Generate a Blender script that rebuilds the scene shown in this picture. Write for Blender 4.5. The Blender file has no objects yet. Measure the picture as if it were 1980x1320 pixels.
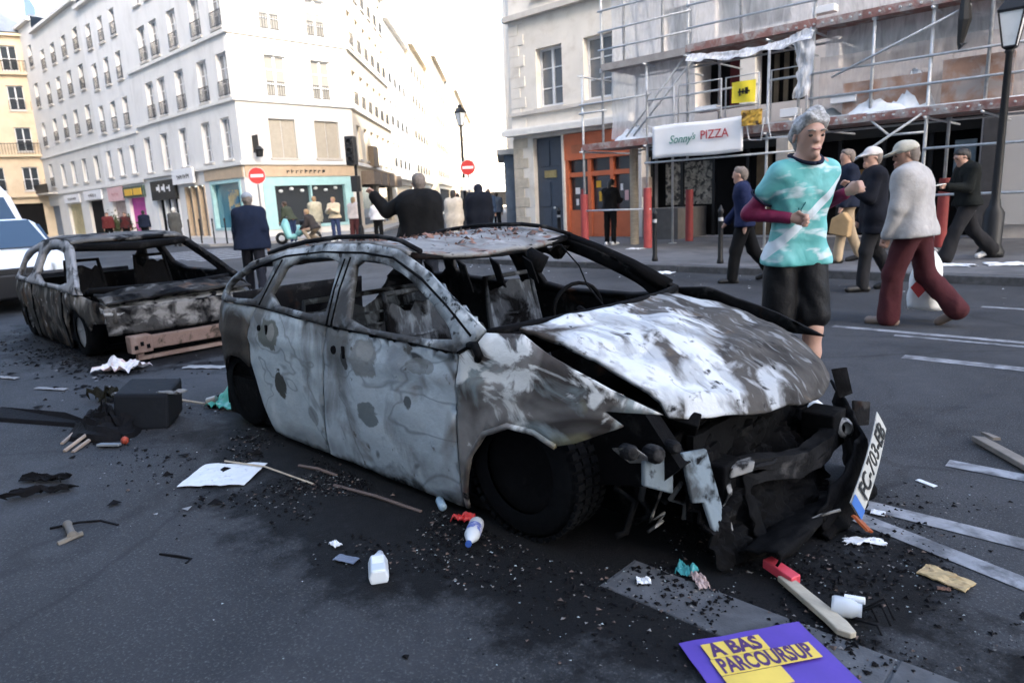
import bpy, bmesh, math, random
import numpy as np
from mathutils import Vector, Matrix, noise
from mathutils.geometry import delaunay_2d_cdt
random.seed(7); rng = np.random.default_rng(3)
sc = bpy.context.scene
R = math.radians

# ------------------------------------------------------------------ camera
# world: X runs along the street (to the right), Y across it, away from the camera
CAMH = 1.4
yaw, pitch, roll = R(46.3), R(11.77), R(2.75)
az = math.pi - yaw
FW = Vector((math.cos(az)*math.cos(pitch), math.sin(az)*math.cos(pitch), -math.sin(pitch)))
RT0 = Vector((math.sin(az), -math.cos(az), 0)); UP0 = RT0.cross(FW)
RT = RT0*math.cos(roll) - UP0*math.sin(roll); UP = RT0*math.sin(roll) + UP0*math.cos(roll)
cd = bpy.data.cameras.new('camera'); cam = bpy.data.objects.new('camera', cd); sc.collection.objects.link(cam)
m3 = Matrix((RT, UP, -FW)).transposed()
cam.matrix_world = Matrix.Translation((0, 0, CAMH)) @ m3.to_4x4()
cd.sensor_width = 36; cd.lens = 24; cd.clip_start = .05; cd.clip_end = 1500
cd.dof.use_dof = True; cd.dof.focus_distance = 3.4; cd.dof.aperture_fstop = 3.2
sc.camera = cam

# ------------------------------------------------------------------ light
SUN_EL, SUN = R(24), Vector((.88, -.47, 0)).normalized()
w = bpy.data.worlds.new('World'); sc.world = w; w.use_nodes = True
nt = w.node_tree; nt.nodes.clear()
sky = nt.nodes.new('ShaderNodeTexSky'); sky.sky_type = 'NISHITA'; sky.sun_disc = False
sky.sun_elevation = SUN_EL; sky.sun_rotation = math.atan2(SUN.x, SUN.y)
sky.air_density = .8; sky.dust_density = 3.0; sky.ozone_density = .6
bgn = nt.nodes.new('ShaderNodeBackground'); bgn.inputs[1].default_value = .15
out = nt.nodes.new('ShaderNodeOutputWorld')
nt.links.new(sky.outputs[0], bgn.inputs[0]); nt.links.new(bgn.outputs[0], out.inputs[0])
sd = bpy.data.lights.new('sun', 'SUN'); sd.energy = 2.0; sd.angle = R(.5); sd.color = (1, .93, .82)
so = bpy.data.objects.new('sun', sd); sc.collection.objects.link(so)
S3 = Vector((SUN.x*math.cos(SUN_EL), SUN.y*math.cos(SUN_EL), math.sin(SUN_EL)))
so.rotation_euler = (-S3).to_track_quat('-Z', 'Y').to_euler()
sc.view_settings.view_transform = 'Standard'; sc.view_settings.look = 'None'
sc.view_settings.gamma = 1; sc.view_settings.exposure = 3.1
sc.view_settings.use_curve_mapping = False

# ------------------------------------------------------------------ materials
MATS = {}
def _new(name):
    m = bpy.data.materials.new(name); m.use_nodes = True
    n = m.node_tree.nodes; l = m.node_tree.links
    b = n['Principled BSDF']
    return m, n, l, b
def _noise(n, l, co, scale, detail=4, rough=.6, dist=0.):
    t = n.new('ShaderNodeTexNoise'); t.inputs['Scale'].default_value = scale
    t.inputs['Detail'].default_value = detail; t.inputs['Roughness'].default_value = rough
    t.inputs['Distortion'].default_value = dist
    l.new(co, t.inputs['Vector']); return t.outputs['Fac']
def _ramp(n, l, fac, a, b, ca=(0, 0, 0, 1), cb=(1, 1, 1, 1)):
    r = n.new('ShaderNodeValToRGB'); r.color_ramp.elements[0].position = a; r.color_ramp.elements[1].position = b
    r.color_ramp.elements[0].color = ca; r.color_ramp.elements[1].color = cb
    l.new(fac, r.inputs[0]); return r.outputs[0]
def _mix(n, l, fac, a, b):
    m = n.new('ShaderNodeMixRGB')
    for s, v in ((m.inputs[0], fac), (m.inputs[1], a), (m.inputs[2], b)):
        if hasattr(v, 'is_output'): l.new(v, s)
        elif isinstance(v, (int, float)): s.default_value = v
        else: s.default_value = (*v, 1)
    return m.outputs[0]
def _math(n, l, op, a, b=0., c=None, clamp=False):
    m = n.new('ShaderNodeMath'); m.operation = op; m.use_clamp = clamp
    for s, v in zip(m.inputs, (a, b, c)):
        if v is None: continue
        if hasattr(v, 'is_output'): l.new(v, s)
        else: s.default_value = v
    return m.outputs[0]
def _coord(n, l, stretch=None):
    t = n.new('ShaderNodeTexCoord'); o = t.outputs['Object']
    if stretch:
        mp = n.new('ShaderNodeMapping'); mp.inputs['Scale'].default_value = stretch
        l.new(o, mp.inputs[0]); o = mp.outputs[0]
    return o
def _bump(n, l, b, h, strength, dist=.01):
    k = n.new('ShaderNodeBump'); k.inputs['Strength'].default_value = strength; k.inputs['Distance'].default_value = dist
    l.new(h, k.inputs['Height']); l.new(k.outputs[0], b.inputs['Normal'])
def M(name, col, rough=.8, var=.2, scale=6., bump=0., bscale=80., metal=0., second=None, sthr=(.5, .65), sscale=3., stretch=None, spec=.5):
    if name in MATS: return MATS[name]
    m, n, l, b = _new(name); co = _coord(n, l, stretch)
    f = _noise(n, l, co, scale, 6)
    c = _mix(n, l, _ramp(n, l, f, .3, .7), tuple(x*(1-var) for x in col), tuple(min(1, x*(1+var)) for x in col))
    if second:
        f2 = _noise(n, l, co, sscale, 8, .65, .4)
        c = _mix(n, l, _ramp(n, l, f2, *sthr), c, second)
    l.new(c, b.inputs['Base Color'])
    rr = _math(n, l, 'MULTIPLY_ADD', f, .2, rough-.1, True); l.new(rr, b.inputs['Roughness'])
    b.inputs['Metallic'].default_value = metal; b.inputs['Specular IOR Level'].default_value = spec
    if bump: _bump(n, l, b, _noise(n, l, co, bscale, 5), bump)
    MATS[name] = m; return m
def glass_dark(name, col=(.03, .035, .04), rough=.06):
    m, n, l, b = _new(name); b.inputs['Base Color'].default_value = (*col, 1)
    b.inputs['Roughness'].default_value = rough; b.inputs['Specular IOR Level'].default_value = .7
    co = _coord(n, l); _bump(n, l, b, _noise(n, l, co, 1.2, 2), .06, .05)
    MATS[name] = m; return m
def clear_glass(name, col=(.9, .95, .95), rough=.05, alpha=.35):
    m, n, l, b = _new(name); b.inputs['Base Color'].default_value = (*col, 1)
    b.inputs['Roughness'].default_value = rough; b.inputs['Alpha'].default_value = alpha
    MATS[name] = m; return m
def film(name, col=(.8, .82, .85), lo=.25, hi=.75, scale=5.):
    m, n, l, b = _new(name); co = _coord(n, l, (2.4, 1, .55))
    b.inputs['Base Color'].default_value = (*col, 1); b.inputs['Roughness'].default_value = .3
    f = _noise(n, l, co, scale, 5, .6, .8)
    r = _ramp(n, l, f, .3, .7, (lo, lo, lo, 1), (hi, hi, hi, 1)); l.new(r, b.inputs['Alpha'])
    MATS[name] = m; return m
def emit(name, col, s):
    m, n, l, b = _new(name); b.inputs['Base Color'].default_value = (*col, 1)
    b.inputs['Emission Color'].default_value = (*col, 1); b.inputs['Emission Strength'].default_value = s
    MATS[name] = m; return m
def burnt(name, base, layers, rough=.75, bump=.35, bscale=25., metal=.1, spots=()):
    """burnt steel: base colour and layers (colour, scale, lo, hi, distortion, (axis, a, b) position bias or None, stretch)"""
    m, n, l, b = _new(name)
    tc = n.new('ShaderNodeTexCoord'); co = tc.outputs['Object']
    sep = n.new('ShaderNodeSeparateXYZ'); l.new(co, sep.inputs[0])
    f0 = _noise(n, l, co, 9, 8, .7)
    c = _mix(n, l, f0, tuple(x*.72 for x in base), tuple(min(1, x*1.25) for x in base))
    for k, (col, scale, lo, hi, dist, bias, st) in enumerate(layers):
        v = co
        if st or k:
            mp = n.new('ShaderNodeMapping'); mp.inputs['Scale'].default_value = st or (1, 1, 1)
            mp.inputs['Location'].default_value = (k*7.3+.37, k*3.1, k*5.7)
            l.new(co, mp.inputs[0]); v = mp.outputs[0]
        f = _noise(n, l, v, scale, 3.2 if scale < 2.4 else 6, .55, dist)
        if bias:
            for ax, a, bb, amt in (bias if isinstance(bias[0], tuple) else (bias,)):
                mr = n.new('ShaderNodeMapRange'); mr.inputs[1].default_value = a; mr.inputs[2].default_value = bb
                mr.inputs[3].default_value = 0; mr.inputs[4].default_value = amt
                l.new(sep.outputs[ax], mr.inputs[0]); f = _math(n, l, 'ADD', f, mr.outputs[0])
        if lo == 'c':      # a thin tide line where the noise crosses its middle
            f = _math(n, l, 'ABSOLUTE', _math(n, l, 'SUBTRACT', f, .5)); fc = _math(n, l, 'MULTIPLY', _ramp(n, l, f, hi*.2, hi*2.2, (1, 1, 1, 1), (0, 0, 0, 1)), .5)
        else: fc = _ramp(n, l, f, lo, hi)
        c = _mix(n, l, fc, c, col)
    if spots:      # single scorch patches: (x, z, rx, rz, colour, strength)
        wob = _math(n, l, 'SUBTRACT', _noise(n, l, co, 7, 5, .6, .5), .5)
        for x_, z_, rx, rz, col, stg in spots:
            dx = _math(n, l, 'DIVIDE', _math(n, l, 'SUBTRACT', sep.outputs[0], x_), rx); dz = _math(n, l, 'DIVIDE', _math(n, l, 'SUBTRACT', sep.outputs[2], z_), rz)
            d = _math(n, l, 'MULTIPLY_ADD', wob, 3.6, _math(n, l, 'ADD', _math(n, l, 'MULTIPLY', dx, dx), _math(n, l, 'MULTIPLY', dz, dz)))
            c = _mix(n, l, _math(n, l, 'MULTIPLY', _ramp(n, l, d, .75, 1.55, (1, 1, 1, 1), (0, 0, 0, 1)), stg), c, col)
    l.new(c, b.inputs['Base Color']); b.inputs['Metallic'].default_value = metal; b.inputs['Specular IOR Level'].default_value = .06
    fr = _noise(n, l, co, 14, 5); l.new(_math(n, l, 'MULTIPLY_ADD', fr, .35, rough-.17, True), b.inputs['Roughness'])
    h = _math(n, l, 'ADD', _noise(n, l, co, bscale, 6, .65), _math(n, l, 'MULTIPLY', _noise(n, l, co, 4, 3), .8))
    _bump(n, l, b, h, bump, .012)
    MATS[name] = m; return m

# ------------------------------------------------------------------ mesh helpers
ORG = {}
class MB:
    def __init__(s): s.v = []; s.f = []
    def quad(s, *p):
        i = len(s.v); s.v += [tuple(q) for q in p]; s.f.append(tuple(range(i, i+len(p)))); return s
    def obox(s, c, ax, ay, az_):
        c, ax, ay, az_ = Vector(c), Vector(ax), Vector(ay), Vector(az_); i = len(s.v)
        for a in (-1, 1):
            for b in (-1, 1):
                for d in (-1, 1): s.v.append(tuple(c+ax*a+ay*b+az_*d))
        for q in ((0,1,3,2),(4,6,7,5),(0,4,5,1),(2,3,7,6),(0,2,6,4),(1,5,7,3)): s.f.append(tuple(i+k for k in q))
        return s
    def box(s, x0, x1, y0, y1, z0, z1):
        return s.obox(((x0+x1)/2,(y0+y1)/2,(z0+z1)/2), ((x1-x0)/2,0,0), (0,(y1-y0)/2,0), (0,0,(z1-z0)/2))
    def tube(s, pts, r, n=8, cap=True):
        pts = [Vector(p) for p in pts]; rs = r if isinstance(r, (list, tuple)) else [r]*len(pts)
        base = len(s.v); ref = None
        for k, p in enumerate(pts):
            t = (pts[min(k+1, len(pts)-1)]-pts[max(k-1, 0)]).normalized()
            if ref is None:
                ref = t.orthogonal().normalized()
            a = (ref - t*ref.dot(t)).normalized(); b = t.cross(a); ref = a
            for q in range(n):
                an = 2*math.pi*q/n; s.v.append(tuple(p+(a*math.cos(an)+b*math.sin(an))*rs[k]))
        for k in range(len(pts)-1):
            for q in range(n):
                s.f.append((base+k*n+q, base+k*n+(q+1)%n, base+(k+1)*n+(q+1)%n, base+(k+1)*n+q))
        if cap:
            s.f.append(tuple(base+q for q in reversed(range(n)))); e = base+(len(pts)-1)*n
            s.f.append(tuple(e+q for q in range(n)))
        return s
    def lathe(s, prof, c, axis=(0, 0, 1), n=24):
        """prof: list of (radius, height along axis)"""
        ax = Vector(axis).normalized(); a = ax.orthogonal().normalized(); b = ax.cross(a); c = Vector(c); base = len(s.v)
        for r, h in prof:
            for q in range(n):
                an = 2*math.pi*q/n; s.v.append(tuple(c+ax*h+(a*math.cos(an)+b*math.sin(an))*r))
        for k in range(len(prof)-1):
            for q in range(n):
                s.f.append((base+k*n+q, base+k*n+(q+1)%n, base+(k+1)*n+(q+1)%n, base+(k+1)*n+q))
        return s
    def prism(s, pts, off):
        pts = [Vector(p) for p in pts]; off = Vector(off); i = len(s.v); n = len(pts)
        s.v += [tuple(p) for p in pts]+[tuple(p+off) for p in pts]
        s.f.append(tuple(range(i, i+n))); s.f.append(tuple(i+n+k for k in reversed(range(n))))
        for k in range(n): s.f.append((i+k, i+(k+1) % n, i+n+(k+1) % n, i+n+k))
        return s
    def grid(s, fn, nu, nv):
        i = len(s.v)
        for a in range(nu+1):
            for b in range(nv+1): s.v.append(tuple(fn(a/nu, b/nv)))
        for a in range(nu):
            for b in range(nv):
                k = i+a*(nv+1)+b; s.f.append((k, k+nv+1, k+nv+2, k+1))
        return s
    def build(s, name, mat, parent=None, smooth=False, thick=0., bevel=0., local=False, fix=True, sub=0):
        me = bpy.data.meshes.new(name); o0 = Vector((0, 0, 0))
        if parent is not None and not local: o0 = ORG[parent.name]
        me.from_pydata([tuple(Vector(p)-o0) for p in s.v], [], s.f); me.update()
        if fix:
            bm = bmesh.new(); bm.from_mesh(me); bmesh.ops.recalc_face_normals(bm, faces=bm.faces); bm.to_mesh(me); bm.free()
        if mat: me.materials.append(mat)
        if smooth: me.shade_smooth()
        ob = bpy.data.objects.new(name, me); sc.collection.objects.link(ob)
        if parent is not None: ob.parent = parent; ORG[ob.name] = o0
        else: ORG[ob.name] = o0
        if thick:
            md = ob.modifiers.new('thick', 'SOLIDIFY'); md.thickness = thick; md.offset = 0
        if bevel:
            md = ob.modifiers.new('bev', 'BEVEL'); md.width = bevel; md.segments = 2; md.limit_method = 'ANGLE'; md.angle_limit = R(40)
        if sub:
            md = ob.modifiers.new('sub', 'SUBSURF'); md.levels = sub; md.render_levels = sub
        return ob
def tag(o, label, cat, group=None):
    o['label'] = label; o['category'] = cat
    if group: o['group'] = group
    return o
def struct(o, kind='structure'): o['kind'] = kind; return o
def thing(name, label, cat, loc=(0, 0, 0), group=None, rz=0):
    o = bpy.data.objects.new(name, None); sc.collection.objects.link(o); o.location = loc; o.rotation_euler = (0, 0, rz)
    o.empty_display_size = .2; ORG[o.name] = Vector(loc); return tag(o, label, cat, group)
def solo(mb, name, label, cat, mat, loc, group=None, **k):
    """a thing that is a single mesh: geometry given in world space, origin moved to loc"""
    mb.v = [tuple(Vector(p)-Vector(loc)) for p in mb.v]
    o = mb.build(name, mat, None, **k); o.location = loc; ORG[o.name] = Vector(loc); return tag(o, label, cat, group)
def text_mesh(txt, size=1., extrude=.002, offset=0., spacing=1., shear=0.):
    cu = bpy.data.curves.new('txt', 'FONT'); cu.body = txt; cu.size = size; cu.extrude = extrude; cu.offset = offset
    cu.align_x = 'CENTER'; cu.align_y = 'CENTER'; cu.space_character = spacing; cu.shear = shear; cu.resolution_u = 3
    o = bpy.data.objects.new('txt', cu); sc.collection.objects.link(o)
    dg = bpy.context.evaluated_depsgraph_get(); dg.update()
    me = bpy.data.meshes.new_from_object(o.evaluated_get(dg)); bpy.data.objects.remove(o); bpy.data.curves.remove(cu)
    return me
def lettering(txt, mat, parent, c, ux, uy, size, name='lettering', sx=1., **k):
    """text centred at world point c, ux/uy unit directions of its baseline and height"""
    me = text_mesh(txt, size, **k); ux, uy = Vector(ux).normalized(), Vector(uy).normalized(); uz = ux.cross(uy)
    o0 = ORG[parent.name]; c = Vector(c)-o0
    for v in me.vertices: v.co = c+ux*v.co.x*sx+uy*v.co.y+uz*v.co.z
    me.name = name; me.materials.clear(); me.materials.append(mat)
    ob = bpy.data.objects.new(name, me); sc.collection.objects.link(ob); ob.parent = parent; ORG[ob.name] = o0
    return ob
def nz(x, y=0., z=0.): return noise.noise(Vector((x, y, z)))
# ------------------------------------------------------------------ shared materials
asph = None
def make_asphalt(name='asphalt', k=1.):
    m, n, l, b = _new(name); co = _coord(n, l)
    fine = _noise(n, l, co, 95, 5, .75); mid = _noise(n, l, co, 9, 8, .65); big = _noise(n, l, co, .55, 6, .6, .3)
    c = _mix(n, l, _ramp(n, l, big, .38, .64), tuple(x*k for x in (.030, .033, .038)), tuple(x*k for x in (.088, .092, .100)))
    dmp = _noise(n, l, co, 1.3, 7, .62, .8); c = _mix(n, l, _math(n, l, 'MULTIPLY', _ramp(n, l, dmp, .52, .62), .55), c, tuple(x*k for x in (.024, .026, .030)))
    c = _mix(n, l, _ramp(n, l, mid, .42, .8), c, tuple(x*k for x in (.080, .084, .092)))
    c = _mix(n, l, _ramp(n, l, fine, .54, .66), c, tuple(x*k for x in (.19, .193, .20)))
    # soot and burnt residue round the two wrecks
    sep = n.new('ShaderNodeSeparateXYZ'); l.new(co, sep.inputs[0])
    def blob(cx, cy, rx, ry):
        dx = _math(n, l, 'DIVIDE', _math(n, l, 'SUBTRACT', sep.outputs[0], cx), rx)
        dy = _math(n, l, 'DIVIDE', _math(n, l, 'SUBTRACT', sep.outputs[1], cy), ry)
        return _math(n, l, 'ADD', _math(n, l, 'MULTIPLY', dx, dx), _math(n, l, 'MULTIPLY', dy, dy))
    d = _math(n, l, 'MINIMUM', blob(-2.6, 2.25, 2.5, 1.15), blob(-9., 2.9, 2.8, 1.6))
    d = _math(n, l, 'MINIMUM', d, blob(-1.05, 2.3, .75, .55))
    d = _math(n, l, 'ADD', d, _math(n, l, 'MULTIPLY', _math(n, l, 'SUBTRACT', _noise(n, l, co, 2.6, 8, .7), .5), 2.6))
    soot = _ramp(n, l, d, .65, 1.45, (1, 1, 1, 1), (0, 0, 0, 1))
    c = _mix(n, l, _math(n, l, 'MULTIPLY', soot, .93), c, (.0035, .0035, .004))
    # cracks and tar seams
    vo = n.new('ShaderNodeTexVoronoi'); vo.feature = 'DISTANCE_TO_EDGE'; vo.inputs['Scale'].default_value = .42
    wv = n.new('ShaderNodeMixRGB'); wv.blend_type = 'ADD'; wv.inputs[0].default_value = .25
    nn = n.new('ShaderNodeTexNoise'); nn.inputs['Scale'].default_value = 3; l.new(co, nn.inputs['Vector'])
    l.new(co, wv.inputs[1]); l.new(nn.outputs['Color'], wv.inputs[2]); l.new(wv.outputs[0], vo.inputs['Vector'])
    cr = _ramp(n, l, vo.outputs['Distance'], .004, .012, (1, 1, 1, 1), (0, 0, 0, 1))
    c = _mix(n, l, _math(n, l, 'MULTIPLY', cr, .3), c, (.008, .008, .009))
    l.new(c, b.inputs['Base Color'])
    l.new(_math(n, l, 'MULTIPLY_ADD', mid, .35, .55, True), b.inputs['Roughness']); b.inputs['Specular IOR Level'].default_value = .16
    _bump(n, l, b, _math(n, l, 'ADD', fine, _math(n, l, 'MULTIPLY', mid, .6)), .8, .008)
    return m
asph = make_asphalt(k=.66)
asph2 = make_asphalt('dark_asphalt', .50)
pave = M('pavement_asphalt', (.105, .108, .115), .85, .25, 3, .4, 160, second=(.05, .052, .056), sthr=(.5, .7), sscale=1.1)
granite = M('granite', (.078, .081, .087), .75, .3, 14, .3, 120, second=(.045, .046, .05), sthr=(.48, .68), sscale=2.2, spec=.25)
paint = M('road_paint', (.24, .25, .27), .7, .3, 9, .2, 90, second=(.07, .073, .08), sthr=(.44, .64), sscale=7)
white_wall = M('white_render', (.66, .64, .60), .9, .05, .8, .08, 40, second=(.54, .51, .46), sthr=(.56, .85), sscale=.7)
grey_wall = M('pale_grey_render', (.74, .72, .69), .9, .06, .8, .08, 40, second=(.56, .54, .51), sthr=(.52, .8), sscale=.9, stretch=(1, 1, .45))
warm_wall = M('warm_render', (.60, .53, .42), .9, .06, .7, .05, 40)
beige_wall = M('beige_stone', (.60, .49, .35), .9, .12, .8, .1, 40, second=(.47, .37, .26), sthr=(.5, .8), sscale=.5)
cream = M('cream_stone', (.68, .64, .575), .88, .08, 1.2, .15, 50, second=(.53, .48, .415), sthr=(.5, .75), sscale=1.6)
stone = M('quoin_stone', (.50, .44, .35), .88, .15, 4, .2, 50, second=(.35, .31, .25), sthr=(.5, .75), sscale=3)
concrete = M('grey_render', (.56, .53, .51), .9, .12, 1.4, .15, 50, second=(.42, .40, .385), sthr=(.5, .75), sscale=1.1)
trim = M('stone_trim', (.50, .47, .43), .85, .12, 3, .1, 60)
pale_trim = M('pale_trim', (.70, .68, .64), .85, .08, 3, .1, 60)
wframe = M('white_window_paint', (.66, .67, .68), .5, .06, 5)
shutter_m = M('pale_shutter', (.40, .365, .30), .8, .08, 5)
iron = M('dark_iron', (.011, .012, .014), .5, .2, 10, spec=.3)
pane_m = glass_dark('window_glass')
pane_l = glass_dark('window_glass_curtained', (.22, .23, .24), .12)
black_in = M('dark_shop_interior', (.006, .006, .0065), .85, .3, 2, spec=.15)
zinc = M('slate_zinc_roof', (.17, .20, .24), .55, .15, 3, .1, 30)
steel = M('galvanised_scaffold_tube', (.50, .52, .54), .45, .2, 12, .05, 60, metal=.3)
redp = M('red_post_sleeve', (.30, .045, .045), .6, .2, 6)
deckm = M('dusty_red_deck', (.24, .12, .105), .8, .3, 5, .2, 40, second=(.34, .32, .31), sthr=(.45, .6), sscale=4)
wood_pale = M('pale_wood', (.40, .34, .26), .8, .2, 6, .2, 50, stretch=(1, 1, 6))
orange_p = M('orange_shop_paint', (.50, .125, .05), .55, .12, 3, .05, 40)
blue_p = M('slate_blue_door_paint', (.045, .060, .085), .5, .15, 3, .05, 40)
whitep = M('white_sign_panel', (.78, .78, .79), .5, .04, 3)
blackp = M('black_sign_panel', (.015, .015, .015), .5, .15, 4, spec=.3)
tealp = M('teal_shop_paint', (.36, .58, .58), .5, .08, 3)
tanp = M('tan_shop_fascia', (.50, .38, .26), .7, .1, 3)
pinkp = M('pink_shop_paint', (.66, .42, .42), .6, .08, 3)
magp = M('magenta_display', (.50, .05, .30), .6, .2, 4)
yelp = M('yellow_panel', (.70, .42, .04), .6, .12, 4)
lampglass = M('frosted_lantern_glass', (.70, .72, .72), .3, .05, 4)
signred = M('sign_red', (.55, .035, .03), .45, .08, 5)
signwhite = M('sign_white', (.80, .80, .80), .45, .04, 5)

# ------------------------------------------------------------------ ground
road = struct(MB().quad((-260, -120, 0), (160, -120, 0), (160, 300, 0), (-260, 300, 0)).build('road', asph))
# pavement on the camera's side (almost flush, seen at the bottom of the picture)
struct(MB().box(-14, 7, -4.4, 1.82, -.2, .008).build('near_pavement', asph2))
nk = struct(MB().box(-1.36, 7, 1.821, 2.055, -.2, .004).build('near_kerb', granite))
for k in range(9):
    x = -1.35+k*.92
    MB().box(x, x+.912, 1.826, 2.05, -.1, .009+.003*(k % 2)).build('kerb_stone', granite, nk, bevel=.006)
# the pavement across the street and its granite kerb
fp = struct(MB().prism([(-17.2, 10.92, 0), (9, 10.92, 0), (9, 17.7, 0), (-16.1, 17.7, 0), (-17.9, 17.2, 0)], (0, 0, .12)).build('far_pavement', pave))
fk = struct(MB().box(-17.2, 9, 10.76, 10.915, -.1, .10).build('far_kerb', granite))
for k in range(26):
    x = -17.2+k*1.005
    MB().box(x, x+.99, 10.74, 10.925, -.1, .118+.004*math.sin(k*5.)).build('kerb_stone', granite, fk, bevel=.012)
cp = struct(MB().prism([(-90, 12.6, 0), (-29.6, 12.6, 0), (-27.8, 14.4, 0), (-29.2, 21.2, 0), (-47, 38.2, 0), (-48, 37.2, 0), (-90, 37, 0)], (0, 0, .12)).build('corner_pavement', M('light_pavement', (.30, .29, .275), .9, .15, 2, .2, 90)))
sp = struct(MB().prism([(-17.9, 17.2, 0), (-16.1, 17.7, 0), (-60, 63.6, 0), (-61.4, 62.3, 0)], (0, 0, .115)).build('side_street_pavement', pave))
# road paint
def mark(x0, x1, y0, y1, dy=0.):
    return struct(MB().quad((x0, y0, .004), (x1, y0+dy, .004), (x1, y1+dy, .004), (x0, y1, .004)).build('road_marking', paint))
mark(-1.42, 1.6, 6.00, 6.13); mark(-2.3, 1.5, 7.02, 7.12); mark(-1.7, 1.7, 6.86, 6.93); mark(-1.35, 1.2, 8.83, 8.93)
mark(-.86, 1.8, 3.03, 3.13); mark(-.86, 1.2, 2.90, 3.00, -.62)
mark(-.66, 1.6, 3.76, 3.86); mark(-4.6, -2.9, 6.3, 6.4)
for k in range(7): mark(-27.2+k*.95, -26.7+k*.95, 8.6, 12.2)

# ------------------------------------------------------------------ facades
class Fac:
    def __init__(s, o, d, flip=False):
        s.o = Vector((o[0], o[1], 0)); s.d = Vector((d[0], d[1], 0)).normalized()
        s.n = Vector((s.d.y, -s.d.x, 0)) * (-1 if flip else 1)
    def P(s, u, z, dep=0.): return s.o+s.d*u+s.n*dep+Vector((0, 0, z))
    def bar(s, mb, u0, u1, z0, z1, d0, d1):
        c = s.P((u0+u1)/2, (z0+z1)/2, (d0+d1)/2)
        return mb.obox(c, s.d*abs(u1-u0)/2, s.n*abs(d1-d0)/2, Vector((0, 0, abs(z1-z0)/2)))
def wall(f, L, z0, z1, ops, mat, parent, depth=.24, name='wall', back=True):
    us = sorted({0., L, *[o[0] for o in ops], *[o[1] for o in ops]}); zs = sorted({z0, z1, *[o[2] for o in ops], *[o[3] for o in ops]})
    mb = MB()
    for a, b in zip(us, us[1:]):
        run = None
        for c, d in zip(zs, zs[1:]):
            mu, mz = (a+b)/2, (c+d)/2
            if any(o[0] < mu < o[1] and o[2] < mz < o[3] for o in ops): continue
            mb.quad(f.P(a, c), f.P(b, c), f.P(b, d), f.P(a, d))
    for a, b, c, d in ops:
        for p, q in (((a, c), (b, c)), ((b, c), (b, d)), ((b, d), (a, d)), ((a, d), (a, c))):
            mb.quad(f.P(*p), f.P(*q), f.P(*q, -depth), f.P(*p, -depth))
    return mb.build(name, mat, parent, fix=False)
def window(f, a, b, c, d, parent, dep=.18, rows=3, frame=None, pane=None, rail=False, sill=True, cols=2, shut=False, trimm=None):
    frame = frame or wframe; t = .07; mb = MB(); y0, y1 = -dep-.05, -dep+.02
    f.bar(mb, a, a+t, c, d, y0, y1); f.bar(mb, b-t, b, c, d, y0, y1)
    f.bar(mb, a+t, b-t, d-t, d, y0, y1); f.bar(mb, a+t, b-t, c, c+t*1.5, y0, y1)
    for k in range(1, cols):
        u = a+(b-a)*k/cols; f.bar(mb, u-.045, u+.045, c+t*1.5, d-t, y0, y1+.012)
    for k in range(1, rows):
        z = c+(d-c)*k/rows; f.bar(mb, a+t, b-t, z-.018, z+.018, y0+.01, y1-.012)
    w_ = mb.build('window', frame, parent)
    pm = MB(); f.bar(pm, a+.01, b-.01, c+.01, d-.01, -dep-.03, -dep-.022); pm.build('pane', pane or pane_m, w_)
    if sill:
        s_ = MB(); f.bar(s_, a-.08, b+.08, c-.09, c-.002, -dep+.03, .09); s_.build('sill', trimm or trim, w_)
    if rail:
        r_ = MB(); h = .75; f.bar(r_, a, b, c+h-.03, c+h, .03, .06); f.bar(r_, a, b, c+.08, c+.11, .03, .06)
        k = int((b-a)/.13)
        for q in range(k+1):
            u = a+(b-a)*q/k; f.bar(r_, u-.01, u+.01, c+.11, c+h-.03, .035, .055)
        r_.build('railing', iron, w_)
    if shut:
        for a0, b0 in ((a+.02, (a+b)/2-.02), ((a+b)/2+.02, b-.02)):
            s_ = MB(); f.bar(s_, a0, b0, c+.03, d-.03, -dep+.03, -dep+.06)
            nn = int((d-c)/.16)
            for q in range(nn):
                z = c+.08+q*.16; f.bar(s_, a0+.06, b0-.06, z, z+.1, -dep+.06, -dep+.075)
            s_.build('shutter', shutter_m, w_)
    return w_
def band(f, u0, u1, z0, z1, d, mat, parent, name='cornice'):
    mb = MB(); f.bar(mb, u0, u1, z0, z1, -.02, d); h = z1-z0; f.bar(mb, u0, u1, z1+.002, z1+h*.35, -.02, d*.6)
    return mb.build(name, mat, parent)
def panel_on(f, u0, u1, z0, z1, d0, d1, mat, parent, name):
    mb = MB(); f.bar(mb, u0, u1, z0, z1, d0, d1); return mb.build(name, mat, parent)
def glyphs(f, u0, u1, z0, z1, d, mat, parent, n=6, seed=1):
    """blurred unreadable lettering: little strokes"""
    r = random.Random(seed); mb = MB(); w_ = (u1-u0)/n
    for k in range(n):
        a = u0+k*w_; h = r.uniform(.6, 1)
        f.bar(mb, a+w_*.1, a+w_*.3, z0, z0+(z1-z0)*h, d, d+.01)
        f.bar(mb, a+w_*.3, a+w_*.75, z0+(z1-z0)*r.uniform(.2, .5), z0+(z1-z0)*r.uniform(.55, .8), d, d+.009)
    return mb.build('lettering', mat, parent)
V2 = lambda a: Vector((a[0], a[1], 0))
SIDE = (-.691, .723)                      # direction of the side street

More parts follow.
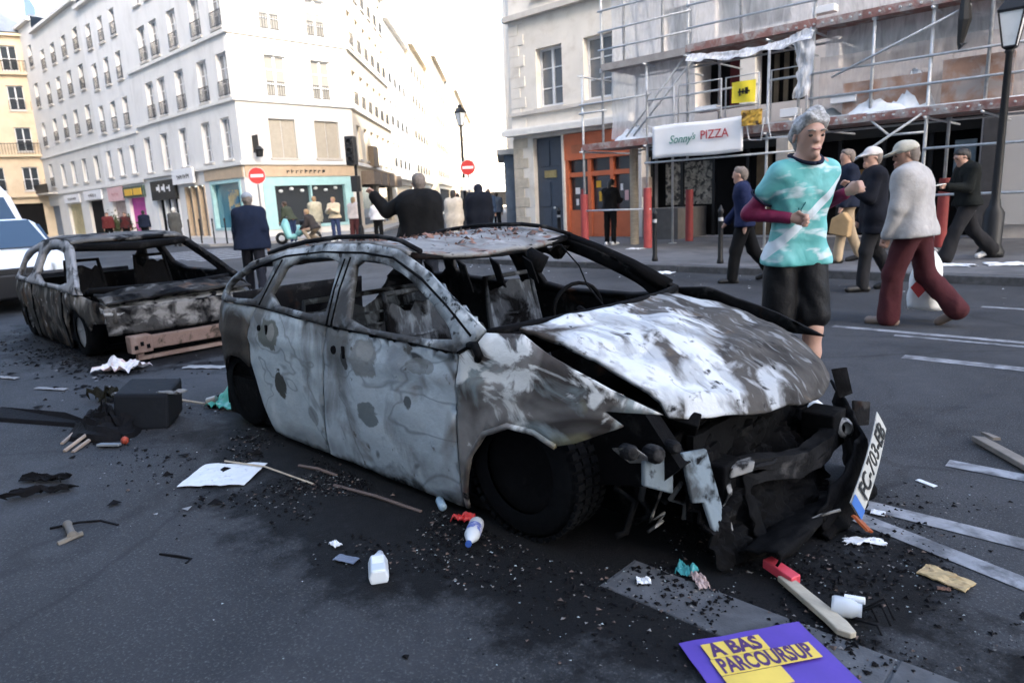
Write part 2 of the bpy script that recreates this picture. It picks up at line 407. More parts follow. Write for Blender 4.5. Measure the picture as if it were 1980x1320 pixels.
# ---- white corner building
cb = thing('corner_building', 'white plastered corner building with a teal shopfront at the junction', 'building', (-32.7, 16, 0))
fA = Fac((-32.7, 16), (-1, 0), True); fB = Fac((-32.7, 16), (0, 1)); fC = Fac((-32.7, 22.5), SIDE)
LA = 12.9
xs1 = [1.35, 3.6, 6.5, 9.1, 11.7]; xs2 = [.9, 3.15, 5.95, 8.45, 10.2]
opsA = []; winA = []
for k, (u1, u2) in enumerate(zip(xs1, xs2)):
    winA.append((u1-.5, u1+.5, 3.95, 5.95, False)); winA.append((u2-.55, u2+.55, 6.85, 8.85, True))
    winA.append((u2-.55, u2+.55, 9.95, 11.8, True)); winA.append((u2-.5, u2+.5, 12.9, 14.5, False))
shopA = [(.45, 3.9, .5, 3.0), (4.6, 7.2, .2, 2.9), (8.2, 11.6, .2, 2.5)]
wall(fA, LA, .1, 15.6, [w_[:4] for w_ in winA]+shopA, grey_wall, cb)
for a, b, c, d, rl in winA: window(fA, a, b, c, d, cb, rail=rl, pane=pane_l, rows=3)
for z, d in ((3.62, .16), (6.6, .12), (9.62, .12), (15.3, .3)): band(fA, -.12, LA, z, z+.14, d, pale_trim, cb)
opsB = []; winB = []
for u in (2.3, 4.85):
    winB.append((u-.72, u+.72, 3.95, 5.85)); winB.append((u-.6, u+.6, 6.85, 8.85)); winB.append((u-.6, u+.6, 9.95, 11.8)); winB.append((u-.55, u+.55, 12.9, 14.5))
wall(fB, 6.5, .1, 15.6, winB+[(.9, 6.1, .45, 3.02)], white_wall, cb)
for k, (a, b, c, d) in enumerate(winB): window(fB, a, b, c, d, cb, rail=d > 6 and d < 12, shut=(k % 4 == 0), pane=glass_dark('smoky_glass', (.16, .155, .145), .15))
for z, d in ((3.62, .16), (6.6, .12), (9.62, .12), (15.3, .3)): band(fB, -.15, 6.5, z, z+.139, d+.003, pale_trim, cb)
# side street facade
LC = 13.; winC = []
for k in range(6):
    u = 1.4+k*2.05
    for z in (4.0, 6.9, 10., 12.9): winC.append((u-.5, u+.5, z, z+1.85))
wall(fC, LC, .1, 15.6, winC+[(1., 5.4, .3, 2.9), (6.3, 11.6, .3, 2.9)], warm_wall, cb)
for a, b, c, d in winC: window(fC, a, b, c, d, cb, rail=c > 6, pane=pane_m)
for z, d in ((3.6, .16), (6.6, .12), (9.62, .12), (15.3, .3)): band(fC, 0, LC, z, z+.138, d, pale_trim, cb)
for k, (u, m) in enumerate(((1.0, tanp), (3.4, iron), (6.2, iron), (9.4, iron))):
    panel_on(fC, u, u+2.1, 2.6, 3.35, .02, .75, M('dark_awning_cloth', (.14, .11, .085), .9, .2, 4), cb, 'awning')
for a, b in ((1.0, 5.4), (6.3, 11.6)): panel_on(fC, a, b, .3, 2.9, -.22, -.2, pane_m, cb, 'shop_window')
panel_on(fC, 3.6, 5.2, 3.7, 4.9, .02, .35, M('brown_hanging_sign', (.12, .09, .06), .8), cb, 'hanging_sign')
MB().prism([fA.P(LA, 15.75, -.05), fA.P(0, 15.75, -.05), fB.P(6.5, 15.75, -.05), fC.P(LC, 15.75, -.05), fC.P(LC, 15.75, -5), fA.P(LA, 15.75, -12)], (0, 0, .15)).build('roof', zinc, cb)
MB().prism([fA.P(.5, 15.9, -1), fB.P(.6, 15.9, -1), fB.P(6.1, 15.9, -1), fC.P(LC, 15.9, -1), fC.P(LC, 15.9, -4), fA.P(LA, 15.9, -9), fA.P(LA, 15.9, -1)], (0, 0, 2.6)).build('mansard', zinc, cb)
# shopfronts of the corner building
panel_on(fA, .0, 4.35, 3.05, 3.58, .015, .07, tanp, cb, 'fascia'); panel_on(fB, .05, 6.45, 3.05, 3.6, .015, .08, tanp, cb, 'fascia')
glyphs(fB, 2.2, 4.5, 3.2, 3.42, .085, blackp, cb, 9, 3)
sh = panel_on(fA, .5, 3.85, .5, 3.0, -.23, -.2, glass_dark('teal_shop_glass', (.06, .20, .26), .1), cb, 'shop_window')  # teal is the base colour of the display glass
mbx = MB()
for a, b, c, d in ((.45, .62, .5, 3), (3.73, 3.9, .5, 3), (.62, 3.73, 2.85, 3), (.62, 3.73, .5, .62)): fA.bar(mbx, a, b, c, d, -.19, .04)
mbx.build('shop_frame', tealp, cb)
panel_on(fA, 1.2, 2.3, .62, 2.5, -.199, -.15, M('shop_poster', (.42, .34, .18), .7, .35, 1.5, second=(.05, .16, .24), sthr=(.5, .6), sscale=2), sh, 'poster')
panel_on(fB, 1.5, 5.6, .5, 2.65, -.23, -.2, pane_m, cb, 'shop_window')
mbx = MB()
for a, b, c, d in ((.9, 1.5, .45, 3.02), (5.6, 6.1, .45, 3.02), (1.5, 5.6, 2.6, 3.02), (1.5, 5.6, .45, .6), (3.5, 3.58, .6, 2.6)): fB.bar(mbx, a, b, c, d, -.19, .05)
mbx.build('shop_frame', tealp, cb)
for k, u in enumerate((1.9, 2.5, 3.1, 3.9, 4.5, 5.1)):
    MB().lathe([(.0, .0), (.09, .03), (.12, .1), (.06, .16), (0, .17)], fB.P(u, 2.25+.1*(k % 2), -.12), n=10).build('pendant_lamp', lampglass, cb, smooth=True)
dr = panel_on(fA, 4.65, 7.15, .2, 2.85, -.24, -.21, M('grey_shop_glass', (.15, .15, .15), .4, .3, 2), cb, 'shop_window')
mbx = MB()
for u in (4.6, 5.4, 6.3, 7.12): fA.bar(mbx, u, u+.1, .2, 2.9, -.2, .03)
mbx.build('shop_frame', tanp, cb)
panel_on(fA, 8.2, 11.6, .2, 2.5, -.23, -.2, black_in, cb, 'shop_window')
mbx = MB()
for u in (8.2, 9.2, 10.2, 11.4): fA.bar(mbx, u, u+.18, .2, 2.5, -.19, .03)
mbx.build('shop_frame', wframe, cb)
ws = panel_on(fA, 5.2, 8.0, 3.05, 3.85, .2, .3, whitep, cb, 'sign_board'); glyphs(fA, 5.7, 7.4, 3.3, 3.58, .301, blackp, ws, 7, 5)
bs = panel_on(fA, 8.1, 11.7, 2.3, 3.4, .03, .2, blackp, cb, 'sign_board'); glyphs(fA, 8.7, 11.0, 2.75, 3.2, .201, whitep, bs, 3, 9)
# wall lantern by the corner
panel_on(fB, .62, .66, 4.2, 5.0, .0, .55, iron, cb, 'lamp_bracket')
MB().lathe([(.02, 0), (.16, .02), (.2, .3), (.24, .34), (.1, .5), (0, .55)], fB.P(.64, 3.95, .55), n=8).build('wall_lantern', iron, cb)

# ---- the white houses further down the street
def row_house(label, u0, L, wins, wallm, top, shops, roofm=zinc, group=None, f0=fA):
    f = Fac(f0.P(u0, 0)[:2], f0.d[:2], True)
    t = thing('terraced_building', label, 'building', tuple(f.P(0, 0)), group)
    ops = [w_[:4] for w_ in wins]+[s[:4] for s in shops]
    wall(f, L, .1, top, ops, wallm, t)
    for a, b, c, d, rl in wins: window(f, a, b, c, d, t, rail=rl, rows=2, pane=pane_l if (a*7+c) % 3 < 2.2 else pane_m)
    for a, b, c, d, m in shops: panel_on(f, a, b, c, d, -.22, -.2, m, t, 'shop_window')
    band(f, 0, L, 3.45, 3.6, .14, pale_trim, t); band(f, 0, L, top-.3, top-.1, .28, pale_trim, t)
    band(f, 0, L, 6.35, 6.46, .1, pale_trim, t)
    MB().prism([f.P(0, top, 0), f.P(L, top, 0), f.P(L, top, -9), f.P(0, top, -9)], (0, 0, .12)).build('roof', roofm, t)
    return t, f
w2 = []
for u in (1.4, 3.6, 5.9):
    for z, h in ((4.05, 1.7), (6.9, 1.7), (9.6, 1.6), (12.1, 1.5)): w2.append((u-.45, u+.45, z, z+h, z > 6))
t2, f2 = row_house('white house beside the corner building over a magenta shop', LA, 7.4, w2, grey_wall, 15.0, [(.6, 3.4, .2, 2.6, magp), (4.1, 6.6, .3, 2.5, M('pink_grey_glass', (.32, .25, .24), .4, .3, 2))])  # shop panes are panels of one plain colour each
panel_on(f2, .2, 3.8, 2.62, 3.3, .02, .15, M('dark_green_fascia', (.05, .08, .06), .6), t2, 'fascia')
for u in (.5, 2.1): panel_on(f2, u, u+1.3, 2.75, 3.15, .16, .2, yelp, t2, 'sign_board')
panel_on(f2, 4.0, 6.9, 2.5, 3.4, .02, .12, pinkp, t2, 'fascia'); glyphs(f2, 4.8, 6.2, 2.8, 3.1, .121, M('faded_pink_letters', (.5, .25, .25), .7), t2, 6, 4)
w3 = []
for u in (1.2, 3.9, 6.6, 9.3):
    for z, h in ((4.05, 1.6), (7.3, 1.7), (10., 1.6), (12.5, 1.4)): w3.append((u-.5, u+.5, z, z+h, z > 6))
t3, f3 = row_house('tall white house with a black shop doorway under a white sign', LA+7.4, 11, w3, white_wall, 15.6, [(1.2, 4.4, .2, 2.7, black_in), (6.2, 9.6, .3, 2.6, M('yellowish_glass', (.42, .36, .2), .4, .3, 2))])
panel_on(f3, .8, 4.8, 2.75, 3.4, .02, .13, whitep, t3, 'sign_board'); glyphs(f3, 2.0, 3.8, 2.92, 3.2, .131, blackp, t3, 4, 8)
panel_on(f3, 6.0, 9.9, 2.7, 3.3, .02, .12, whitep, t3, 'sign_board'); glyphs(f3, 6.8, 9.0, 2.85, 3.1, .121, blackp, t3, 6, 11)
# slate roof rising behind the white houses
MBs = MB().prism([(-64, 16.6, 15.7), (-52, 17.5, 15.7), (-58, 20, 21.5), (-63.5, 19.4, 21.5)], (0, .6, .3))
MBs.build('slate_roof', zinc, t3)
w4 = []
for u in (1.5, 4.2):
    for z, h in ((4.05, 1.8), (7.2, 1.8), (10.2, 1.8), (13.2, 1.6)): w4.append((u-.5, u+.5, z, z+h, True))
t4, f4 = row_house('narrow white end house with dark iron balcony above pale grey shutters', LA+18.4, 6.5, w4, white_wall, 16.6, [(1, 5.4, .2, 2.6, M('blue_grey_shop', (.16, .2, .25), .6))])
panel_on(f4, .3, 6.2, 3.5, 3.6, .1, .8, trim, t4, 'balcony_slab'); panel_on(f4, .3, 6.2, 3.62, 4.3, .72, .78, iron, t4, 'balcony_railing')
# ---- beige building closing the street on the far left
fb = Fac((-66, 15.2), (-.45, -.9), True)
fb = Fac((-67.5, 16.5), (-.35, -.94), True)
bb = thing('apartment_building', 'beige stone apartment building with iron balconies and a blue-grey mansard roof', 'building', (-67.5, 16.5, 0))
wb = []
for k in range(9):
    u = 1.5+k*2.3
    for z in (3.9, 7.0, 10.2, 13.2): wb.append((u-.55, u+.55, z, z+1.9))
wall(fb, 22, .1, 16, wb+[(u, u+2.6, .3, 2.9) for u in (1, 5, 9, 13, 17)], beige_wall, bb)
for a, b, c, d in wb: window(fb, a, b, c, d, bb, rail=True, rows=2)
for u in (1, 5, 9, 13, 17): panel_on(fb, u, u+2.6, .3, 2.9, -.22, -.2, black_in, bb, 'shop_window')
for z in (3.4, 6.6, 12.9, 15.8): band(fb, 0, 22, z, z+.16, .35, beige_wall, bb)
for z in (6.75, 12.95+.1):
    r_ = MB()
    fb.bar(r_, 0, 22, z+.85, z+.9, .36, .4)
    for k in range(110): fb.bar(r_, k*.2, k*.2+.025, z+.03, z+.85, .37, .39)
    r_.build('balcony_railing', iron, bb)
MB().prism([fb.P(0, 16.15, 0), fb.P(22, 16.15, 0), fb.P(22, 20, -2.2), fb.P(0, 20, -2.2)], -fb.n*6).build('roof', zinc, bb)
for k in range(6):
    u = 2+k*3.6; mb = MB(); fb.bar(mb, u, u+1.2, 16.4, 18.2, -1.6, -.25); dm = mb.build('dormer', beige_wall, bb)
    panel_on(fb, u+.15, u+1.05, 16.6, 18., -.245, -.22, pane_m, dm, 'pane')

# ---- left row of the side street beyond the corner building
def side_house(label, u0, L, top, m, wz, step, dark, group=None, ab=.0):
    f = Fac(fC.P(u0, 0, ab)[:2], SIDE)
    t = thing('terraced_building', label, 'building', tuple(f.P(0, 0)), group)
    ws = []
    k = 0
    while 1.2+k*step < L-.6:
        for z in wz: ws.append((1.2+k*step-.5, 1.2+k*step+.5, z, z+1.8))
        k += 1
    wall(f, L, .1, top, ws+[(.8, L-.8, .3, 2.9)], m, t)
    for a, b, c, d in ws: window(f, a, b, c, d, t, rail=True, rows=2, pane=pane_m, sill=False)
    panel_on(f, .8, L-.8, .3, 2.9, -.22, -.2, black_in if dark else M('warm_shop_glass', (.3, .22, .13), .5, .3, 1.5), t, 'shop_window')
    for z, d in ((3.3, .3), (top-.25, .4)): band(f, 0, L, z, z+.2, d, m, t)
    panel_on(f, 0, .02, .1, top, -8, 0, m, t, 'gable_wall')
    MB().prism([f.P(0, top, 0), f.P(L, top, 0), f.P(L, top+2.2, -1.5), f.P(0, top+2.2, -1.5)], -f.n*6).build('roof', zinc, t)
    return t, f
side_house('pale cream house after the corner building in the side street', 13.1, 11, 14.6, white_wall, (4.1, 7.1, 10.1), 2.4, False)
side_house('yellowish house with a projecting cornice along the side street', 24.2, 12, 15.2, warm_wall, (4.1, 7.1, 10.1, 12.6), 2.2, False, ab=.3)
side_house('greyer house with stacked dark balconies far down the side street', 36.3, 16, 16.5, M('warm_grey_stone', (.50, .44, .35), .9, .1, 1), (4.1, 7.1, 10.1, 13.), 2.2, True, ab=1.1)
side_house('farthest pale house at the end of the side street', 52.4, 40, 15.5, warm_wall, (4.1, 7.1, 10.1, 12.8), 2.6, True, ab=2.2)

# ---- a house closing the far end of the side street
fe = Fac(fC.P(96, 0, 16)[:2], (-fC.n.x, -fC.n.y), True)
te = thing('terraced_building', 'pale house closing the far end of the side street', 'building', tuple(fe.P(9, 0)))
we = [(u-.6, u+.6, z, z+1.9) for u in (2, 5, 8, 11, 14, 17) for z in (4., 7.1, 10.2)]
wall(fe, 19, 0, 13.5, we+[(1, 18, .3, 2.9)], warm_wall, te)
for a, b, c, d in we: window(fe, a, b, c, d, te, rows=2, sill=False, pane=pane_l)
panel_on(fe, 1, 18, .3, 2.9, -.22, -.2, black_in, te, 'shop_window')
MB().prism([fe.P(0, 13.5, 0), fe.P(19, 13.5, 0), fe.P(19, 15, -2), fe.P(0, 15, -2)], -fe.n*5).build('roof', zinc, te)

# ---- cream building on the right with the scaffolded shops
rb = thing('scaffolded_building', 'cream building with an orange shopfront and a scaffolded front over dark shops', 'building', (-16.2, 17.5, 0))
fR = Fac((-16.2, 17.5), (1, 0)); X = lambda x: x+16.2
winR = [(X(-15.09), X(-14.03), 4.2, 6.0), (X(-13.2), X(-12.15), 4.2, 6.0), (X(-15.09), X(-14.03), 7.5, 9.2), (X(-13.2), X(-12.15), 7.5, 9.2)]
doorR = (X(-15.35), X(-14.16), .12, 3.3)
orR = (X(-14.08), X(-11.45), .12, 3.32)
wall(fR, X(-11.45), .1, 14, winR+[doorR, orR], cream, rb, depth=.3)
for a, b, c, d in winR: window(fR, a, b, c, d, rb, dep=.24, rows=3, sill=True, pane=glass_dark('hazy_grey_glass', (.13, .14, .15), .1))
winS = [(X(-10.45), X(-9.6), 5.0, 6.2), (X(-8.95), X(-7.0), 5.25, 6.4), (X(-9.5), X(-6.6), 3.42, 4.85), (X(-5.85), X(-2.9), 3.95, 4.75), (X(-2.2), X(1.5), 3.9, 5.2), (X(-5.6), X(-3.4), 5.8, 7.), (X(-2.4), X(.6), 5.9, 7.)]
shopR = [(X(-11.2), X(-7.2), .12, 2.95), (X(-6.9), X(-2.95), .12, 2.95)]
fS = Fac((-11.45, 17.5), (1, 0))
d0 = X(-11.45)
wall(fS, 20, .1, 14, [(a-d0, b-d0, c, d) for a, b, c, d in winS+shopR], concrete, rb, depth=.9)
for k, (a, b, c, d) in enumerate(winS):
    if k != 2: window(fS, a-d0, b-d0, c, d, rb, dep=.3, rows=1 if k == 3 else 2, cols=3 if b-a > 1.5 else 2, frame=M('grey_window_frame', (.2, .21, .22), .5), sill=False)
# dark loggia with brown doors and a dark red curtain
panel_on(fS, X(-9.5)-d0, X(-6.6)-d0, 3.42, 4.85, -1.2, -.88, black_in, rb, 'loggia_back')
panel_on(fS, X(-8.9)-d0, X(-8.45)-d0, 3.45, 4.8, -.86, -.8, M('dark_red_curtain', (.10, .015, .02), .9), rb, 'curtain')
panel_on(fS, X(-8.3)-d0, X(-7.9)-d0, 3.45, 4.85, -.5, -.1, pale_trim, rb, 'pier')
for u in (-7.7, -7.45, -7.2, -6.95): panel_on(fS, X(u)-d0, X(u)+.12-d0, 3.5, 4.7, -.84, -.8, M('brown_window_bars', (.12, .10, .07), .7), rb, 'glazing_bar')
# ground floor shops: glass, frames and a few pale things inside
for a, b in ((-11.2, -7.2), (-6.9, -2.95)):
    panel_on(fS, X(a)-d0-.05, X(b)-d0+.05, .1, 3.0, -1.2, -.91, black_in, rb, 'shop_interior')
    mb = MB()
    for u in np.linspace(a, b-.08, 5): fS.bar(mb, X(u)-d0, X(u)+.08-d0, .14, 2.94, -.6, -.5)
    mb.build('shop_frame', iron, rb)
    panel_on(fS, X(a)-d0, X(b)-d0, 2.4, 2.93, -.45, -.4, blackp, rb, 'fascia')
panel_on(fS, X(-10.9)-d0, X(-9.4)-d0, 1.0, 2.2, -.89, -.85, M('menu_board', (.30, .28, .24), .7, .5, 9, second=(.03, .03, .03), sthr=(.48, .55), sscale=6), rb, 'menu_board')
panel_on(fS, X(-10.6)-d0, X(-9.5)-d0, .12, .95, --.9, -.7, M('counter_grey', (.11, .105, .10), .7), rb, 'counter')
panel_on(fS, X(-8.1)-d0, X(-7.7)-d0, .12, 2.3, -.9, -.8, M('amber_panel', (.18, .12, .06), .6), rb, 'inner_pillar')  # plain amber-brown base colour
panel_on(fS, X(-5.9)-d0, X(-5.4)-d0, .9, 1.7, -.9, -.85, M('poster_amber', (.30, .17, .05), .7, .4, 4), rb, 'poster')
panel_on(fS, X(-3.5)-d0, X(-3.1)-d0, 1.1, 2.2, -.55, -.5, M('poster_blue', (.18, .24, .28), .7, .3, 3), rb, 'poster')
panel_on(fS, X(-2.55)-d0, X(1.6)-d0, .4, 2.55, .0, .06, M('white_boarding', (.50, .50, .50), .7, .05, 1), rb, 'boarding')
panel_on(fS, X(-2.9)-d0, X(-2.6)-d0, .12, 3.0, -.02, .12, M('dark_pillar', (.06, .06, .065), .6), rb, 'pillar')
panel_on(fS, X(-7.2)-d0, X(-6.9)-d0, .12, 3.0, -.02, .14, trim, rb, 'pillar')
# string courses, stone quoins, corner pier
band(fR, -.25, X(-11.45), 3.42, 3.60, .32, pale_trim, rb); band(fR, -.1, X(-11.45), 4.06, 4.14, .1, trim, rb); band(fR, -.15, X(-11.45), 6.98, 7.12, .2, trim, rb)
band(fR, -.15, X(8), 13.8, 14.1, .4, trim, rb)
for k in range(22):
    z = .15+k*.32; L_ = .62 if k % 2 else .4
    if z < 3.2 or z > 3.65: panel_on(fR, -.012, L_, z, z+.305, -.01, .022, stone if z < 3.2 else cream, rb, 'quoin')
fl = Fac((-16.2, 17.5), SIDE, True)
wall(fl, 46, .1, 14, [(a, a+1., z, z+1.8) for a in (3., 7., 11., 16, 21) for z in (4.1, 7.2, 10.2)], cream, rb)
for a in (3., 7., 11., 16, 21):
    for z in (4.1, 7.2, 10.2): window(fl, a, a+1., z, z+1.8, rb, rows=2, sill=False)
panel_on(fl, .9, 6, .2, 2.9, .0, .35, M('blue_grey_shopfront', (.10, .13, .17), .6), rb, 'side_shopfront'); panel_on(fl, .7, 6.3, 2.92, 3.1, .0, .6, trim, rb, 'side_canopy')
MB().prism([fR.P(0, 14, 0), fR.P(24, 14, 0), fR.P(24, 14, -14), fl.P(46, 14, 0)], (0, 0, .15)).build('roof', zinc, rb)
# blue carriage door
dd = panel_on(fR, doorR[0], doorR[1], .13, 3.29, -.28, -.2, blue_p, rb, 'door')
um = (doorR[0]+doorR[1])/2
for a, b in ((doorR[0]+.1, um-.05), (um+.05, doorR[1]-.1)):
    for z0_, z1_ in ((.3, 1.0), (1.1, 1.9), (2.4, 3.2)): panel_on(fR, a, b, z0_, z1_, -.2, -.17, blue_p, dd, 'door_panel')
panel_on(fR, um-.28, um+.22, 2.02, 2.25, -.2, -.17, M('brass_plate', (.30, .24, .10), .4, .3, 8), dd, 'plate')
MB().lathe([(.0, .05), (.035, .04), (.04, .0)], fR.P(um+.12, 1.05, -.17), axis=(0, -1, 0), n=10).build('door_knob', signwhite, dd)
# orange shopfront
of = MB(); a, b = orR[0], orR[1]
for u in (a, a+.88, a+1.72, b-.12): fR.bar(of, u, u+.12, .12, 2.5, -.26, -.08)
for z0_, z1_, dd_ in ((.12, .95, -.12), (1.98, 2.12, -.1), (2.5, 3.3, -.04)): fR.bar(of, a, b, z0_, z1_, -.262, dd_)
ofo = of.build('shopfront', orange_p, rb)
for k, u in enumerate((a+.12, a+1.0, a+1.84)): panel_on(fR, u, u+.76 if k < 2 else b-.12, .95, 1.98, -.27, -.24, pane_m, ofo, 'pane'); panel_on(fR, u, u+.76 if k < 2 else b-.12, 2.12, 2.5, -.27, -.24, pane_m, ofo, 'transom_pane')
for k, (u, z, c) in enumerate(((a+.3, 1.1, whitep), (a+.5, 1.3, redp), (a+.28, 1.45, whitep), (a+1.2, 1.2, yelp), (a+1.35, 1.35, yelp), (a+1.5, 1.15, redp), (a+2.0, 1.5, whitep), (a+2.15, 1.2, pinkp), (a+1.1, 1.62, yelp), (a+.55, 1.62, blue_p))):
    panel_on(fR, u, u+.09+.04*(k % 3), z, z+.2+.1*(k % 2), -.238, -.22, c, ofo, 'displayed_item')
mbx = MB(); fR.bar(mbx, a+.3, a+1.0, 2.7, 2.95, -.038, -.03); mbx.build('shop_plate', M('dull_orange_plate', (.36, .11, .05), .6), ofo)

# ---- unseen blocks added behind the viewer, their heights chosen to shade the street
def shade_block(label, x0, x1, y0, y1, h):
    t = thing('apartment_building', label, 'building', ((x0+x1)/2, y1, 0)); f = Fac((x0, y1), (1, 0), True)
    ops = []; L = x1-x0
    for k in range(int(L/3)):
        for q in range(int((h-5)/3)): ops.append((k*3+1., k*3+2.1, 4.+q*3, 5.9+q*3))
    wall(f, L, 0, h, ops, cream, t)
    pm = MB()
    for a, b, c, d in ops[:60]: pm2 = MB(); f.bar(pm2, a, b, c, d, -.3, -.24); pm2.build('window', pane_m, t)
    MB().box(x0+.01, x1-.01, y0, y1-.3, 0, h-.01).build('block', cream, t)
shade_block('unseen stone apartment block behind the viewer, added tall to shade the white houses', -72, 8.4, -20, -6, 38)
shade_block('unseen lower stone apartment block behind the viewer, added to shade the road', 8.6, 25, -18, -6, 17)
shade_block('unseen stone apartment block further up, added tall to shade the scaffolded building', 25.2, 95, -22, -6, 36)
# ------------------------------------------------------------------ scaffold
scf = thing('scaffold', 'galvanised tube scaffold with decks and guard rails over the shops', 'scaffold', (-10.6, 14, .12))
def tube(name, a, b, r=.03, mat=None, parent=None, n=8): return MB().tube([a, b], r, n).build(name, mat or steel, parent or scf, smooth=True)
for x, y, z0, z1 in ((-10.62, 14, 1.4, 4.25), (-10.02, 14, 2.6, 8), (-8.8, 14, 1.45, 4.3), (-7.78, 14, 2.05, 8), (-6.0, 14, .14, 4.2), (-5.15, 14, 2.5, 8), (-3.18, 14, .14, 4.3), (-2.35, 14, 2.5, 8), (-1.2, 14, .14, 8), (.6, 14, .14, 8),
                    (-9.4, 14, 4.3, 8), (-8.4, 14, 4.3, 8), (-6.6, 14, 4.3, 8), (-4.1, 14, 2.55, 4.3), (-9.9, 15.3, 2.6, 8), (-8.9, 15.3, .14, 8), (-7.7, 15.3, 2.5, 8), (-5.9, 15.3, .14, 8), (-3.1, 15.3, .14, 8), (-.6, 15.3, .14, 8)):
    o = tube('standard', (x, y, z0), (x, y, z1))
    if z0 < .2: MB().box(x-.075, x+.075, y-.075, y+.075, .122, .14).build('base_plate', steel, o)
    for z in (2.5, 4.25):
        if z0 < z < z1: MB().box(x-.04, x+.04, y-.045, y+.045, z-.05, z+.05).build('coupler', steel, o)
for x0, x1, z, y in ((-10.7, -8.7, 3.55, 13.97), (-10.7, -9.9, 3.35, 13.97), (-10.7, -8.7, 1.02, 13.97), (-8.85, -5.1, 2.06, 13.96), (-8.8, -6.2, 3.42, 13.97), (-8.8, -6.2, 3.05, 13.97), (-8.8, 1.5, 2.62, 13.97),
                     (-5.95, 1.5, 3.45, 13.97), (-5.2, 1.5, 3.0, 13.97), (-3.2, 1.5, 1.92, 13.97), (-3.2, 1.5, 1.12, 13.99), (-10.1, -7.7, 5.1, 13.97), (-10.1, -7.7, 5.55, 13.97), (-10.1, -7.7, 4.7, 13.97), (-7.8, 1.5, 4.75, 13.97), (-7.8, 1.5, 5.2, 13.97), (-10., 1.5, 4.2, 15.3), (-10., 1.5, 2.45, 15.3), (-6.1, -5.1, 2.35, 13.97)):
    tube('ledger', (x0, y, z), (x1, y, z), .022)
for x in (-10.62, -8.8, -7.78, -6.0, -5.15, -3.18, -2.35, -1.2, .6):
    for z in (2.44, 4.2): tube('transom', (x, 13.85, z), (x, 16.6, z), .022)
for a, b in (((-2.64, 13.94, 4.14), (-4.78, 13.94, 3.33)), ((-3.24, 13.93, 2.51), (-4.9, 13.93, 1.42)), ((-9.4, 14.05, 2.7), (-7.9, 14.05, 4.2)), ((-9.2, 14.05, 2.7), (-7.6, 14.05, 4.2)), ((-4.1, 13.95, 2.52), (-3.75, 13.95, 2.2)), ((-3.75, 13.95, 2.2), (-3.2, 13.95, 2.2))):
    tube('brace', a, b, .022)
# guard frames beside the banner
for x0, x1 in ((-8.75, -8.05), (-7.95, -6.95), (-6.85, -6.15), (-5.9, -5.2)):
    MB().tube([(x0, 13.9, 2.7), (x0, 13.9, 3.62), (x1, 13.9, 3.62), (x1, 13.9, 2.7)], .018, 6).build('guard_frame', M('pale_steel', (.55, .56, .58), .45, .1, 9), scf, smooth=True)
for x0, x1 in ((-6.4, -6.02), (-5.95, -5.4)):
    MB().tube([(x0, 13.88, 2.75), (x0+.08, 13.88, 2.35), (x1-.05, 13.88, 2.32), (x1, 13.88, 2.75)], .014, 6).build('guard_frame', MATS['pale_steel'], scf, smooth=True)
# decks: planks on transoms
def deck(x0, x1, z, y0=13.95, y1=15.35, mat=None):
    k = 5; wdt = (y1-y0)/k
    for q in range(k): MB().box(x0, x1, y0+q*wdt+.005, y0+(q+1)*wdt-.005, z, z+.045).build('deck_board', mat or deckm, scf)
    MB().box(x0, x1, y0-.03, y0-.002, z-.03, z+.12).build('toe_board', mat or deckm, scf)
deck(-10.6, -8.75, 2.5); deck(-8.74, -5.95, 2.5); deck(-5.94, -3.15, 2.5); deck(-3.14, 1.6, 2.5)
deck(-10., -7.8, 4.26, mat=M('grey_planks', (.30, .28, .27), .8, .2, 5)); deck(-7.79, -5.1, 4.3); deck(-5.09, -2.3, 4.27); deck(-2.29, 1.6, 4.28)
deck(-10., -7.8, 6.3, mat=MATS['grey_planks']); deck(-7.79, -2.3, 6.3); deck(-2.29, 1.6, 6.3)
# round rivets/fixings along deck edges (row of pale tube ends)
for zz, xa, xb in ((2.545, -5.6, 1.2), (4.31, -5.6, 1.2)):
    for k in range(int((xb-xa)/.16)):
        MB().tube([(xa+k*.16, 13.86, zz), (xa+k*.16, 13.93, zz)], .018, 6).build('tube_end', steel, scf)
# stair tower ladder on the left
for x in (-9.35, -8.95): tube('ladder_rail', (x, 14.6, 4.3), (x-.5, 14.6, 7.2), .02)
for k in range(9): tube('ladder_rung', (-9.35-.06*k, 14.6, 4.5+k*.3), (-8.95-.06*k, 14.6, 4.5+k*.3), .014)
# post sleeves and the timber prop
for x, y, h in ((-10.64, 14, 1.42), (-8.8, 14, 1.5), (-8.88, 16.1, 1.42), (-3.05, 15.1, 1.4), (-5.9, 15.3, 1.4)):
    MB().lathe([(0, 0), (.095, 0), (.10, .02), (.095, h-.14), (.09, h-.12), (0, h-.12)], (x, y, .122), n=16).build('post_sleeve', redp, scf, smooth=False)
MB().lathe([(0, 0), (.11, 0), (.11, 2.35), (0, 2.35)], (-9.75, 14.9, .122), n=14).build('timber_post', wood_pale, scf)
MB().box(-8.98, -8.86, 14.05, 14.3, 1.3, 1.75).build('pale_board', M('pale_pinkish_board', (.42, .33, .27), .8), scf)
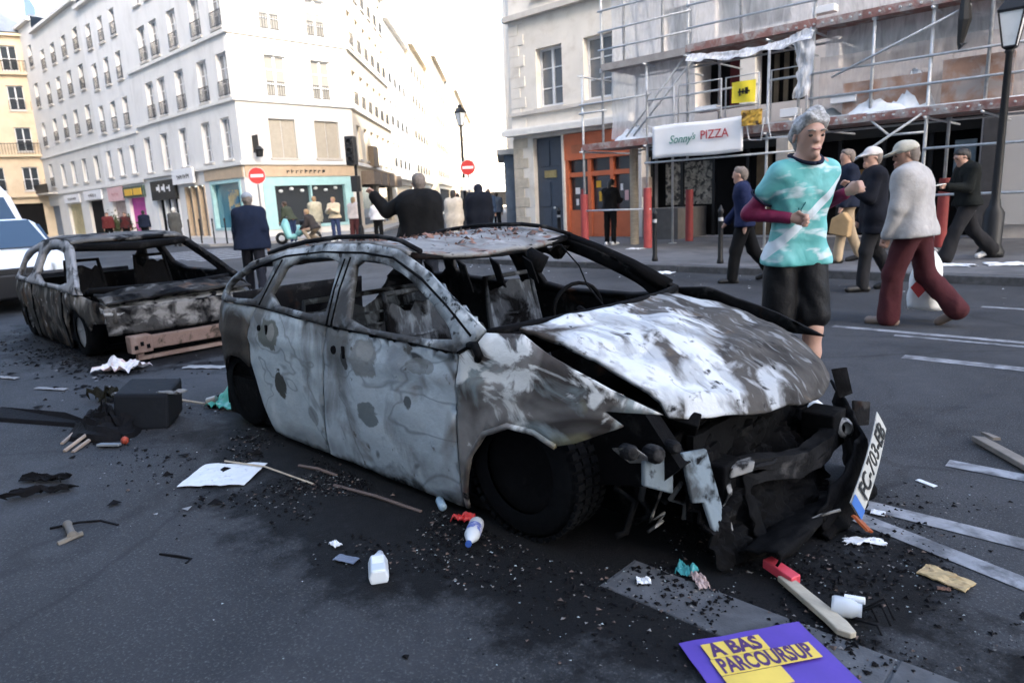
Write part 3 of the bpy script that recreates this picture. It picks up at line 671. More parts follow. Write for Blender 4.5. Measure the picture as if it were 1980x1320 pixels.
# translucent sheeting
film_m = film('scaffold_film', (.84, .84, .85), .34, .68, 3.)
film_d = film('scaffold_film_thick', (.74, .76, .80), .35, .92, 9.)
film_b = film('dusty_pink_film', (.62, .54, .50), .42, .78, 3.)
def sheet(name, x0, x1, z0, z1, y, mat, amp=.05, top=None, seed=0., nu=26, nv=18):
    def fn(u, v):
        x = x0+(x1-x0)*u; t = (top(u) if top else z1); z = z0+(t-z0)*v
        return (x, y+amp*nz(x*2.3+seed, z*1.7, seed)+amp*.5*nz(x*7, z*6, seed), z+.04*nz(x*3, seed, 5))
    return MB().grid(fn, nu, nv).build(name, mat, scf, smooth=True, fix=False)
sheet('netting', -10., -7.8, 2.7, 4.3, 14.35, film_m, .08, seed=1)
sheet('netting', -7.8, 1.5, 4.4, 6.2, 14.4, film_m, .08, seed=2)
sheet('netting', -10., -7.8, 4.4, 6.2, 14.4, film_m, .06, seed=3)
sheet('netting', -5.1, 1.5, 2.62, 3.75, 14.25, film_b, .10, seed=4)
sheet('netting', -5.1, 1.5, 3.7, 4.3, 14.5, film_m, .05, seed=6)
# the torn flap hanging over the loggia
def flap(u, v):
    x = -7.7+u*2.6; return (x, 13.88-.14*v+.05*nz(x*4, v*3), 4.22-.10*math.sin(u*math.pi)-.02*u-(.16+.10*nz(u*7, 3, 1))*v+.04*nz(x*6, v*5, 2))
MB().grid(flap, 30, 6).build('torn_flap', film_d, scf, smooth=True, fix=False)
def flap2(u, v):
    x = -5.55+.40*u*(1-.5*v)+.18*math.sin(v*2.6); return (x+.07*nz(v*4, u, 1)+.04*nz(v*9, u*3, 4), 13.85+.09*nz(u*4, v*5), 4.18-1.15*v+.10*u*(1-v)+.05*nz(u*5, v*7, 3))
MB().grid(flap2, 8, 22).build('torn_flap', film_d, scf, smooth=True, fix=False)
def heap(name, cx, cy, z, rx, ry, h, mat, seed):
    def fn(u, v):
        a = u*2*math.pi; r = v
        k = 1+.35*nz(math.cos(a)*2, math.sin(a)*2, seed)
        return (cx+rx*r*k*math.cos(a), cy+ry*r*k*math.sin(a), z+h*(1-r*r)*(1+.7*nz(r*3, math.cos(a)*3+seed, math.sin(a)*3))+.02)
    return MB().grid(fn, 26, 8).build(name, mat, scf, smooth=True)
crumple = M('crumpled_plastic', (.68, .71, .75), .35, .15, 7, .5, 14)
heap('plastic_heap', -9.3, 14.3, 2.56, .62, .32, .3, crumple, 1); heap('plastic_heap', -4.0, 14.2, 2.58, .75, .3, .33, crumple, 4)
heap('plastic_heap', -3.5, 14.25, 2.6, .4, .3, .55, crumple, 9); heap('plastic_heap', -5.0, 14.2, 2.56, .5, .3, .2, M('grey_green_bag', (.25, .27, .27), .6, .2, 5, .4, 20), 6)
for x, z, wd, hh in ((-4.8, 2.86, .45, .16), (-7.6, 3.02, .5, .12), (-5.75, 2.72, .35, .16), (-5.2, 4.5, .4, .13)):
    MB().box(x, x+wd, 13.98, 14.2, z, z+hh).build('white_box', whitep, scf, bevel=.01)
MB().box(-4.6, -3.2, 14.05, 14.12, 2.6, 3.2).build('tarred_board', M('rust_stained_board', (.34, .20, .14), .8, .35, 2, second=(.42, .36, .33), sthr=(.45, .6), sscale=2), scf)
MB().box(-3.0, -2.0, 14.05, 14.12, 2.6, 3.35).build('tarred_board', MATS['rust_stained_board'], scf)
MB().tube([(-2.72, 13.88, 4.3), (-2.7, 13.86, 3.9), (-2.74, 13.86, 3.55), (-2.7, 13.87, 3.5)], [.06, .1, .05, .08], 8).build('hanging_strap', blackp, scf)

# banner and yellow notice hang on the scaffold
bn = thing('banner', 'white pizza shop banner tied to the scaffold', 'banner', (-7.5, 13.86, 2.1))
MB().grid(lambda u, v: (-8.58+2.13*u, 13.87+.015*math.sin(u*9)+.012*nz(u*5, v*3), 2.13+.70*v+.03*u*0+.012*math.sin(u*7)), 30, 8).build('cloth', whitep, bn, smooth=True, thick=.006)
lettering('Sonny', M('green_ink', (.03, .19, .15), .7), bn, (-7.88, 13.84, 2.50), (1, 0, 0), (0, 0, 1), .24, extrude=.004, shear=.35, sx=.92)
lettering("'s", MATS['green_ink'], bn, (-7.565, 13.84, 2.53), (1, 0, 0), (0, 0, 1), .19, extrude=.004, shear=.35)
lettering('PIZZA', M('red_ink', (.34, .03, .04), .7), bn, (-7.07, 13.835, 2.53), (1, 0, 0), (0, 0, 1), .25, extrude=.004, offset=.002, sx=.95)
MB().tube([(-8.58, 13.88, 2.82), (-8.8, 13.95, 2.9)], .006, 5).build('tie', whitep, bn); MB().tube([(-6.46, 13.88, 2.82), (-6.0, 13.95, 2.9)], .006, 5).build('tie', whitep, bn)
ys = solo(MB().grid(lambda u, v: (-6.70+.5*u, 13.85+.02*math.sin(u*6+v*2), 3.10+.40*v-.03*u*(1-v)), 10, 6), 'notice_board', 'bright yellow notice with dark marks tied to the guard rail', 'notice', M('bright_yellow_sheet', (.78, .62, .03), .6, .06, 4), (-6.45, 13.85, 3.1), thick=.008)
MB().box(-6.53, -6.5, 13.815, 13.825, 3.22, 3.36).box(-6.46, -6.43, 13.815, 13.825, 3.25, 3.35).box(-6.4, -6.34, 13.815, 13.825, 3.24, 3.37).box(-6.55, -6.3, 13.815, 13.824, 3.28, 3.31).build('marks', blackp, ys)
solo(MB().grid(lambda u, v: (-6.45+.42*u, 13.8+.05*nz(u*4, v*4, 3), 2.62+.30*v), 8, 6), 'folded_tarp', 'crumpled orange-yellow cloth hanging right of the pizza banner', 'cloth', M('orange_yellow_cloth', (.55, .33, .05), .8, .3, 6, second=(.1, .06, .03), sthr=(.5, .6), sscale=8), (-6.3, 13.8, 2.62), thick=.03)

# ------------------------------------------------------------------ street furniture
def street_lamp(label, x, y, z, h, s=1.):
    t = thing('street_lamp', label, 'street lamp', (x, y, z), 'old-style street lamps')
    MB().lathe([(0, 0), (.16*s, 0), (.17*s, .08), (.12*s, .2), (.13*s, .7), (.08*s, .8), (.055*s, .95), (.042*s, h-.75*s), (.06*s, h-.72*s), (.03*s, h-.68*s)], (x, y, z), n=14).build('pole', iron, t, smooth=True)
    MB().lathe([(.1*s, 0), (.19*s, .42*s)], (x, y, z+h-.66*s), n=4).build('lantern_glass', lampglass, t)
    mb = MB()
    for k in range(4):
        a = k*math.pi/2; p = Vector((x, y, z+h-.66*s)); o = p.xy.to_3d()
    mb.lathe([(.21*s, .0), (.22*s, .03*s), (.12*s, .16*s), (.07*s, .2*s), (.08*s, .26*s), (.0, .3*s)], (x, y, z+h-.24*s), n=4)
    mb.build('lantern_cap', iron, t)
    MB().lathe([(.04*s, -.04*s), (.115*s, 0), (.1*s, .02*s)], (x, y, z+h-.67*s), n=4).build('lantern_base', iron, t)
    fr = MB(); ax = Vector((0, 0, 1)); a_ = ax.orthogonal().normalized(); b_ = ax.cross(a_)
    for k in range(4):
        d = a_*math.cos(k*math.pi/2)+b_*math.sin(k*math.pi/2); fr.tube([Vector((x, y, z+h-.66*s))+d*.102*s, Vector((x, y, z+h-.24*s))+d*.195*s], .012*s, 5)
    fr.build('lantern_frame', iron, t)
    return t
street_lamp('old-style lantern street lamp standing in the mouth of the side street', -18.7, 17.45, .12, 4.6)
street_lamp('tall dark lantern lamp post in front of the scaffold at the right', -1.98, 13.35, .12, 3.95, 1.15)
def no_entry(label, x, y, z, h, r, face, plate=False, pole=True):
    t = thing('no_entry_sign', label, 'road sign', (x, y, z), 'no-entry signs')
    n_ = Vector((face[0], face[1], 0)).normalized(); c = Vector((x, y, z+h))+n_*.05
    if pole: MB().tube([(x, y, z), (x, y, z+h+r)], .035, 8).build('pole', M('grey_post', (.18, .19, .2), .5), t)
    dk = MB().lathe([(0, 0), (r, 0), (r, .02), (0, .02)], c, axis=n_, n=28).build('disc', signred, t)
    s_ = Vector((-n_.y, n_.x, 0))
    MB().obox(c+n_*.024, s_*r*.72, n_*.003, Vector((0, 0, r*.17))).build('bar', signwhite, dk)
    MB().lathe([(r*.96, 0), (r, 0), (r, .006), (r*.96, .006)], c+n_*.021, axis=n_, n=28).build('rim', signwhite, dk)
    if plate: MB().obox(c+Vector((0, 0, -r-.3)), s_*.22, n_*.01, Vector((0, 0, .22))).build('plate', signwhite, t)
    return t
no_entry('round red no-entry sign standing before the teal corner shop', -26.4, 13.45, .12, 2.65, .33, (.85, -.5))
no_entry('round red no-entry sign with a white plate beside the central lamp', -18.35, 17.35, .12, 2.45, .27, (.7, -.7), True)
tl = thing('traffic_light', 'dark traffic light on a black pole at the corner crossing', 'traffic light', (-21.5, 14.75, .12))
MB().lathe([(0, 0), (.12, 0), (.1, .5), (.06, .6), (.05, 3.0), (0, 3.0)], (-21.5, 14.75, .12), n=10).build('pole', iron, tl)
MB().obox((-21.45, 14.6, 3.35), (.14, .1, 0), (-.1, .14, 0), (0, 0, .5)).build('housing', M('black_plastic', (.02, .02, .022), .5), tl, bevel=.03)
for k in range(3): MB().lathe([(.1, 0), (.11, .14), (.09, .14), (.085, .02), (0, .02)], (-21.33, 14.47, 3.05+k*.3), axis=(.6, -.8, 0), n=14).build('lens_hood', MATS['black_plastic'], tl)
MB().obox((-21.5, 14.7, 2.2), (.12, .05, 0), (-.05, .12, 0), (0, 0, .28)).build('repeater', MATS['black_plastic'], tl, bevel=.02)
def bollard(label, x, y, z, h=1.05, r=.045):
    t = thing('bollard', label, 'bollard', (x, y, z), 'dark iron bollards')
    MB().lathe([(0, 0), (r*1.3, 0), (r*1.3, .05), (r, .09), (r*.9, h*.85), (r*1.15, h*.87), (r*1.15, h*.9), (r*.7, h*.93), (0, h)], (x, y, z), n=12).build('post', iron, t, smooth=True)
    MB().lathe([(r*.93, 0), (r*.96, .06), (r*.93, .06)], (x, y, z+h*.72), n=12).build('collar', M('pale_band', (.4, .4, .4), .5), t)
bollard('dark bollard in front of the orange shopfront, left of the timber post', -6.95, 11.3, .12, 1.0)
bollard('dark bollard on the kerb below the pizza banner', -5.6, 11.25, .12, 1.02)
bollard('dark bollard beside the blue door', -12.3, 15.0, .12, 1.0, .055)
for k, (x, y) in enumerate(((-28.6, 12.9), (-27.6, 12.95), (-26.7, 13.0), (-25.9, 13.05), (-29.8, 12.9), (-31.0, 12.85), (-32.2, 12.85), (-33.6, 12.85))):
    t = thing('bollard', 'thin dark post in the row along the kerb before the corner shop', 'bollard', (x, y, .12), 'thin posts before the corner shop')
    MB().lathe([(0, 0), (.035, 0), (.03, .95), (.045, .98), (.03, 1.06), (0, 1.08)], (x, y, .12), n=8).build('post', iron, t)
# planter foliage in front of the far shops is a small shrub
sh_ = thing('potted_shrub', 'dark green shrub in a pot before the shops behind the smaller wreck', 'shrub', (-41.5, 12.9, .12))
MB().lathe([(0, 0), (.3, 0), (.38, .5), (.34, .5), (0, .45)], (-41.5, 12.9, .12), n=12).build('pot', M('dark_pot', (.06, .05, .05), .7), sh_)
mb = MB(); r_ = random.Random(4)
for k in range(900):
    a, b, c = r_.gauss(0, .38), r_.gauss(0, .3), abs(r_.gauss(0, .35)); p = Vector((-41.5+a, 12.9+b, .7+c)); s_ = .07
    u = Vector((r_.uniform(-1, 1), r_.uniform(-1, 1), r_.uniform(-1, 1))).normalized(); v = u.orthogonal()
    mb.quad(p-u*s_, p+v*s_*.5, p+u*s_, p-v*s_*.5)
mb.build('foliage', M('shrub_leaf', (.07, .08, .03), .8, .4, 5), sh_, fix=False)

# ------------------------------------------------------------------ vehicles behind
wv = M('white_car_paint', (.72, .74, .77), .3, .03, 2); bluegl = glass_dark('blue_windscreen', (.022, .045, .075), .08)
blk = M('black_trim', (.007, .007, .008), .5, .2, 5, spec=.3)
def extr(pr, y0, y1, x0, taper=.0):
    """side profile (x, z) lofted over the width with rounded edges"""
    ys = [0, .04, .12, .5, .88, .96, 1]; rows = []
    mb = MB(); n = len(pr); cx = sum(p[0] for p in pr)/n
    for t in ys:
        e = abs(t-.5)*2; k = 1-.05*max(0, (e-.76)/.24)**2
        for x, z in pr:
            inn = taper*max(0, z-.85); yy = y0+(y1-y0)*t; yc = (y0+y1)/2
            mb.v.append((x0+cx+(x-cx)*k-(.18*e**3 if x > cx else -.06*e**3), yc+(yy-yc)*(1-inn), z if z < .3 else .3+(z-.3)*(1-.03*max(0, (e-.76)/.24)**2)))
    for a in range(len(ys)-1):
        for q in range(n): mb.f.append((a*n+q, a*n+(q+1) % n, (a+1)*n+(q+1) % n, (a+1)*n+q))
    mb.f.append(tuple(range(n))); mb.f.append(tuple(len(ys)*n-1-q for q in range(n)))
    return mb
def wheel(parent, x, y, r, w_, tyre=None, rim=None, axis=(0, -1, 0), n=26):
    t = MB().lathe([(r*.62, -w_/2), (r*.9, -w_/2), (r*.985, -w_*.36), (r, 0), (r*.985, w_*.36), (r*.9, w_/2), (r*.62, w_/2)], (x, y, r), axis=axis, n=n).build('wheel', tyre or blk, parent, smooth=True)
    MB().lathe([(0, w_*.2), (r*.12, w_*.24), (r*.2, w_*.18), (r*.5, w_*.26), (r*.63, w_*.42), (r*.63, -w_*.4), (0, -w_*.4)], (x, y, r), axis=axis, n=n).build('rim', rim or M('alloy', (.35, .36, .38), .4, metal=.5), t, smooth=True)
    return t
wc = thing('parked_car', 'white car with a blue tinted windscreen parked behind the smaller wreck', 'car', (-15.2, 2.6, 0))
prof = [(-2.2, .35), (-2.25, .8), (-2.1, .95), (-1.75, 1.36), (-1.3, 1.46), (.0, 1.47), (.35, 1.42), (1.15, .95), (1.95, .84), (2.15, .70), (2.2, .38), (1.9, .2), (-1.9, .2)]
body = extr(prof, 1.75, 3.72, -15.3, .10).build('body', wv, wc, smooth=True, bevel=.03)
MB().prism([(-14.93, 1.98, 1.42), (-14.93, 3.5, 1.42), (-14.20, 3.6, .97), (-14.20, 1.86, .97)], (.035, 0, .025)).build('windscreen', bluegl, wc)
for y0, y1 in ((1.72, 1.76), (3.70, 3.75)): MB().prism([(-16.8, y0, .97), (-14.5, y0, .97), (-15.05, y0+(.06 if y0 < 2 else -.06), 1.36), (-16.6, y0+(.06 if y0 < 2 else -.06), 1.36)], (0, y1-y0, 0)).build('side_window', bluegl, wc)
MB().box(-13.2, -13.03, 1.85, 3.62, .22, .62).build('bumper', blk, wc, bevel=.04); MB().box(-13.2, -13.05, 2.25, 3.2, .60, .70).build('grille', blk, wc, bevel=.02)
for y in (1.84, 3.36): MB().box(-13.4, -13.07, y, y+.3, .60, .75).build('headlight', lampglass, wc, bevel=.03)
MB().box(-13.16, -13.015, 3.1, 3.3, .48, .56).build('fog_lamp', lampglass, wc)
MB().box(-14.4, -14.2, 3.74, 3.93, .93, 1.06).build('mirror', wv, wc, bevel=.03)
for x in (-13.9, -16.6):
    for y in (1.84, 3.62): wheel(wc, x, y, .32, .2, axis=(0, -1 if y < 2 else 1, 0))
wc.location.y -= .36
vn = thing('delivery_van', 'tall white van with a rounded roof behind the white car', 'van', (-21, 3.2, 0))
pv = [(-2.4, .4), (-2.45, 2.2), (-2.2, 2.55), (-1.2, 2.68), (.4, 2.62), (1.1, 2.3), (1.9, 1.35), (2.4, 1.1), (2.5, .5), (2.2, .3), (-2.2, .3)]
extr(pv, 1.7, 3.75, -21.3, .08).build('body', M('white_van_paint', (.80, .76, .74), .5, .03, 2), vn, smooth=True, bevel=.05)
MB().prism([(-20.05, 1.95, 2.2), (-20.05, 3.4, 2.2), (-19.45, 3.5, 1.45), (-19.45, 1.9, 1.45)], (.04, 0, .03)).build('windscreen', bluegl, vn)
MB().box(-18.95, -18.8, 1.85, 3.6, .35, .7).build('bumper', blk, vn, bevel=.04)
for x in (-19.6, -22.8):
    for y in (1.8, 3.62): wheel(vn, x, y, .33, .22, axis=(0, -1 if y < 2 else 1, 0))
vn.scale = (1, 1, .9); vn.location.y += .42
# teal scooter and a motorbike at the corner
st = thing('scooter', 'pale teal scooter parked at the corner before the shop', 'scooter', (-23.8, 13.5, .12))
b0 = Vector((-23.8, 13.5, .12)); d1 = Vector((-.6, -.8, 0)); n1 = Vector((.8, -.6, 0))
for k in (-.62, .62): MB().lathe([(.12, -.05), (.2, -.05), (.23, 0), (.2, .05), (.12, .05)], b0+d1*k+Vector((0, 0, .23)), axis=n1, n=16).build('wheel', blk, st, smooth=True)
tealpaint = M('teal_scooter_paint', (.22, .50, .50), .35, .05, 3)
MB().tube([b0+d1*-.75+Vector((0, 0, .5)), b0+d1*-.45+Vector((0, 0, .62)), b0+d1*-.1+Vector((0, 0, .5)), b0+d1*.05+Vector((0, 0, .3))], [.08, .2, .18, .1], 10).build('rear_body', tealpaint, st, smooth=True)
MB().tube([b0+d1*.05+Vector((0, 0, .28)), b0+d1*.35+Vector((0, 0, .28)), b0+d1*.45+Vector((0, 0, .75)), b0+d1*.42+Vector((0, 0, .95))], [.12, .14, .16, .07], 10).build('leg_shield', tealpaint, st, smooth=True)
MB().tube([b0+d1*-.65+Vector((0, 0, .78)), b0+d1*-.1+Vector((0, 0, .76))], [.1, .13], 8).build('seat', blk, st, smooth=True)
MB().tube([b0+d1*.4+n1*-.32+Vector((0, 0, 1.02)), b0+d1*.43+Vector((0, 0, .98)), b0+d1*.4+n1*.32+Vector((0, 0, 1.02))], .025, 6).build('handlebar', blk, st, smooth=True)
# ------------------------------------------------------------------ burnt cars
SOOT = (.004, .004, .0045)
soot_m = burnt('soot_black', (.005, .005, .0055), [((.03, .029, .028), 9, .60, .78, .3, None, None)], .85, .5, 40)
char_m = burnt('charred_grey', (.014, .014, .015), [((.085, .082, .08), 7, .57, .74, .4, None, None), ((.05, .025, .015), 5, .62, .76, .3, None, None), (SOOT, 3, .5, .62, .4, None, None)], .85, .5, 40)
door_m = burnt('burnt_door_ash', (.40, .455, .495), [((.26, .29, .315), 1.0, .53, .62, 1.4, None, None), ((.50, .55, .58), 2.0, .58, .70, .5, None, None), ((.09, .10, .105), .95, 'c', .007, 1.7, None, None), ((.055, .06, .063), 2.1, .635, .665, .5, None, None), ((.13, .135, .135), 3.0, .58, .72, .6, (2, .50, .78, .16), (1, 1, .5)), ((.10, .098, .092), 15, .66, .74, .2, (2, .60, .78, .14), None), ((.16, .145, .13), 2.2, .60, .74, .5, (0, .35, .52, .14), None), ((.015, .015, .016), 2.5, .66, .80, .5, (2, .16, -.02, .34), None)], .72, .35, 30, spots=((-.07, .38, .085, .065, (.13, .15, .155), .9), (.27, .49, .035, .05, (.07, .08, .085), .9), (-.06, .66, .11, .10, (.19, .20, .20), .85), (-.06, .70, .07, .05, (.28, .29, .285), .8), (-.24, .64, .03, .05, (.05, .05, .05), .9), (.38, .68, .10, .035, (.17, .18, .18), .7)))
rdoor_m = burnt('burnt_rear_door', (.37, .42, .445), [((.23, .255, .27), 1.1, .53, .62, 1.4, None, None), ((.47, .51, .53), 2.3, .58, .70, .6, None, None), ((.09, .10, .10), 1.05, 'c', .007, 1.8, None, None), ((.06, .06, .055), 2.1, .66, .70, .5, (0, -.75, -1.3, .12), None), ((.13, .135, .135), 3.0, .56, .72, .6, (2, .55, .80, .18), (1, 1, .5)), ((.015, .015, .016), 2.5, .66, .80, .5, (2, .16, -.02, .34), None)], .72, .35, 30, spots=((-.95, .39, .075, .085, (.045, .045, .04), .95), (-1.02, .68, .13, .10, (.11, .115, .10), .9), (-1.0, .70, .05, .05, (.26, .26, .24), .8), (-.62, .25, .06, .07, (.17, .185, .19), .7)))
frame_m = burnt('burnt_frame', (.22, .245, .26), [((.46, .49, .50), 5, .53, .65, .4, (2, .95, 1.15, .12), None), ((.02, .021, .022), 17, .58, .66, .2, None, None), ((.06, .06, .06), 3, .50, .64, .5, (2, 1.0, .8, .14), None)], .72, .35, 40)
roof_m = burnt('burnt_roof', (.23, .225, .22), [((.15, .145, .14), 4, .48, .62, .8, None, None), ((.38, .37, .36), 7, .58, .72, .5, None, None), ((.16, .08, .06), 9, .58, .68, .3, None, None), (SOOT, 14, .64, .7, .2, None, None)], .75, .5, 30)
fender_m = burnt('burnt_fender', (.24, .225, .215), [((.06, .052, .048), 2.2, .47, .62, .9, (2, .6, .82, .12), None), ((.24, .275, .28), 3, .54, .62, .6, None, None), ((.62, .62, .60), 2.6, .605, .66, .9, (2, .5, .68, .10), (1.6, 1, 2.4)), ((.27, .25, .15), 2.2, .735, .79, .4, ((2, .56, .44, .07), (0, .95, 1.15, .13)), None), ((.015, .015, .016), 6, .65, .72, .4, None, None)], .7, .3, 30)
quarter_m = burnt('burnt_quarter', (.05, .045, .04), [((.10, .088, .075), 2.6, .5, .7, .6, None, None), ((.20, .22, .225), 3, .60, .74, .5, (2, .70, .82, .22), None), (SOOT, 2.0, .46, .66, .5, (2, .5, .15, .22), None)], .8, .3, 30)
hood_m = burnt('burnt_bonnet_ash', (.075, .070, .066), [((.03, .028, .027), 2.4, .50, .66, .8, None, None), ((.13, .09, .06), 3.0, .60, .72, .6, None, None), ((.36, .375, .39), 2.6, .70, .80, .9, ((0, 1.75, 1.35, .12), (1, .30, -.18, .24)), (1, 1.6, 1)), ((.54, .555, .57), 3.6, .76, .86, .9, ((0, 1.72, 1.30, .14), (1, .22, -.22, .22)), (1, 1.8, 1)), ((.20, .205, .21), 7, .56, .68, 1.2, None, (1, 2.6, 1)), ((.05, .042, .036), 3.5, .62, .76, .8, (1, -.40, -.62, .24), None), ((.02, .02, .021), 11, .63, .69, .3, None, None)], .8, .6, 16)
blue_m = burnt('blue_grey_bracket', (.16, .195, .22), [((.05, .056, .06), 6, .5, .65, .5, None, None), (SOOT, 9, .58, .66, .3, None, None)], .7, .3, 30)
ash_strip = burnt('pale_ash_metal', (.22, .215, .205), [((.02, .02, .02), 14, .48, .58, .5, None, None)], .8, .5, 40)
rust_m = burnt('pinkish_rust', (.20, .135, .11), [((.29, .22, .185), 3, .5, .66, .5, None, None), ((.06, .045, .035), 7, .58, .68, .5, None, None)], .8, .4, 40)
streak_m = burnt('streaked_burnt_side', (.055, .052, .048), [((.21, .195, .175), 2.6, .53, .68, .6, (2, .2, .75, .10), (2.0, 1, .9)), ((.10, .07, .05), 3.2, .52, .66, .4, None, (1.6, 1, .9)), (SOOT, 2.6, .52, .68, .6, (2, .5, .05, .16), (1.8, 1, 1)), ((.42, .41, .40), 7, .64, .70, .3, (2, .55, .72, .10), (1.4, 1, 1))], .8, .5, 30)
grey_m = burnt('grey_burnt_pillar', (.26, .26, .265), [((.44, .43, .43), 5, .55, .68, .4, None, None), ((.03, .03, .03), 4, .53, .64, .5, None, None)], .8, .4, 40)
tyre_m = M('scorched_tyre', (.0045, .005, .006), .85, .3, 20, .4, 80, spec=.06)

def dens(poly, r):
    out = []
    for a, b in zip(poly, poly[1:]+poly[:1]):
        L = math.dist(a, b); n = max(1, int(L/r))
        for k in range(n): out.append((a[0]+(b[0]-a[0])*k/n, a[1]+(b[1]-a[1])*k/n))
    return out
def chaikin(poly, it=1):
    for _ in range(it):
        o = []
        for a, b in zip(poly, poly[1:]+poly[:1]):
            o += [(a[0]*.8+b[0]*.2, a[1]*.8+b[1]*.2), (a[0]*.2+b[0]*.8, a[1]*.2+b[1]*.8)]
        poly = o
    return poly
def inside(p, poly):
    c = False; x, y = p
    for (x0, y0), (x1, y1) in zip(poly, poly[1:]+poly[:1]):
        if (y0 > y) != (y1 > y) and x < (x1-x0)*(y-y0)/(y1-y0)+x0: c = not c
    return c
class CarKit:
    def __init__(s, root, Y0, W, xf, xr, k=1., belt=.76, tumble=.5, seed=0.):
        s.root, s.Y0, s.W, s.xf, s.xr, s.k, s.belt, s.tumble, s.seed = root, Y0, W, xf, xr, k, belt, tumble, seed
    def T(s, p): return (p[0]*s.k, p[1]*s.k, CAMH-(CAMH-p[2])*s.k)
    def inward(s, x, z):
        t = max(0, z-s.belt)
        i = .05*max(0, (.45-z)/.45)**2+(.02*max(0, (z-.45)/(s.belt-.45))**2 if z < s.belt else .02+s.tumble*t)
        i -= .013*math.exp(-((z-s.belt+.13)/.04)**2)
        if x > s.xf: i += .22*((x-s.xf)/.7)**2
        if x < s.xr: i += .22*((s.xr-x)/.55)**2
        return i
    def side(s, x, z, far=False, amp=.006):
        y = s.Y0+s.inward(x, z)+amp*nz(x*4+s.seed, z*4, 3+far)+amp*.5*nz(x*11, z*11, s.seed)
        return (x, 2*s.Y0+s.W-y if far else y, z)
    def build(s, mb, name, mat, parent=None, **k):
        mb.v = [s.T(p) for p in mb.v]; return mb.build(name, mat, parent or s.root, **k)
    def panel(s, name, outline, mat, holes=(), far=False, res=.035, thick=.014, amp=.006, round_=0):
        if round_: outline = chaikin(outline, round_)
        O = dens(outline, res); H_ = [dens(chaikin(list(h), 1), res) for h in holes]
        vs = [Vector(p) for p in O]; ed = [(i, (i+1) % len(O)) for i in range(len(O))]
        for h in H_:
            b = len(vs); vs += [Vector(p) for p in h]; ed += [(b+i, b+(i+1) % len(h)) for i in range(len(h))]
        bx = [p[0] for p in O]; bz = [p[1] for p in O]; allb = O+[q for h in H_ for q in h]
        A = np.array(allb); r2 = res*1.15
        x = min(bx)+r2/2; row = 0
        while x < max(bx):
            z = min(bz)+(r2*.5 if row % 2 else 0)
            while z < max(bz):
                p = (x, z)
                if inside(p, O) and not any(inside(p, h) for h in H_) and np.min((A[:, 0]-x)**2+(A[:, 1]-z)**2) > (res*.45)**2: vs.append(Vector(p))
                z += r2
            x += r2*.87; row += 1
        rv, _, rf, *_r = delaunay_2d_cdt(vs, ed, [], 0, 1e-5)
        mb = MB(); mb.v = [s.side(v.x, v.y, far, amp) for v in rv]
        for f in rf:
            c = sum((rv[i] for i in f), Vector((0, 0)))/len(f)
            if inside(c, O) and not any(inside(c, h) for h in H_): mb.f.append(tuple(f))
        return s.build(mb, name, mat, smooth=True, thick=thick*s.k)

bc = thing('burnt_estate_car', 'burnt-out ash-grey estate car with a warped white-ashed bonnet and torn-open front', 'car wreck', (-2.75, 2.7, 0), 'burnt-out cars')
K = CarKit(bc, 1.93, 1.70, -1.6, -4.4, .974)
outer = [(-4.76, .815), (-4.58, .945), (-4.33, 1.06), (-3.91, 1.15), (-3.47, 1.19), (-3.07, 1.195), (-2.81, 1.17), (-2.54, 1.075), (-2.3, .965), (-2.06, .855), (-2.10, .80), (-2.19, .752), (-2.66, .762), (-3.26, .775), (-4.07, .818)]
qwin = [(-4.65, .86), (-4.50, .955), (-4.26, 1.05), (-3.99, 1.09), (-4.07, .855), (-4.39, .845)]
rwin = [(-3.86, 1.105), (-3.31, 1.125), (-3.285, .96), (-3.28, .81), (-3.97, .845)]
fwin = [(-3.165, 1.115), (-2.9, 1.105), (-2.68, 1.045), (-2.43, .935), (-2.28, .855), (-2.22, .785), (-3.05, .79), (-3.12, .97)]
fdoor = [(-3.237, .766), (-2.66, .755), (-2.192, .745), (-2.205, .53), (-2.25, .0), (-2.76, -.005), (-3.395, 0), (-3.33, .25), (-3.29, .45)]
rdoor = [(-4.075, .81), (-3.25, .767), (-3.303, .45), (-3.343, .25), (-3.408, .0), (-3.87, .0), (-4.02, .01), (-4.09, .21), (-4.155, .46), (-4.145, .66)]
quart = [(-4.083, .81), (-4.76, .808), (-4.90, .62), (-4.95, .4), (-4.90, .2), (-4.76, .12), (-4.70, .27), (-4.6, .40), (-4.45, .47), (-4.30, .47), (-4.19, .42), (-4.165, .46), (-4.155, .66)]
fend = [(-2.178, .745), (-2.09, .79), (-2.05, .845), (-1.84, .86), (-1.69, .80), (-1.46, .735), (-1.2, .64), (-1.41, .632), (-1.34, .58), (-1.53, .485), (-1.63, .45), (-1.73, .488), (-1.87, .492), (-2.01, .43), (-2.13, .29), (-2.19, .15), (-2.215, .0), (-2.238, .0), (-2.192, .53)]
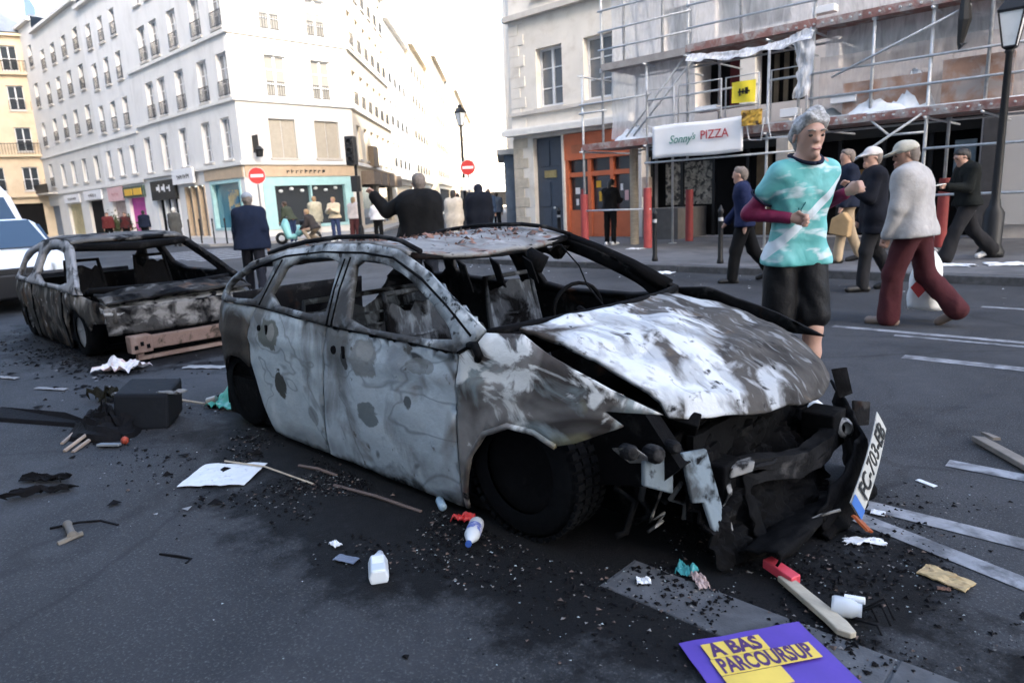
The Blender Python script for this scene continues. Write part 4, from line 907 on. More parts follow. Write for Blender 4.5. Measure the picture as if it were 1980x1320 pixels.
for far in (False, True):
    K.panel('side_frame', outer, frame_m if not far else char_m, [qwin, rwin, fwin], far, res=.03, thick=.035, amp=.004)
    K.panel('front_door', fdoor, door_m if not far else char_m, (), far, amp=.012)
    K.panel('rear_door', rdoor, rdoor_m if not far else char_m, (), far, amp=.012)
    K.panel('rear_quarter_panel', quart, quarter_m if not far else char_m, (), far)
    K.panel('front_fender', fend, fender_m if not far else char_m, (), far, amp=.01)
    # flared lip round the front wheel arch
    lip = [(-2.20, .10), (-2.15, .27), (-2.03, .42), (-1.88, .487), (-1.74, .485), (-1.63, .45)]
    K.build(MB().tube([(*K.side(x, z, far)[:1], K.side(x, z, far)[1]+(-.012 if not far else .012), z) for x, z in lip], .013, 6), 'arch_lip', fender_m if not far else char_m, smooth=True)
    # pillar grooves / door seals
    for pts in ([(-3.235, .78), (-3.265, .96), (-3.255, 1.12)], [(-3.19, .78), (-3.215, .96), (-3.205, 1.13)], [(-4.03, .83), (-3.99, .95), (-3.925, 1.10)], [(-4.28, 1.035), (-3.9, 1.122), (-3.5, 1.152), (-3.1, 1.155), (-2.83, 1.135), (-2.56, 1.045), (-2.32, .935), (-2.12, .83)]):
        K.build(MB().tube([(x, K.side(x, z, far, 0)[1]+(-.018 if not far else .018), z) for x, z in pts], .008, 5), 'door_seal', soot_m, smooth=True)
# door handle recesses and holes
for x, z, parent_ in ((-3.23+.07, .655, None), (-4.0, .69, None)):
    y = K.side(x, z)[1]
    K.build(MB().lathe([(0, 0), (.022, 0), (.026, -.012), (.03, -.016)], (x, y-.012, z), axis=(0, -1, 0), n=14), 'lock_hole', soot_m)
    K.build(MB().obox((x+.10, y-.012, z+.0), (.012, 0, 0), (0, .006, 0), (0, 0, .034)), 'handle_slot', soot_m, bevel=.005)
K.build(MB().tube([(-2.06, K.side(-2.06, .80)[1]-.03, .74), (-2.03, K.side(-2.06, .80)[1]-.05, .765), (-2.07, K.side(-2.06, .80)[1]-.03, .80), (-2.13, K.side(-2.06, .80)[1]-.01, .79)], .018, 7), 'mirror_stub', soot_m, smooth=True)
K.build(MB().prism([(-2.2, 1.99, .79), (-2.09, 1.99, .81), (-2.10, 2.0, .88), (-2.2, 2.01, .90)], (0, .03, 0)), 'quarter_light_triangle', char_m, bevel=.008)
# sill
K.build(MB().grid(lambda u, v: (-4.0+1.78*u, 1.985+.06*v, .0-.03*v+.012*nz(u*9, v)), 30, 2), 'sill', soot_m, smooth=True, thick=.02)
# roof skin
top = np.array(outer[:10])[::1]
def topz(x): return float(np.interp(x, top[:, 0], top[:, 1]))
def roof(u, v):
    x = -4.36+u*(4.36-2.74); e = 2*v-1; x -= .05*(1-e*e)*(0 if u < .9 else (u-.9)*10*-1)*0
    z = topz(x); yn = K.Y0+K.inward(x, z)-.004; yf = 2*K.Y0+K.W-yn
    return (x+(.06*(1-e*e) if u > .98 else 0), yn+(yf-yn)*v, z+.008-.022*(1-e**4)-.02*math.exp(-((u-1)/.12)**2)*(1-e*e)+.010*nz(x*5, v*6, 1)+.006*nz(x*14, v*14, 2))
K.build(MB().grid(roof, 60, 50), 'roof', roof_m, smooth=True, thick=.02)
for far in (0, 1):
    pts = []
    for q in range(9):
        x = -4.2+q*.19; z = topz(x)+.03; y = K.Y0+K.inward(x, z)+.03; pts.append((x, y if not far else 2*K.Y0+K.W-y, z+.012))
    K.build(MB().tube(pts, .014, 6), 'roof_rail', char_m, smooth=True)
yl, yr = K.Y0+K.inward(-2.72, 1.14)+.02, K.Y0+K.W-K.inward(-2.72, 1.14)-.02
K.build(MB().tube([(-2.74, yl, 1.145), (-2.72, (yl*3+yr)/4, 1.115), (-2.70, (yl+yr)/2, 1.105), (-2.72, (yl+3*yr)/4, 1.115), (-2.74, yr, 1.145)], .020, 8), 'windscreen_header', char_m, smooth=True)
# debris of burnt lining lying on the roof
scm = M('rusty_flakes', (.20, .11, .085), .9, .5, 9, second=(.03, .03, .03), sthr=(.5, .6), sscale=12)
fl_ = MB(); r_ = random.Random(8)
for k in range(260):
    u, v = r_.uniform(.25, .95), r_.betavariate(2, 1.6); p = Vector(roof(u, v))+Vector((0, 0, .02)); s_ = r_.uniform(.006, .03)
    a = Vector((r_.uniform(-1, 1), r_.uniform(-1, 1), r_.uniform(-.3, .3))); b = Vector((-a.y, a.x, r_.uniform(-.5, .8)))
    fl_.quad(p-a*s_, p-b*s_*.6, p+a*s_, p+b*s_*.6+Vector((0, 0, s_*.5)))
o = K.build(fl_, 'roof_flakes', scm, fix=False); o['kind'] = 'stuff'
# windscreen opening: cowl and its curled rubber lip, far pillar liner
yA, yB = K.Y0+.07, K.Y0+K.W-.07
def cowl(t): return (-2.05+.20*math.sin(math.pi*t), yA+(yB-yA)*t, .845+.02*math.sin(math.pi*t))
K.build(MB().tube([cowl(q/14) for q in range(15)], [.02+.012*math.sin(q/14*math.pi) for q in range(15)], 8), 'windscreen_lip', soot_m, smooth=True)
K.build(MB().grid(lambda u, v: (cowl(v)[0]+.02-.16*u, cowl(v)[1], cowl(v)[2]-.02-.05*u+.012*nz(u*5, v*12)), 8, 30), 'cowl', char_m, smooth=True, thick=.02)
K.build(MB().tube([(-2.10, yB, .85), (-2.33, yB-.03, .97), (-2.55, yB-.08, 1.07), (-2.78, yB-.13, 1.16)], [.05, .042, .036, .03], 8), 'far_pillar_lining', soot_m, smooth=True)
# interior
K.build(MB().box(-4.6, -1.9, 2.02, 3.54, .0, .05), 'floor_pan', soot_m)
K.build(MB().tube([(-2.22, 2.04, .68), (-2.2, 2.5, .70), (-2.2, 3.0, .70), (-2.22, 3.5, .68)], [.05, .07, .07, .05], 8), 'dashboard_beam', soot_m, smooth=True)
K.build(MB().grid(lambda u, v: (-2.05-.28*u, 2.05+1.45*v, .80-.10*u*u-.05*u+.03*nz(u*4, v*9, 4)), 10, 34), 'dashboard', soot_m, smooth=True, thick=.03)
K.build(MB().tube([(-2.42+.05*math.cos(a), 3.1+.16*math.cos(a), .76+.15*math.sin(a)) for a in np.linspace(0, 2*math.pi, 22)], .012, 6), 'steering_wheel', soot_m, smooth=True)
K.build(MB().tube([(-2.42, 3.1, .76), (-2.2, 3.1, .66)], .025, 6), 'steering_column', soot_m)
def seat(x, y, wd, zt, name='seat_frame'):
    m = MB()
    m.tube([(x, y-wd, .22), (x-.10, y-wd, .60), (x-.16, y-wd*.9, zt), (x-.16, y+wd*.9, zt), (x-.10, y+wd, .60), (x, y+wd, .22)], .018, 7)
    for q in range(6): m.tube([(x-.03-.02*q, y-wd, .3+q*.08), (x-.02*q, y, .29+q*.08), (x-.03-.02*q, y+wd, .3+q*.08)], .009, 5)
    m.box(x-.02, x+.42, y-wd, y+wd, .16, .21)
    m.grid(lambda u, v: (x-.02-.13*u+.02*nz(u*5, v*5, x), y-wd*.92+wd*1.84*v, .24+(zt-.27)*u*(1-.25*abs(nz(v*6, u*2, y)))), 10, 10)
    return K.build(m, name, burnt('burnt_seat_'+name+str(round(x*10)), (.05, .055, .062), [((.16, .18, .20), 7, .52, .66, .5, None, (1, 2, .7)), (SOOT, 5, .5, .6, .4, None, None)], .8, .5, 40))
seat(-2.85, 2.38, .23, .93); seat(-2.85, 3.14, .23, .93); seat(-3.75, 2.76, .62, .82, 'rear_seat_frame')
K.build(MB().tube([(-2.6, 2.9, 1.12), (-2.56, 2.92, 1.05), (-2.55, 2.9, .99)], [.015, .07, .03], 8), 'mirror_remains', soot_m, smooth=True)
K.build(MB().grid(lambda u, v: (-2.72-.10*u, 3.15+.3*v, 1.11-.10*v*u-.05*abs(nz(u*6, v*6))), 6, 8), 'headliner_scrap', soot_m, thick=.01)
K.build(MB().tube([(-2.62, 3.2, 1.12), (-2.45, 3.16, 1.0), (-2.35, 3.1, .9), (-2.18, 3.05, .78)], .005, 5), 'hanging_wire', soot_m)
for q in range(4): K.build(MB().grid(lambda u, v, q=q: (-2.75+.12*q+.06*u, 2.25+.12*q+.05*v, 1.11-.16*v*(1-.4*q/4)-.03*u), 3, 5), 'headliner_scrap', soot_m, thick=.008)
# rear end
K.build(MB().grid(lambda u, v: (-4.93-.06*math.sin(math.pi*v)-.03*math.sin(u*math.pi), 2.22+1.12*v, .12+.70*u), 12, 20), 'tailgate', char_m, smooth=True, thick=.02)
K.build(MB().tube([(-4.30, 2.2, 1.08), (-4.36, 2.78, 1.07), (-4.30, 3.36, 1.08)], .03, 7), 'tailgate_header', char_m, smooth=True)
K.build(MB().box(-4.7, -4.25, 1.99, 3.5, .02, .3), 'boot_floor', soot_m)
# bonnet: warped, popped open, covered in white ash
HN = [(-1.93, 2.07, .862), (-1.68, 2.11, .80), (-1.48, 2.16, .70), (-1.30, 2.21, .60)]
HF = [(-1.95, 3.42, .83), (-1.62, 3.46, .76), (-1.38, 3.44, .68), (-1.16, 3.40, .54)]
def lerp3(P, t):
    t = min(max(t, 0), 1)*3; i = min(int(t), 2); f = t-i; return Vector(P[i]).lerp(Vector(P[i+1]), f)
def bonnet(u, v):
    a, b = lerp3(HN, u), lerp3(HF, u); p = a.lerp(b, v); e = 4*v*(1-v)
    p.x += .17*e*u**1.2+(.10*v*u*u)*.4+.10*e*(1-u)
    p.z += .035*e*(1-u*.6)-.045*u**3*e
    p.z += .020*nz(u*3.2, v*3.4, 1)*(.3+e)+.014*nz(u*7, v*8, 2)+.006*nz(u*17, v*19, 4)
    rg = abs(v-.28-.06*u); p.z += .014*math.exp(-(rg/.03)**2)*math.sin(math.pi*min(1, u*1.2))
    rg = abs(v-.72+.05*u); p.z += .014*math.exp(-(rg/.03)**2)*math.sin(math.pi*min(1, u*1.2))
    p.z -= .05*math.exp(-((u-1)/.04)**2)
    return p
K.build(MB().grid(bonnet, 64, 70), 'bonnet', hood_m, smooth=True, thick=.016)
K.build(MB().grid(lambda u, v: bonnet(.04+.9*u, .05+.9*v)+Vector((-.01, 0, -.045)), 16, 20), 'bonnet_lining', soot_m, smooth=True, thick=.01)
# front wings inner structure, engine, slam panel
for far in (0, 1):
    y0, y1 = (2.12, 2.2) if not far else (3.36, 3.44)
    K.build(MB().prism([(-2.2, y0, .75), (-1.35, y0, .58), (-1.2, y0, .40), (-1.3, y0, .30), (-2.2, y0, .1)], (0, y1-y0, 0)), 'inner_wing', soot_m)
m = MB(); r_ = random.Random(5)
m.box(-1.9, -1.35, 2.4, 3.1, .12, .55); m.box(-1.7, -1.3, 2.3, 2.6, .3, .58); m.box(-1.6, -1.25, 3.0, 3.3, .25, .52)
for k in range(40):
    c = Vector((r_.uniform(-1.85, -1.22), r_.uniform(2.25, 3.35), r_.uniform(.1, .55))); a = Vector((r_.uniform(-1, 1), r_.uniform(-1, 1), r_.uniform(-1, 1))).normalized(); b = a.orthogonal().normalized()
    m.obox(c, a*r_.uniform(.02, .09), b*r_.uniform(.02, .05), a.cross(b)*r_.uniform(.015, .05))
K.build(m, 'engine', soot_m, bevel=.006)
for k in range(14):
    p = Vector((r_.uniform(-1.6, -1.2), r_.uniform(2.2, 3.3), r_.uniform(.2, .55))); pts = [p]
    for q in range(5): p = p+Vector((r_.uniform(-.05, .09), r_.uniform(-.12, .12), r_.uniform(-.12, .05))); p.z = max(.04, p.z); pts.append(p)
    K.build(MB().tube(pts, r_.uniform(.005, .016), 6), 'hose', char_m if k % 3 else ash_strip, smooth=True)
def beam(t): return Vector((-1.20+.16*math.sin(math.pi*t*.9)+.05*t, 2.40+1.0*t, .27-.05*t+.01*math.sin(t*11)))
K.build(MB().grid(lambda u, v: beam(v)+Vector((.034*max(-1, min(1, 1.6*math.cos(u*2*math.pi)))+.014*nz(u*6, v*12, 4), 0, .050*max(-1, min(1, 1.6*math.sin(u*2*math.pi)))+.014*nz(u*5, v*10))), 16, 40), 'bumper_beam', char_m, smooth=False, thick=.006)
K.build(MB().tube([(-1.30, 2.26, .56), (-1.17, 2.6, .50), (-1.13, 2.9, .47), (-1.16, 3.3, .46)], .022, 7), 'slam_panel', soot_m, smooth=True)
K.build(MB().grid(lambda u, v: (-1.26+.02*v, 2.3+1.05*v, .10+.36*u+.02*nz(u*3, v*7)), 8, 20), 'radiator', soot_m, thick=.03)
def mass(u, v):
    y = 2.22+1.15*v; b = .05*nz(u*5, v*9, 1)+.035*nz(u*11, v*19, 2)+.02*nz(u*23, v*37, 3)
    return (-1.30+(.22+.10*math.sin(v*3.1))*u**1.4+b, y+.5*b, max(-.02, .47*(1-u)**.8-.03*u+1.3*b*(1-.5*u)))
K.build(MB().grid(mass, 36, 90), 'collapsed_front', soot_m, thick=.012)
br = K.build(MB().prism([(-1.235, 2.17, .44), (-1.21, 2.31, .42), (-1.13, 2.33, .12), (-1.13, 2.24, .10), (-1.17, 2.22, .24), (-1.19, 2.17, .25)], (.018, 0, 0)), 'headlight_bracket', blue_m, bevel=.006)
K.build(MB().prism([(-1.32, 2.04, .43), (-1.27, 2.16, .43), (-1.27, 2.16, .27), (-1.32, 2.04, .33)], (.02, 0, 0)), 'headlight_bracket', blue_m, bevel=.006)
for k, (p, r) in enumerate((((-1.36, 2.02, .46), .03), ((-1.29, 2.08, .45), .035), ((-1.25, 2.14, .47), .025))):
    K.build(MB().lathe([(0, .05), (r*.7, .05), (r, .03), (r, -.03), (r*.5, -.05), (0, -.05)], p, axis=(.8, -.5, .2), n=12), 'lamp_fitting', char_m, bevel=.003)
K.build(MB().prism([(-1.42, 1.985, .475), (-1.32, 2.0, .495), (-1.30, 2.05, .45), (-1.40, 2.03, .43)], (.03, .02, -.03)), 'fender_bracket', ash_strip, bevel=.006)
# torn bumper skin: hanging strips near side, bent remnant carrying the plate far side
def strip(pts, wd, name, mat, th=.008):
    pts = [Vector(p) for p in pts]; n = len(pts)
    def fn(u, v):
        t = u*(n-1); i = min(int(t), n-2); p = pts[i].lerp(pts[i+1], t-i); w_ = wd*(1-.5*abs(nz(u*6, wd*30)))
        return p+Vector((.25*w_, w_*(v-.5), .3*w_*(v-.5)))+Vector((.02*nz(u*7, wd*50), .022*nz(u*9, v*3, wd*90), .012*nz(u*15, v*5)))
    return K.build(MB().grid(fn, 24, 4), name, mat, smooth=True, thick=th)
strip([(-1.17, 2.42, .30), (-1.14, 2.36, .22), (-1.16, 2.33, .14), (-1.11, 2.35, .05), (-1.07, 2.36, -.02)], .045, 'torn_bumper_strip', ash_strip, .005)
strip([(-1.14, 2.5, .28), (-1.08, 2.45, .16), (-1.06, 2.47, .05), (-1.0, 2.5, -.02)], .07, 'torn_bumper_strip', soot_m, .005)
strip([(-1.15, 2.40, .32), (-1.10, 2.48, .31), (-1.06, 2.62, .30), (-1.02, 2.8, .26)], .035, 'torn_bumper_strip', char_m, .005)
K.build(MB().obox((-1.12, 2.45, .315), (.03, .04, .01), (-.02, .02, 0), (0, .01, .02)), 'melted_lump', ash_strip, bevel=.008)
def skin(u, v):
    y = 2.72+.86*v; x = -.91+.03*math.sin(v*3)-.30*max(0, v-.62)**1.1*2.0+.04*(1-u)-.05*u*u*v+.03*nz(u*5, v*8)
    return (x, y, -.03+(.10+.34*v)*u+.05*nz(v*9, u*2, 2)*u)
K.build(MB().grid(skin, 14, 34), 'torn_bumper_skin', soot_m, smooth=True, thick=.012)
def low(u, v):
    return (-1.05+.20*math.sin(u*2)*.8, 2.30+.75*v, .03+.10*u*(1-u)*2+.02*nz(u*6, v*8)-.03*v)
K.build(MB().grid(low, 12, 22), 'undertray', soot_m, smooth=True, thick=.01)
K.build(MB().tube([(-.98, 2.62, .02), (-.90, 2.72, .07), (-.84, 2.78, .09)], .006, 5), 'trim_rod', ash_strip); K.build(MB().tube([(-1.0, 2.6, .0), (-.9, 2.72, .03)], .006, 5), 'trim_rod', ash_strip)
K.build(MB().prism([(-1.10, 3.38, .52), (-1.05, 3.41, .53), (-1.02, 3.42, .40), (-1.06, 3.39, .38)], (.012, .01, 0)), 'grille_remnant', char_m, bevel=.004)
K.build(MB().prism([(-1.0, 3.38, .38), (-.95, 3.47, .36), (-.95, 3.47, .24), (-.99, 3.39, .25)], (.012, .004, 0)), 'bumper_insert', char_m, bevel=.006)
K.build(MB().lathe([(.02, 0), (.045, 0), (.05, .02), (.03, .03)], (-1.0, 3.27, .27), axis=(.8, -.4, .3), n=16), 'tow_eye', ash_strip, smooth=True)
K.build(MB().box(-1.15, -1.0, 3.15, 3.32, .18, .36), 'crash_box', soot_m, bevel=.01); K.build(MB().box(-1.28, -1.14, 2.36, 2.5, .18, .34), 'crash_box', soot_m, bevel=.01)
# number plate, bent and hanging at a slant on the far half of the bumper
p0, p1 = Vector(K.T((-.80, 2.84, .07))), Vector(K.T((-.85, 3.33, .33))); ux = (p1-p0).normalized(); up_ = Vector((-.28, -.28, .9)); up_ = (up_-ux*up_.dot(ux)).normalized(); nn_ = ux.cross(up_)
if nn_.x < 0: pass
pl = MB().grid(lambda u, v: p0+ux*(.53*u)+up_*(.105*(v-.5))+nn_*(.012*math.sin(u*3)), 14, 3).build('number_plate', M('dirty_plate', (.36, .36, .335), .6, .2, 8, second=(.13, .12, .10), sthr=(.52, .72), sscale=9), bc, thick=.004)
MB().grid(lambda u, v: p0+ux*(.0+.05*u)+up_*(.100*(v-.5))+nn_*(.006+.012*math.sin(.09*u*3)), 2, 2).build('plate_band', M('plate_blue', (.02, .10, .34), .5, .1, 6), pl)
lettering('FC-703-EB', blackp, pl, p0+ux*.285+nn_*.0150, ux, up_, .115, extrude=.0015, offset=.001, sx=.80)
K.build(MB().grid(lambda u, v: (-.80+.06*u, 2.80+.08*v, .07-.05*u-.04*v), 4, 4), 'amber_lens', M('amber_plastic', (.25, .055, .01), .4), thick=.01)
# wheels
for x0 in (-1.88, -4.44):
    K.build(MB().grid(lambda u, v: (x0-.37*math.cos(math.pi*.8*u), 2.03+.33*v, .05+.42*math.sin(math.pi*.8*u)+.008*nz(u*9, v*5)), 20, 8), 'wheel_arch_liner', soot_m, smooth=True, thick=.01)
    K.build(MB().box(x0-.38, x0+.30, 2.36, 2.40, .0, .46), 'wheel_well', soot_m)
def tread(x, y, r, w_, parent, n=46):
    m = MB()
    for q in range(n):
        a = 2*math.pi*q/n
        for j, yy in enumerate((-.39, -.14, .14, .39)):
            aa = a+(.035 if j % 2 else 0); c = Vector((x+math.cos(aa)*r, y+yy*w_, r+.0+math.sin(aa)*r)); t = Vector((-math.sin(aa), 0, math.cos(aa))); d = Vector((math.cos(aa), 0, math.sin(aa)))
            m.obox(c, t*r*.045, Vector((0, w_*.10, 0)), d*.009)
    return m.build('tread', tyre_m, parent)
for x, y, r in ((-1.88, 2.07, .30), (-4.42, 2.08, .27), (-1.88, 3.48, .30), (-4.42, 3.46, .27)):
    q = K.T((x, y, 0)); w_ = wheel(bc, q[0], q[1], r, .19, tyre_m, soot_m, axis=(0, -1 if y < 3 else 1, 0), n=32)
    if x > -2: tread(q[0], q[1], r, .19, w_)

# ---------------- the smaller wreck behind
hc = thing('burnt_hatchback', 'smaller burnt-out hatchback with streaked dark sides and an open engine bay', 'car wreck', (-9.0, 2.8, 0), 'burnt-out cars')
G = CarKit(hc, 1.95, 1.68, -7.9, -10.35, 1., .70, .5, 5.)
o2 = [(-10.76, .72), (-10.62, .90), (-10.35, 1.05), (-9.87, 1.15), (-9.3, 1.185), (-8.85, 1.17), (-8.66, 1.12), (-8.3, .93), (-7.82, .66), (-8.0, .655), (-8.4, .675), (-9.6, .69), (-10.4, .705)]
wr = [(-10.5, .76), (-10.38, .93), (-10.15, 1.04), (-9.80, 1.08), (-9.74, .73)]; wf = [(-9.56, .73), (-9.6, 1.09), (-9.0, 1.10), (-8.78, 1.05), (-8.45, .88), (-8.2, .72)]
lo2 = [(-10.76, .712), (-10.4, .698), (-9.6, .683), (-8.4, .668), (-7.84, .65), (-7.5, .60), (-7.3, .53), (-7.28, .40), (-7.62, .38), (-7.70, .30), (-7.78, .42), (-7.95, .50), (-8.12, .50), (-8.3, .42), (-8.40, .28), (-8.44, .05), (-9.0, .04), (-9.9, .04), (-9.94, .25), (-10.05, .38), (-10.22, .44), (-10.4, .42), (-10.54, .30), (-10.60, .10), (-10.78, .2), (-10.84, .45)]
for far in (False, True):
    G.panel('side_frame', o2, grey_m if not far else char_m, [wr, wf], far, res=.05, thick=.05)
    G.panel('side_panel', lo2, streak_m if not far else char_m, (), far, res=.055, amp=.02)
    G.build(MB().tube([(x, G.side(x, z, far)[1]-(.02 if not far else -.02), z) for x, z in ((-8.43, .05), (-8.45, .4), (-8.4, .66))], .01, 5), 'door_gap', soot_m)
    G.build(MB().tube([(x, G.side(x, z, far)[1]-(.02 if not far else -.02), z) for x, z in ((-9.64, .05), (-9.66, .4), (-9.64, .69))], .01, 5), 'door_gap', soot_m)
t2_ = np.array(o2[:7])
def roof2(u, v):
    x = -10.36+u*(10.36-8.72); z = float(np.interp(x, t2_[:, 0], t2_[:, 1])); yn = G.Y0+G.inward(x, z); yf = 2*G.Y0+G.W-yn; e = 2*v-1
    return (x, yn+(yf-yn)*v, z+.01+.04*(1-e**4)-.03*(1-e*e)*u+.014*nz(x*5, v*6, 7))
G.build(MB().grid(roof2, 30, 30), 'roof', burnt('small_wreck_roof', (.10, .098, .096), [((.24, .235, .23), 5, .55, .7, .4, None, None), (SOOT, 4, .5, .62, .5, None, None), ((.12, .06, .04), 6, .62, .7, .3, None, None)], .8, .5, 40), smooth=True, thick=.03)
G.build(MB().tube([(-8.68, 2.2, 1.10), (-8.62, 2.8, 1.075), (-8.68, 3.38, 1.10)], [.04, .055, .04], 8), 'windscreen_header', soot_m, smooth=True)
G.build(MB().tube([(-7.86, 2.06, .68), (-7.72, 2.5, .66), (-7.70, 3.0, .655), (-7.86, 3.5, .68)], [.035, .05, .05, .035], 8), 'cowl', soot_m, smooth=True)
G.build(MB().tube([(-7.70, 2.1, .60), (-7.58, 2.8, .58), (-7.70, 3.45, .6)], .03, 8), 'bulkhead_lip', grey_m, smooth=True)
G.build(MB().box(-10.6, -7.9, 2.05, 3.5, .05, .1), 'floor_pan', soot_m)
G.build(MB().box(-8.0, -7.96, 2.1, 3.48, .1, .62), 'bulkhead', soot_m)
G.build(MB().grid(lambda u, v: (-7.95-.25*u, 2.08+1.42*v, .66-.04*u+.03*nz(u*4, v*9, 9)), 8, 24), 'dashboard', soot_m, smooth=True, thick=.03)
for y in (2.4, 3.15):
    m = MB().tube([(-9.1, y-.2, .2), (-9.2, y-.2, .6), (-9.25, y-.17, .93), (-9.25, y+.17, .93), (-9.2, y+.2, .6), (-9.1, y+.2, .2)], .025, 6)
    m.grid(lambda u, v: (-9.12-.12*u, y-.18+.36*v, .22+.66*u*(1-.3*abs(nz(v*5, u*3, y)))), 8, 8)
    G.build(m, 'seat_frame', soot_m)
G.build(MB().box(-10.05, -9.98, 2.12, 3.42, .1, .72), 'rear_seat_frame', soot_m)
G.build(MB().grid(lambda u, v: (-10.82+.05*math.sin(u*3), 2.2+1.18*v, .12+.60*u), 8, 12), 'tailgate', char_m, smooth=True, thick=.02)
G.build(MB().tube([(-10.36, 2.2, 1.06), (-10.4, 2.78, 1.09), (-10.36, 3.36, 1.06)], .04, 7), 'tailgate_header', char_m, smooth=True)
G.build(MB().grid(lambda u, v: (-7.74+.40*u+.05*math.sin(math.pi*v), 2.06+1.46*v, .655-.07*u+.035*math.sin(math.pi*v)+.03*nz(u*4, v*7, 6)+.02*nz(u*9, v*15, 2)-.04*(abs(nz(v*3, 2, 1)) > .3)), 12, 40), 'bonnet_remains', burnt('charred_bonnet', (.03, .029, .028), [((.16, .155, .15), 5, .56, .7, .6, None, None), ((.09, .05, .03), 4, .6, .7, .4, None, None), (SOOT, 4, .5, .62, .5, None, None)], .85, .7, 24), smooth=True, thick=.02)
# its open front: ash-topped slam panel, charred radiator face, pinkish rusted bumper beam
ash_top = burnt('ash_ridge', (.36, .355, .345), [((.10, .098, .095), 5, .48, .6, .6, None, None), (SOOT, 8, .54, .64, .4, None, None)], .85, .6, 30)
G.build(MB().grid(lambda u, v: (-7.52+.26*u-.08*abs(2*v-1)**3, 2.02+1.54*v, .56-.03*u-.05*u*u+.025*nz(u*4, v*11, 3)), 10, 44), 'slam_panel', ash_top, smooth=True, thick=.03)
G.build(MB().grid(lambda u, v: (-7.26-.10*abs(2*v-1)**3+.02*nz(u*5, v*9), 2.03+1.52*v, .28+.26*u), 10, 40), 'front_panel', burnt('charred_front', (.05, .048, .046), [((.20, .19, .18), 5, .52, .64, .6, (2, .3, .55, .12), None), (SOOT, 6, .5, .62, .5, None, None)], .85, .7, 24), smooth=True, thick=.03)
G.build(MB().box(-7.24, -7.14, 2.22, 3.45, .12, .25), 'bumper_beam', rust_m, bevel=.012)
G.build(MB().box(-7.26, -7.12, 2.14, 2.34, .10, .27), 'beam_bracket', rust_m, bevel=.012)
for k in range(3): G.build(MB().box(-7.118, -7.11, 2.17+.055*k, 2.20+.055*k, .14+.03*(k % 2), .18+.03*(k % 2)), 'beam_slot', soot_m)
G.build(MB().box(-7.24, -7.17, 2.2, 3.4, .02, .06), 'lower_bar', rust_m, bevel=.008); G.build(MB().box(-7.22, -7.16, 2.2, 2.26, .06, .12), 'bar_bracket', rust_m)
G.build(MB().box(-7.9, -7.4, 2.35, 3.3, .1, .45), 'engine', soot_m, bevel=.03)
G.build(MB().box(-7.32, -7.28, 2.3, 3.3, .05, .28), 'radiator', soot_m)
for k in range(8):
    r__ = random.Random(k); p = Vector((-7.5+r__.uniform(-.2, .15), 2.3+r__.uniform(0, 1), .5)); pts = [p]
    for q in range(4): p = p+Vector((r__.uniform(-.1, .1), r__.uniform(-.15, .15), r__.uniform(-.1, .08))); pts.append(p)
    G.build(MB().tube(pts, r__.uniform(.008, .02), 6), 'hose', char_m)
for x, y in ((-8.05, 2.06), (-10.23, 2.08), (-8.05, 3.5), (-10.23, 3.48)): wheel(hc, x, y, .26, .18, tyre_m, grey_m, axis=(0, -1 if y < 3 else 1, 0), n=28)
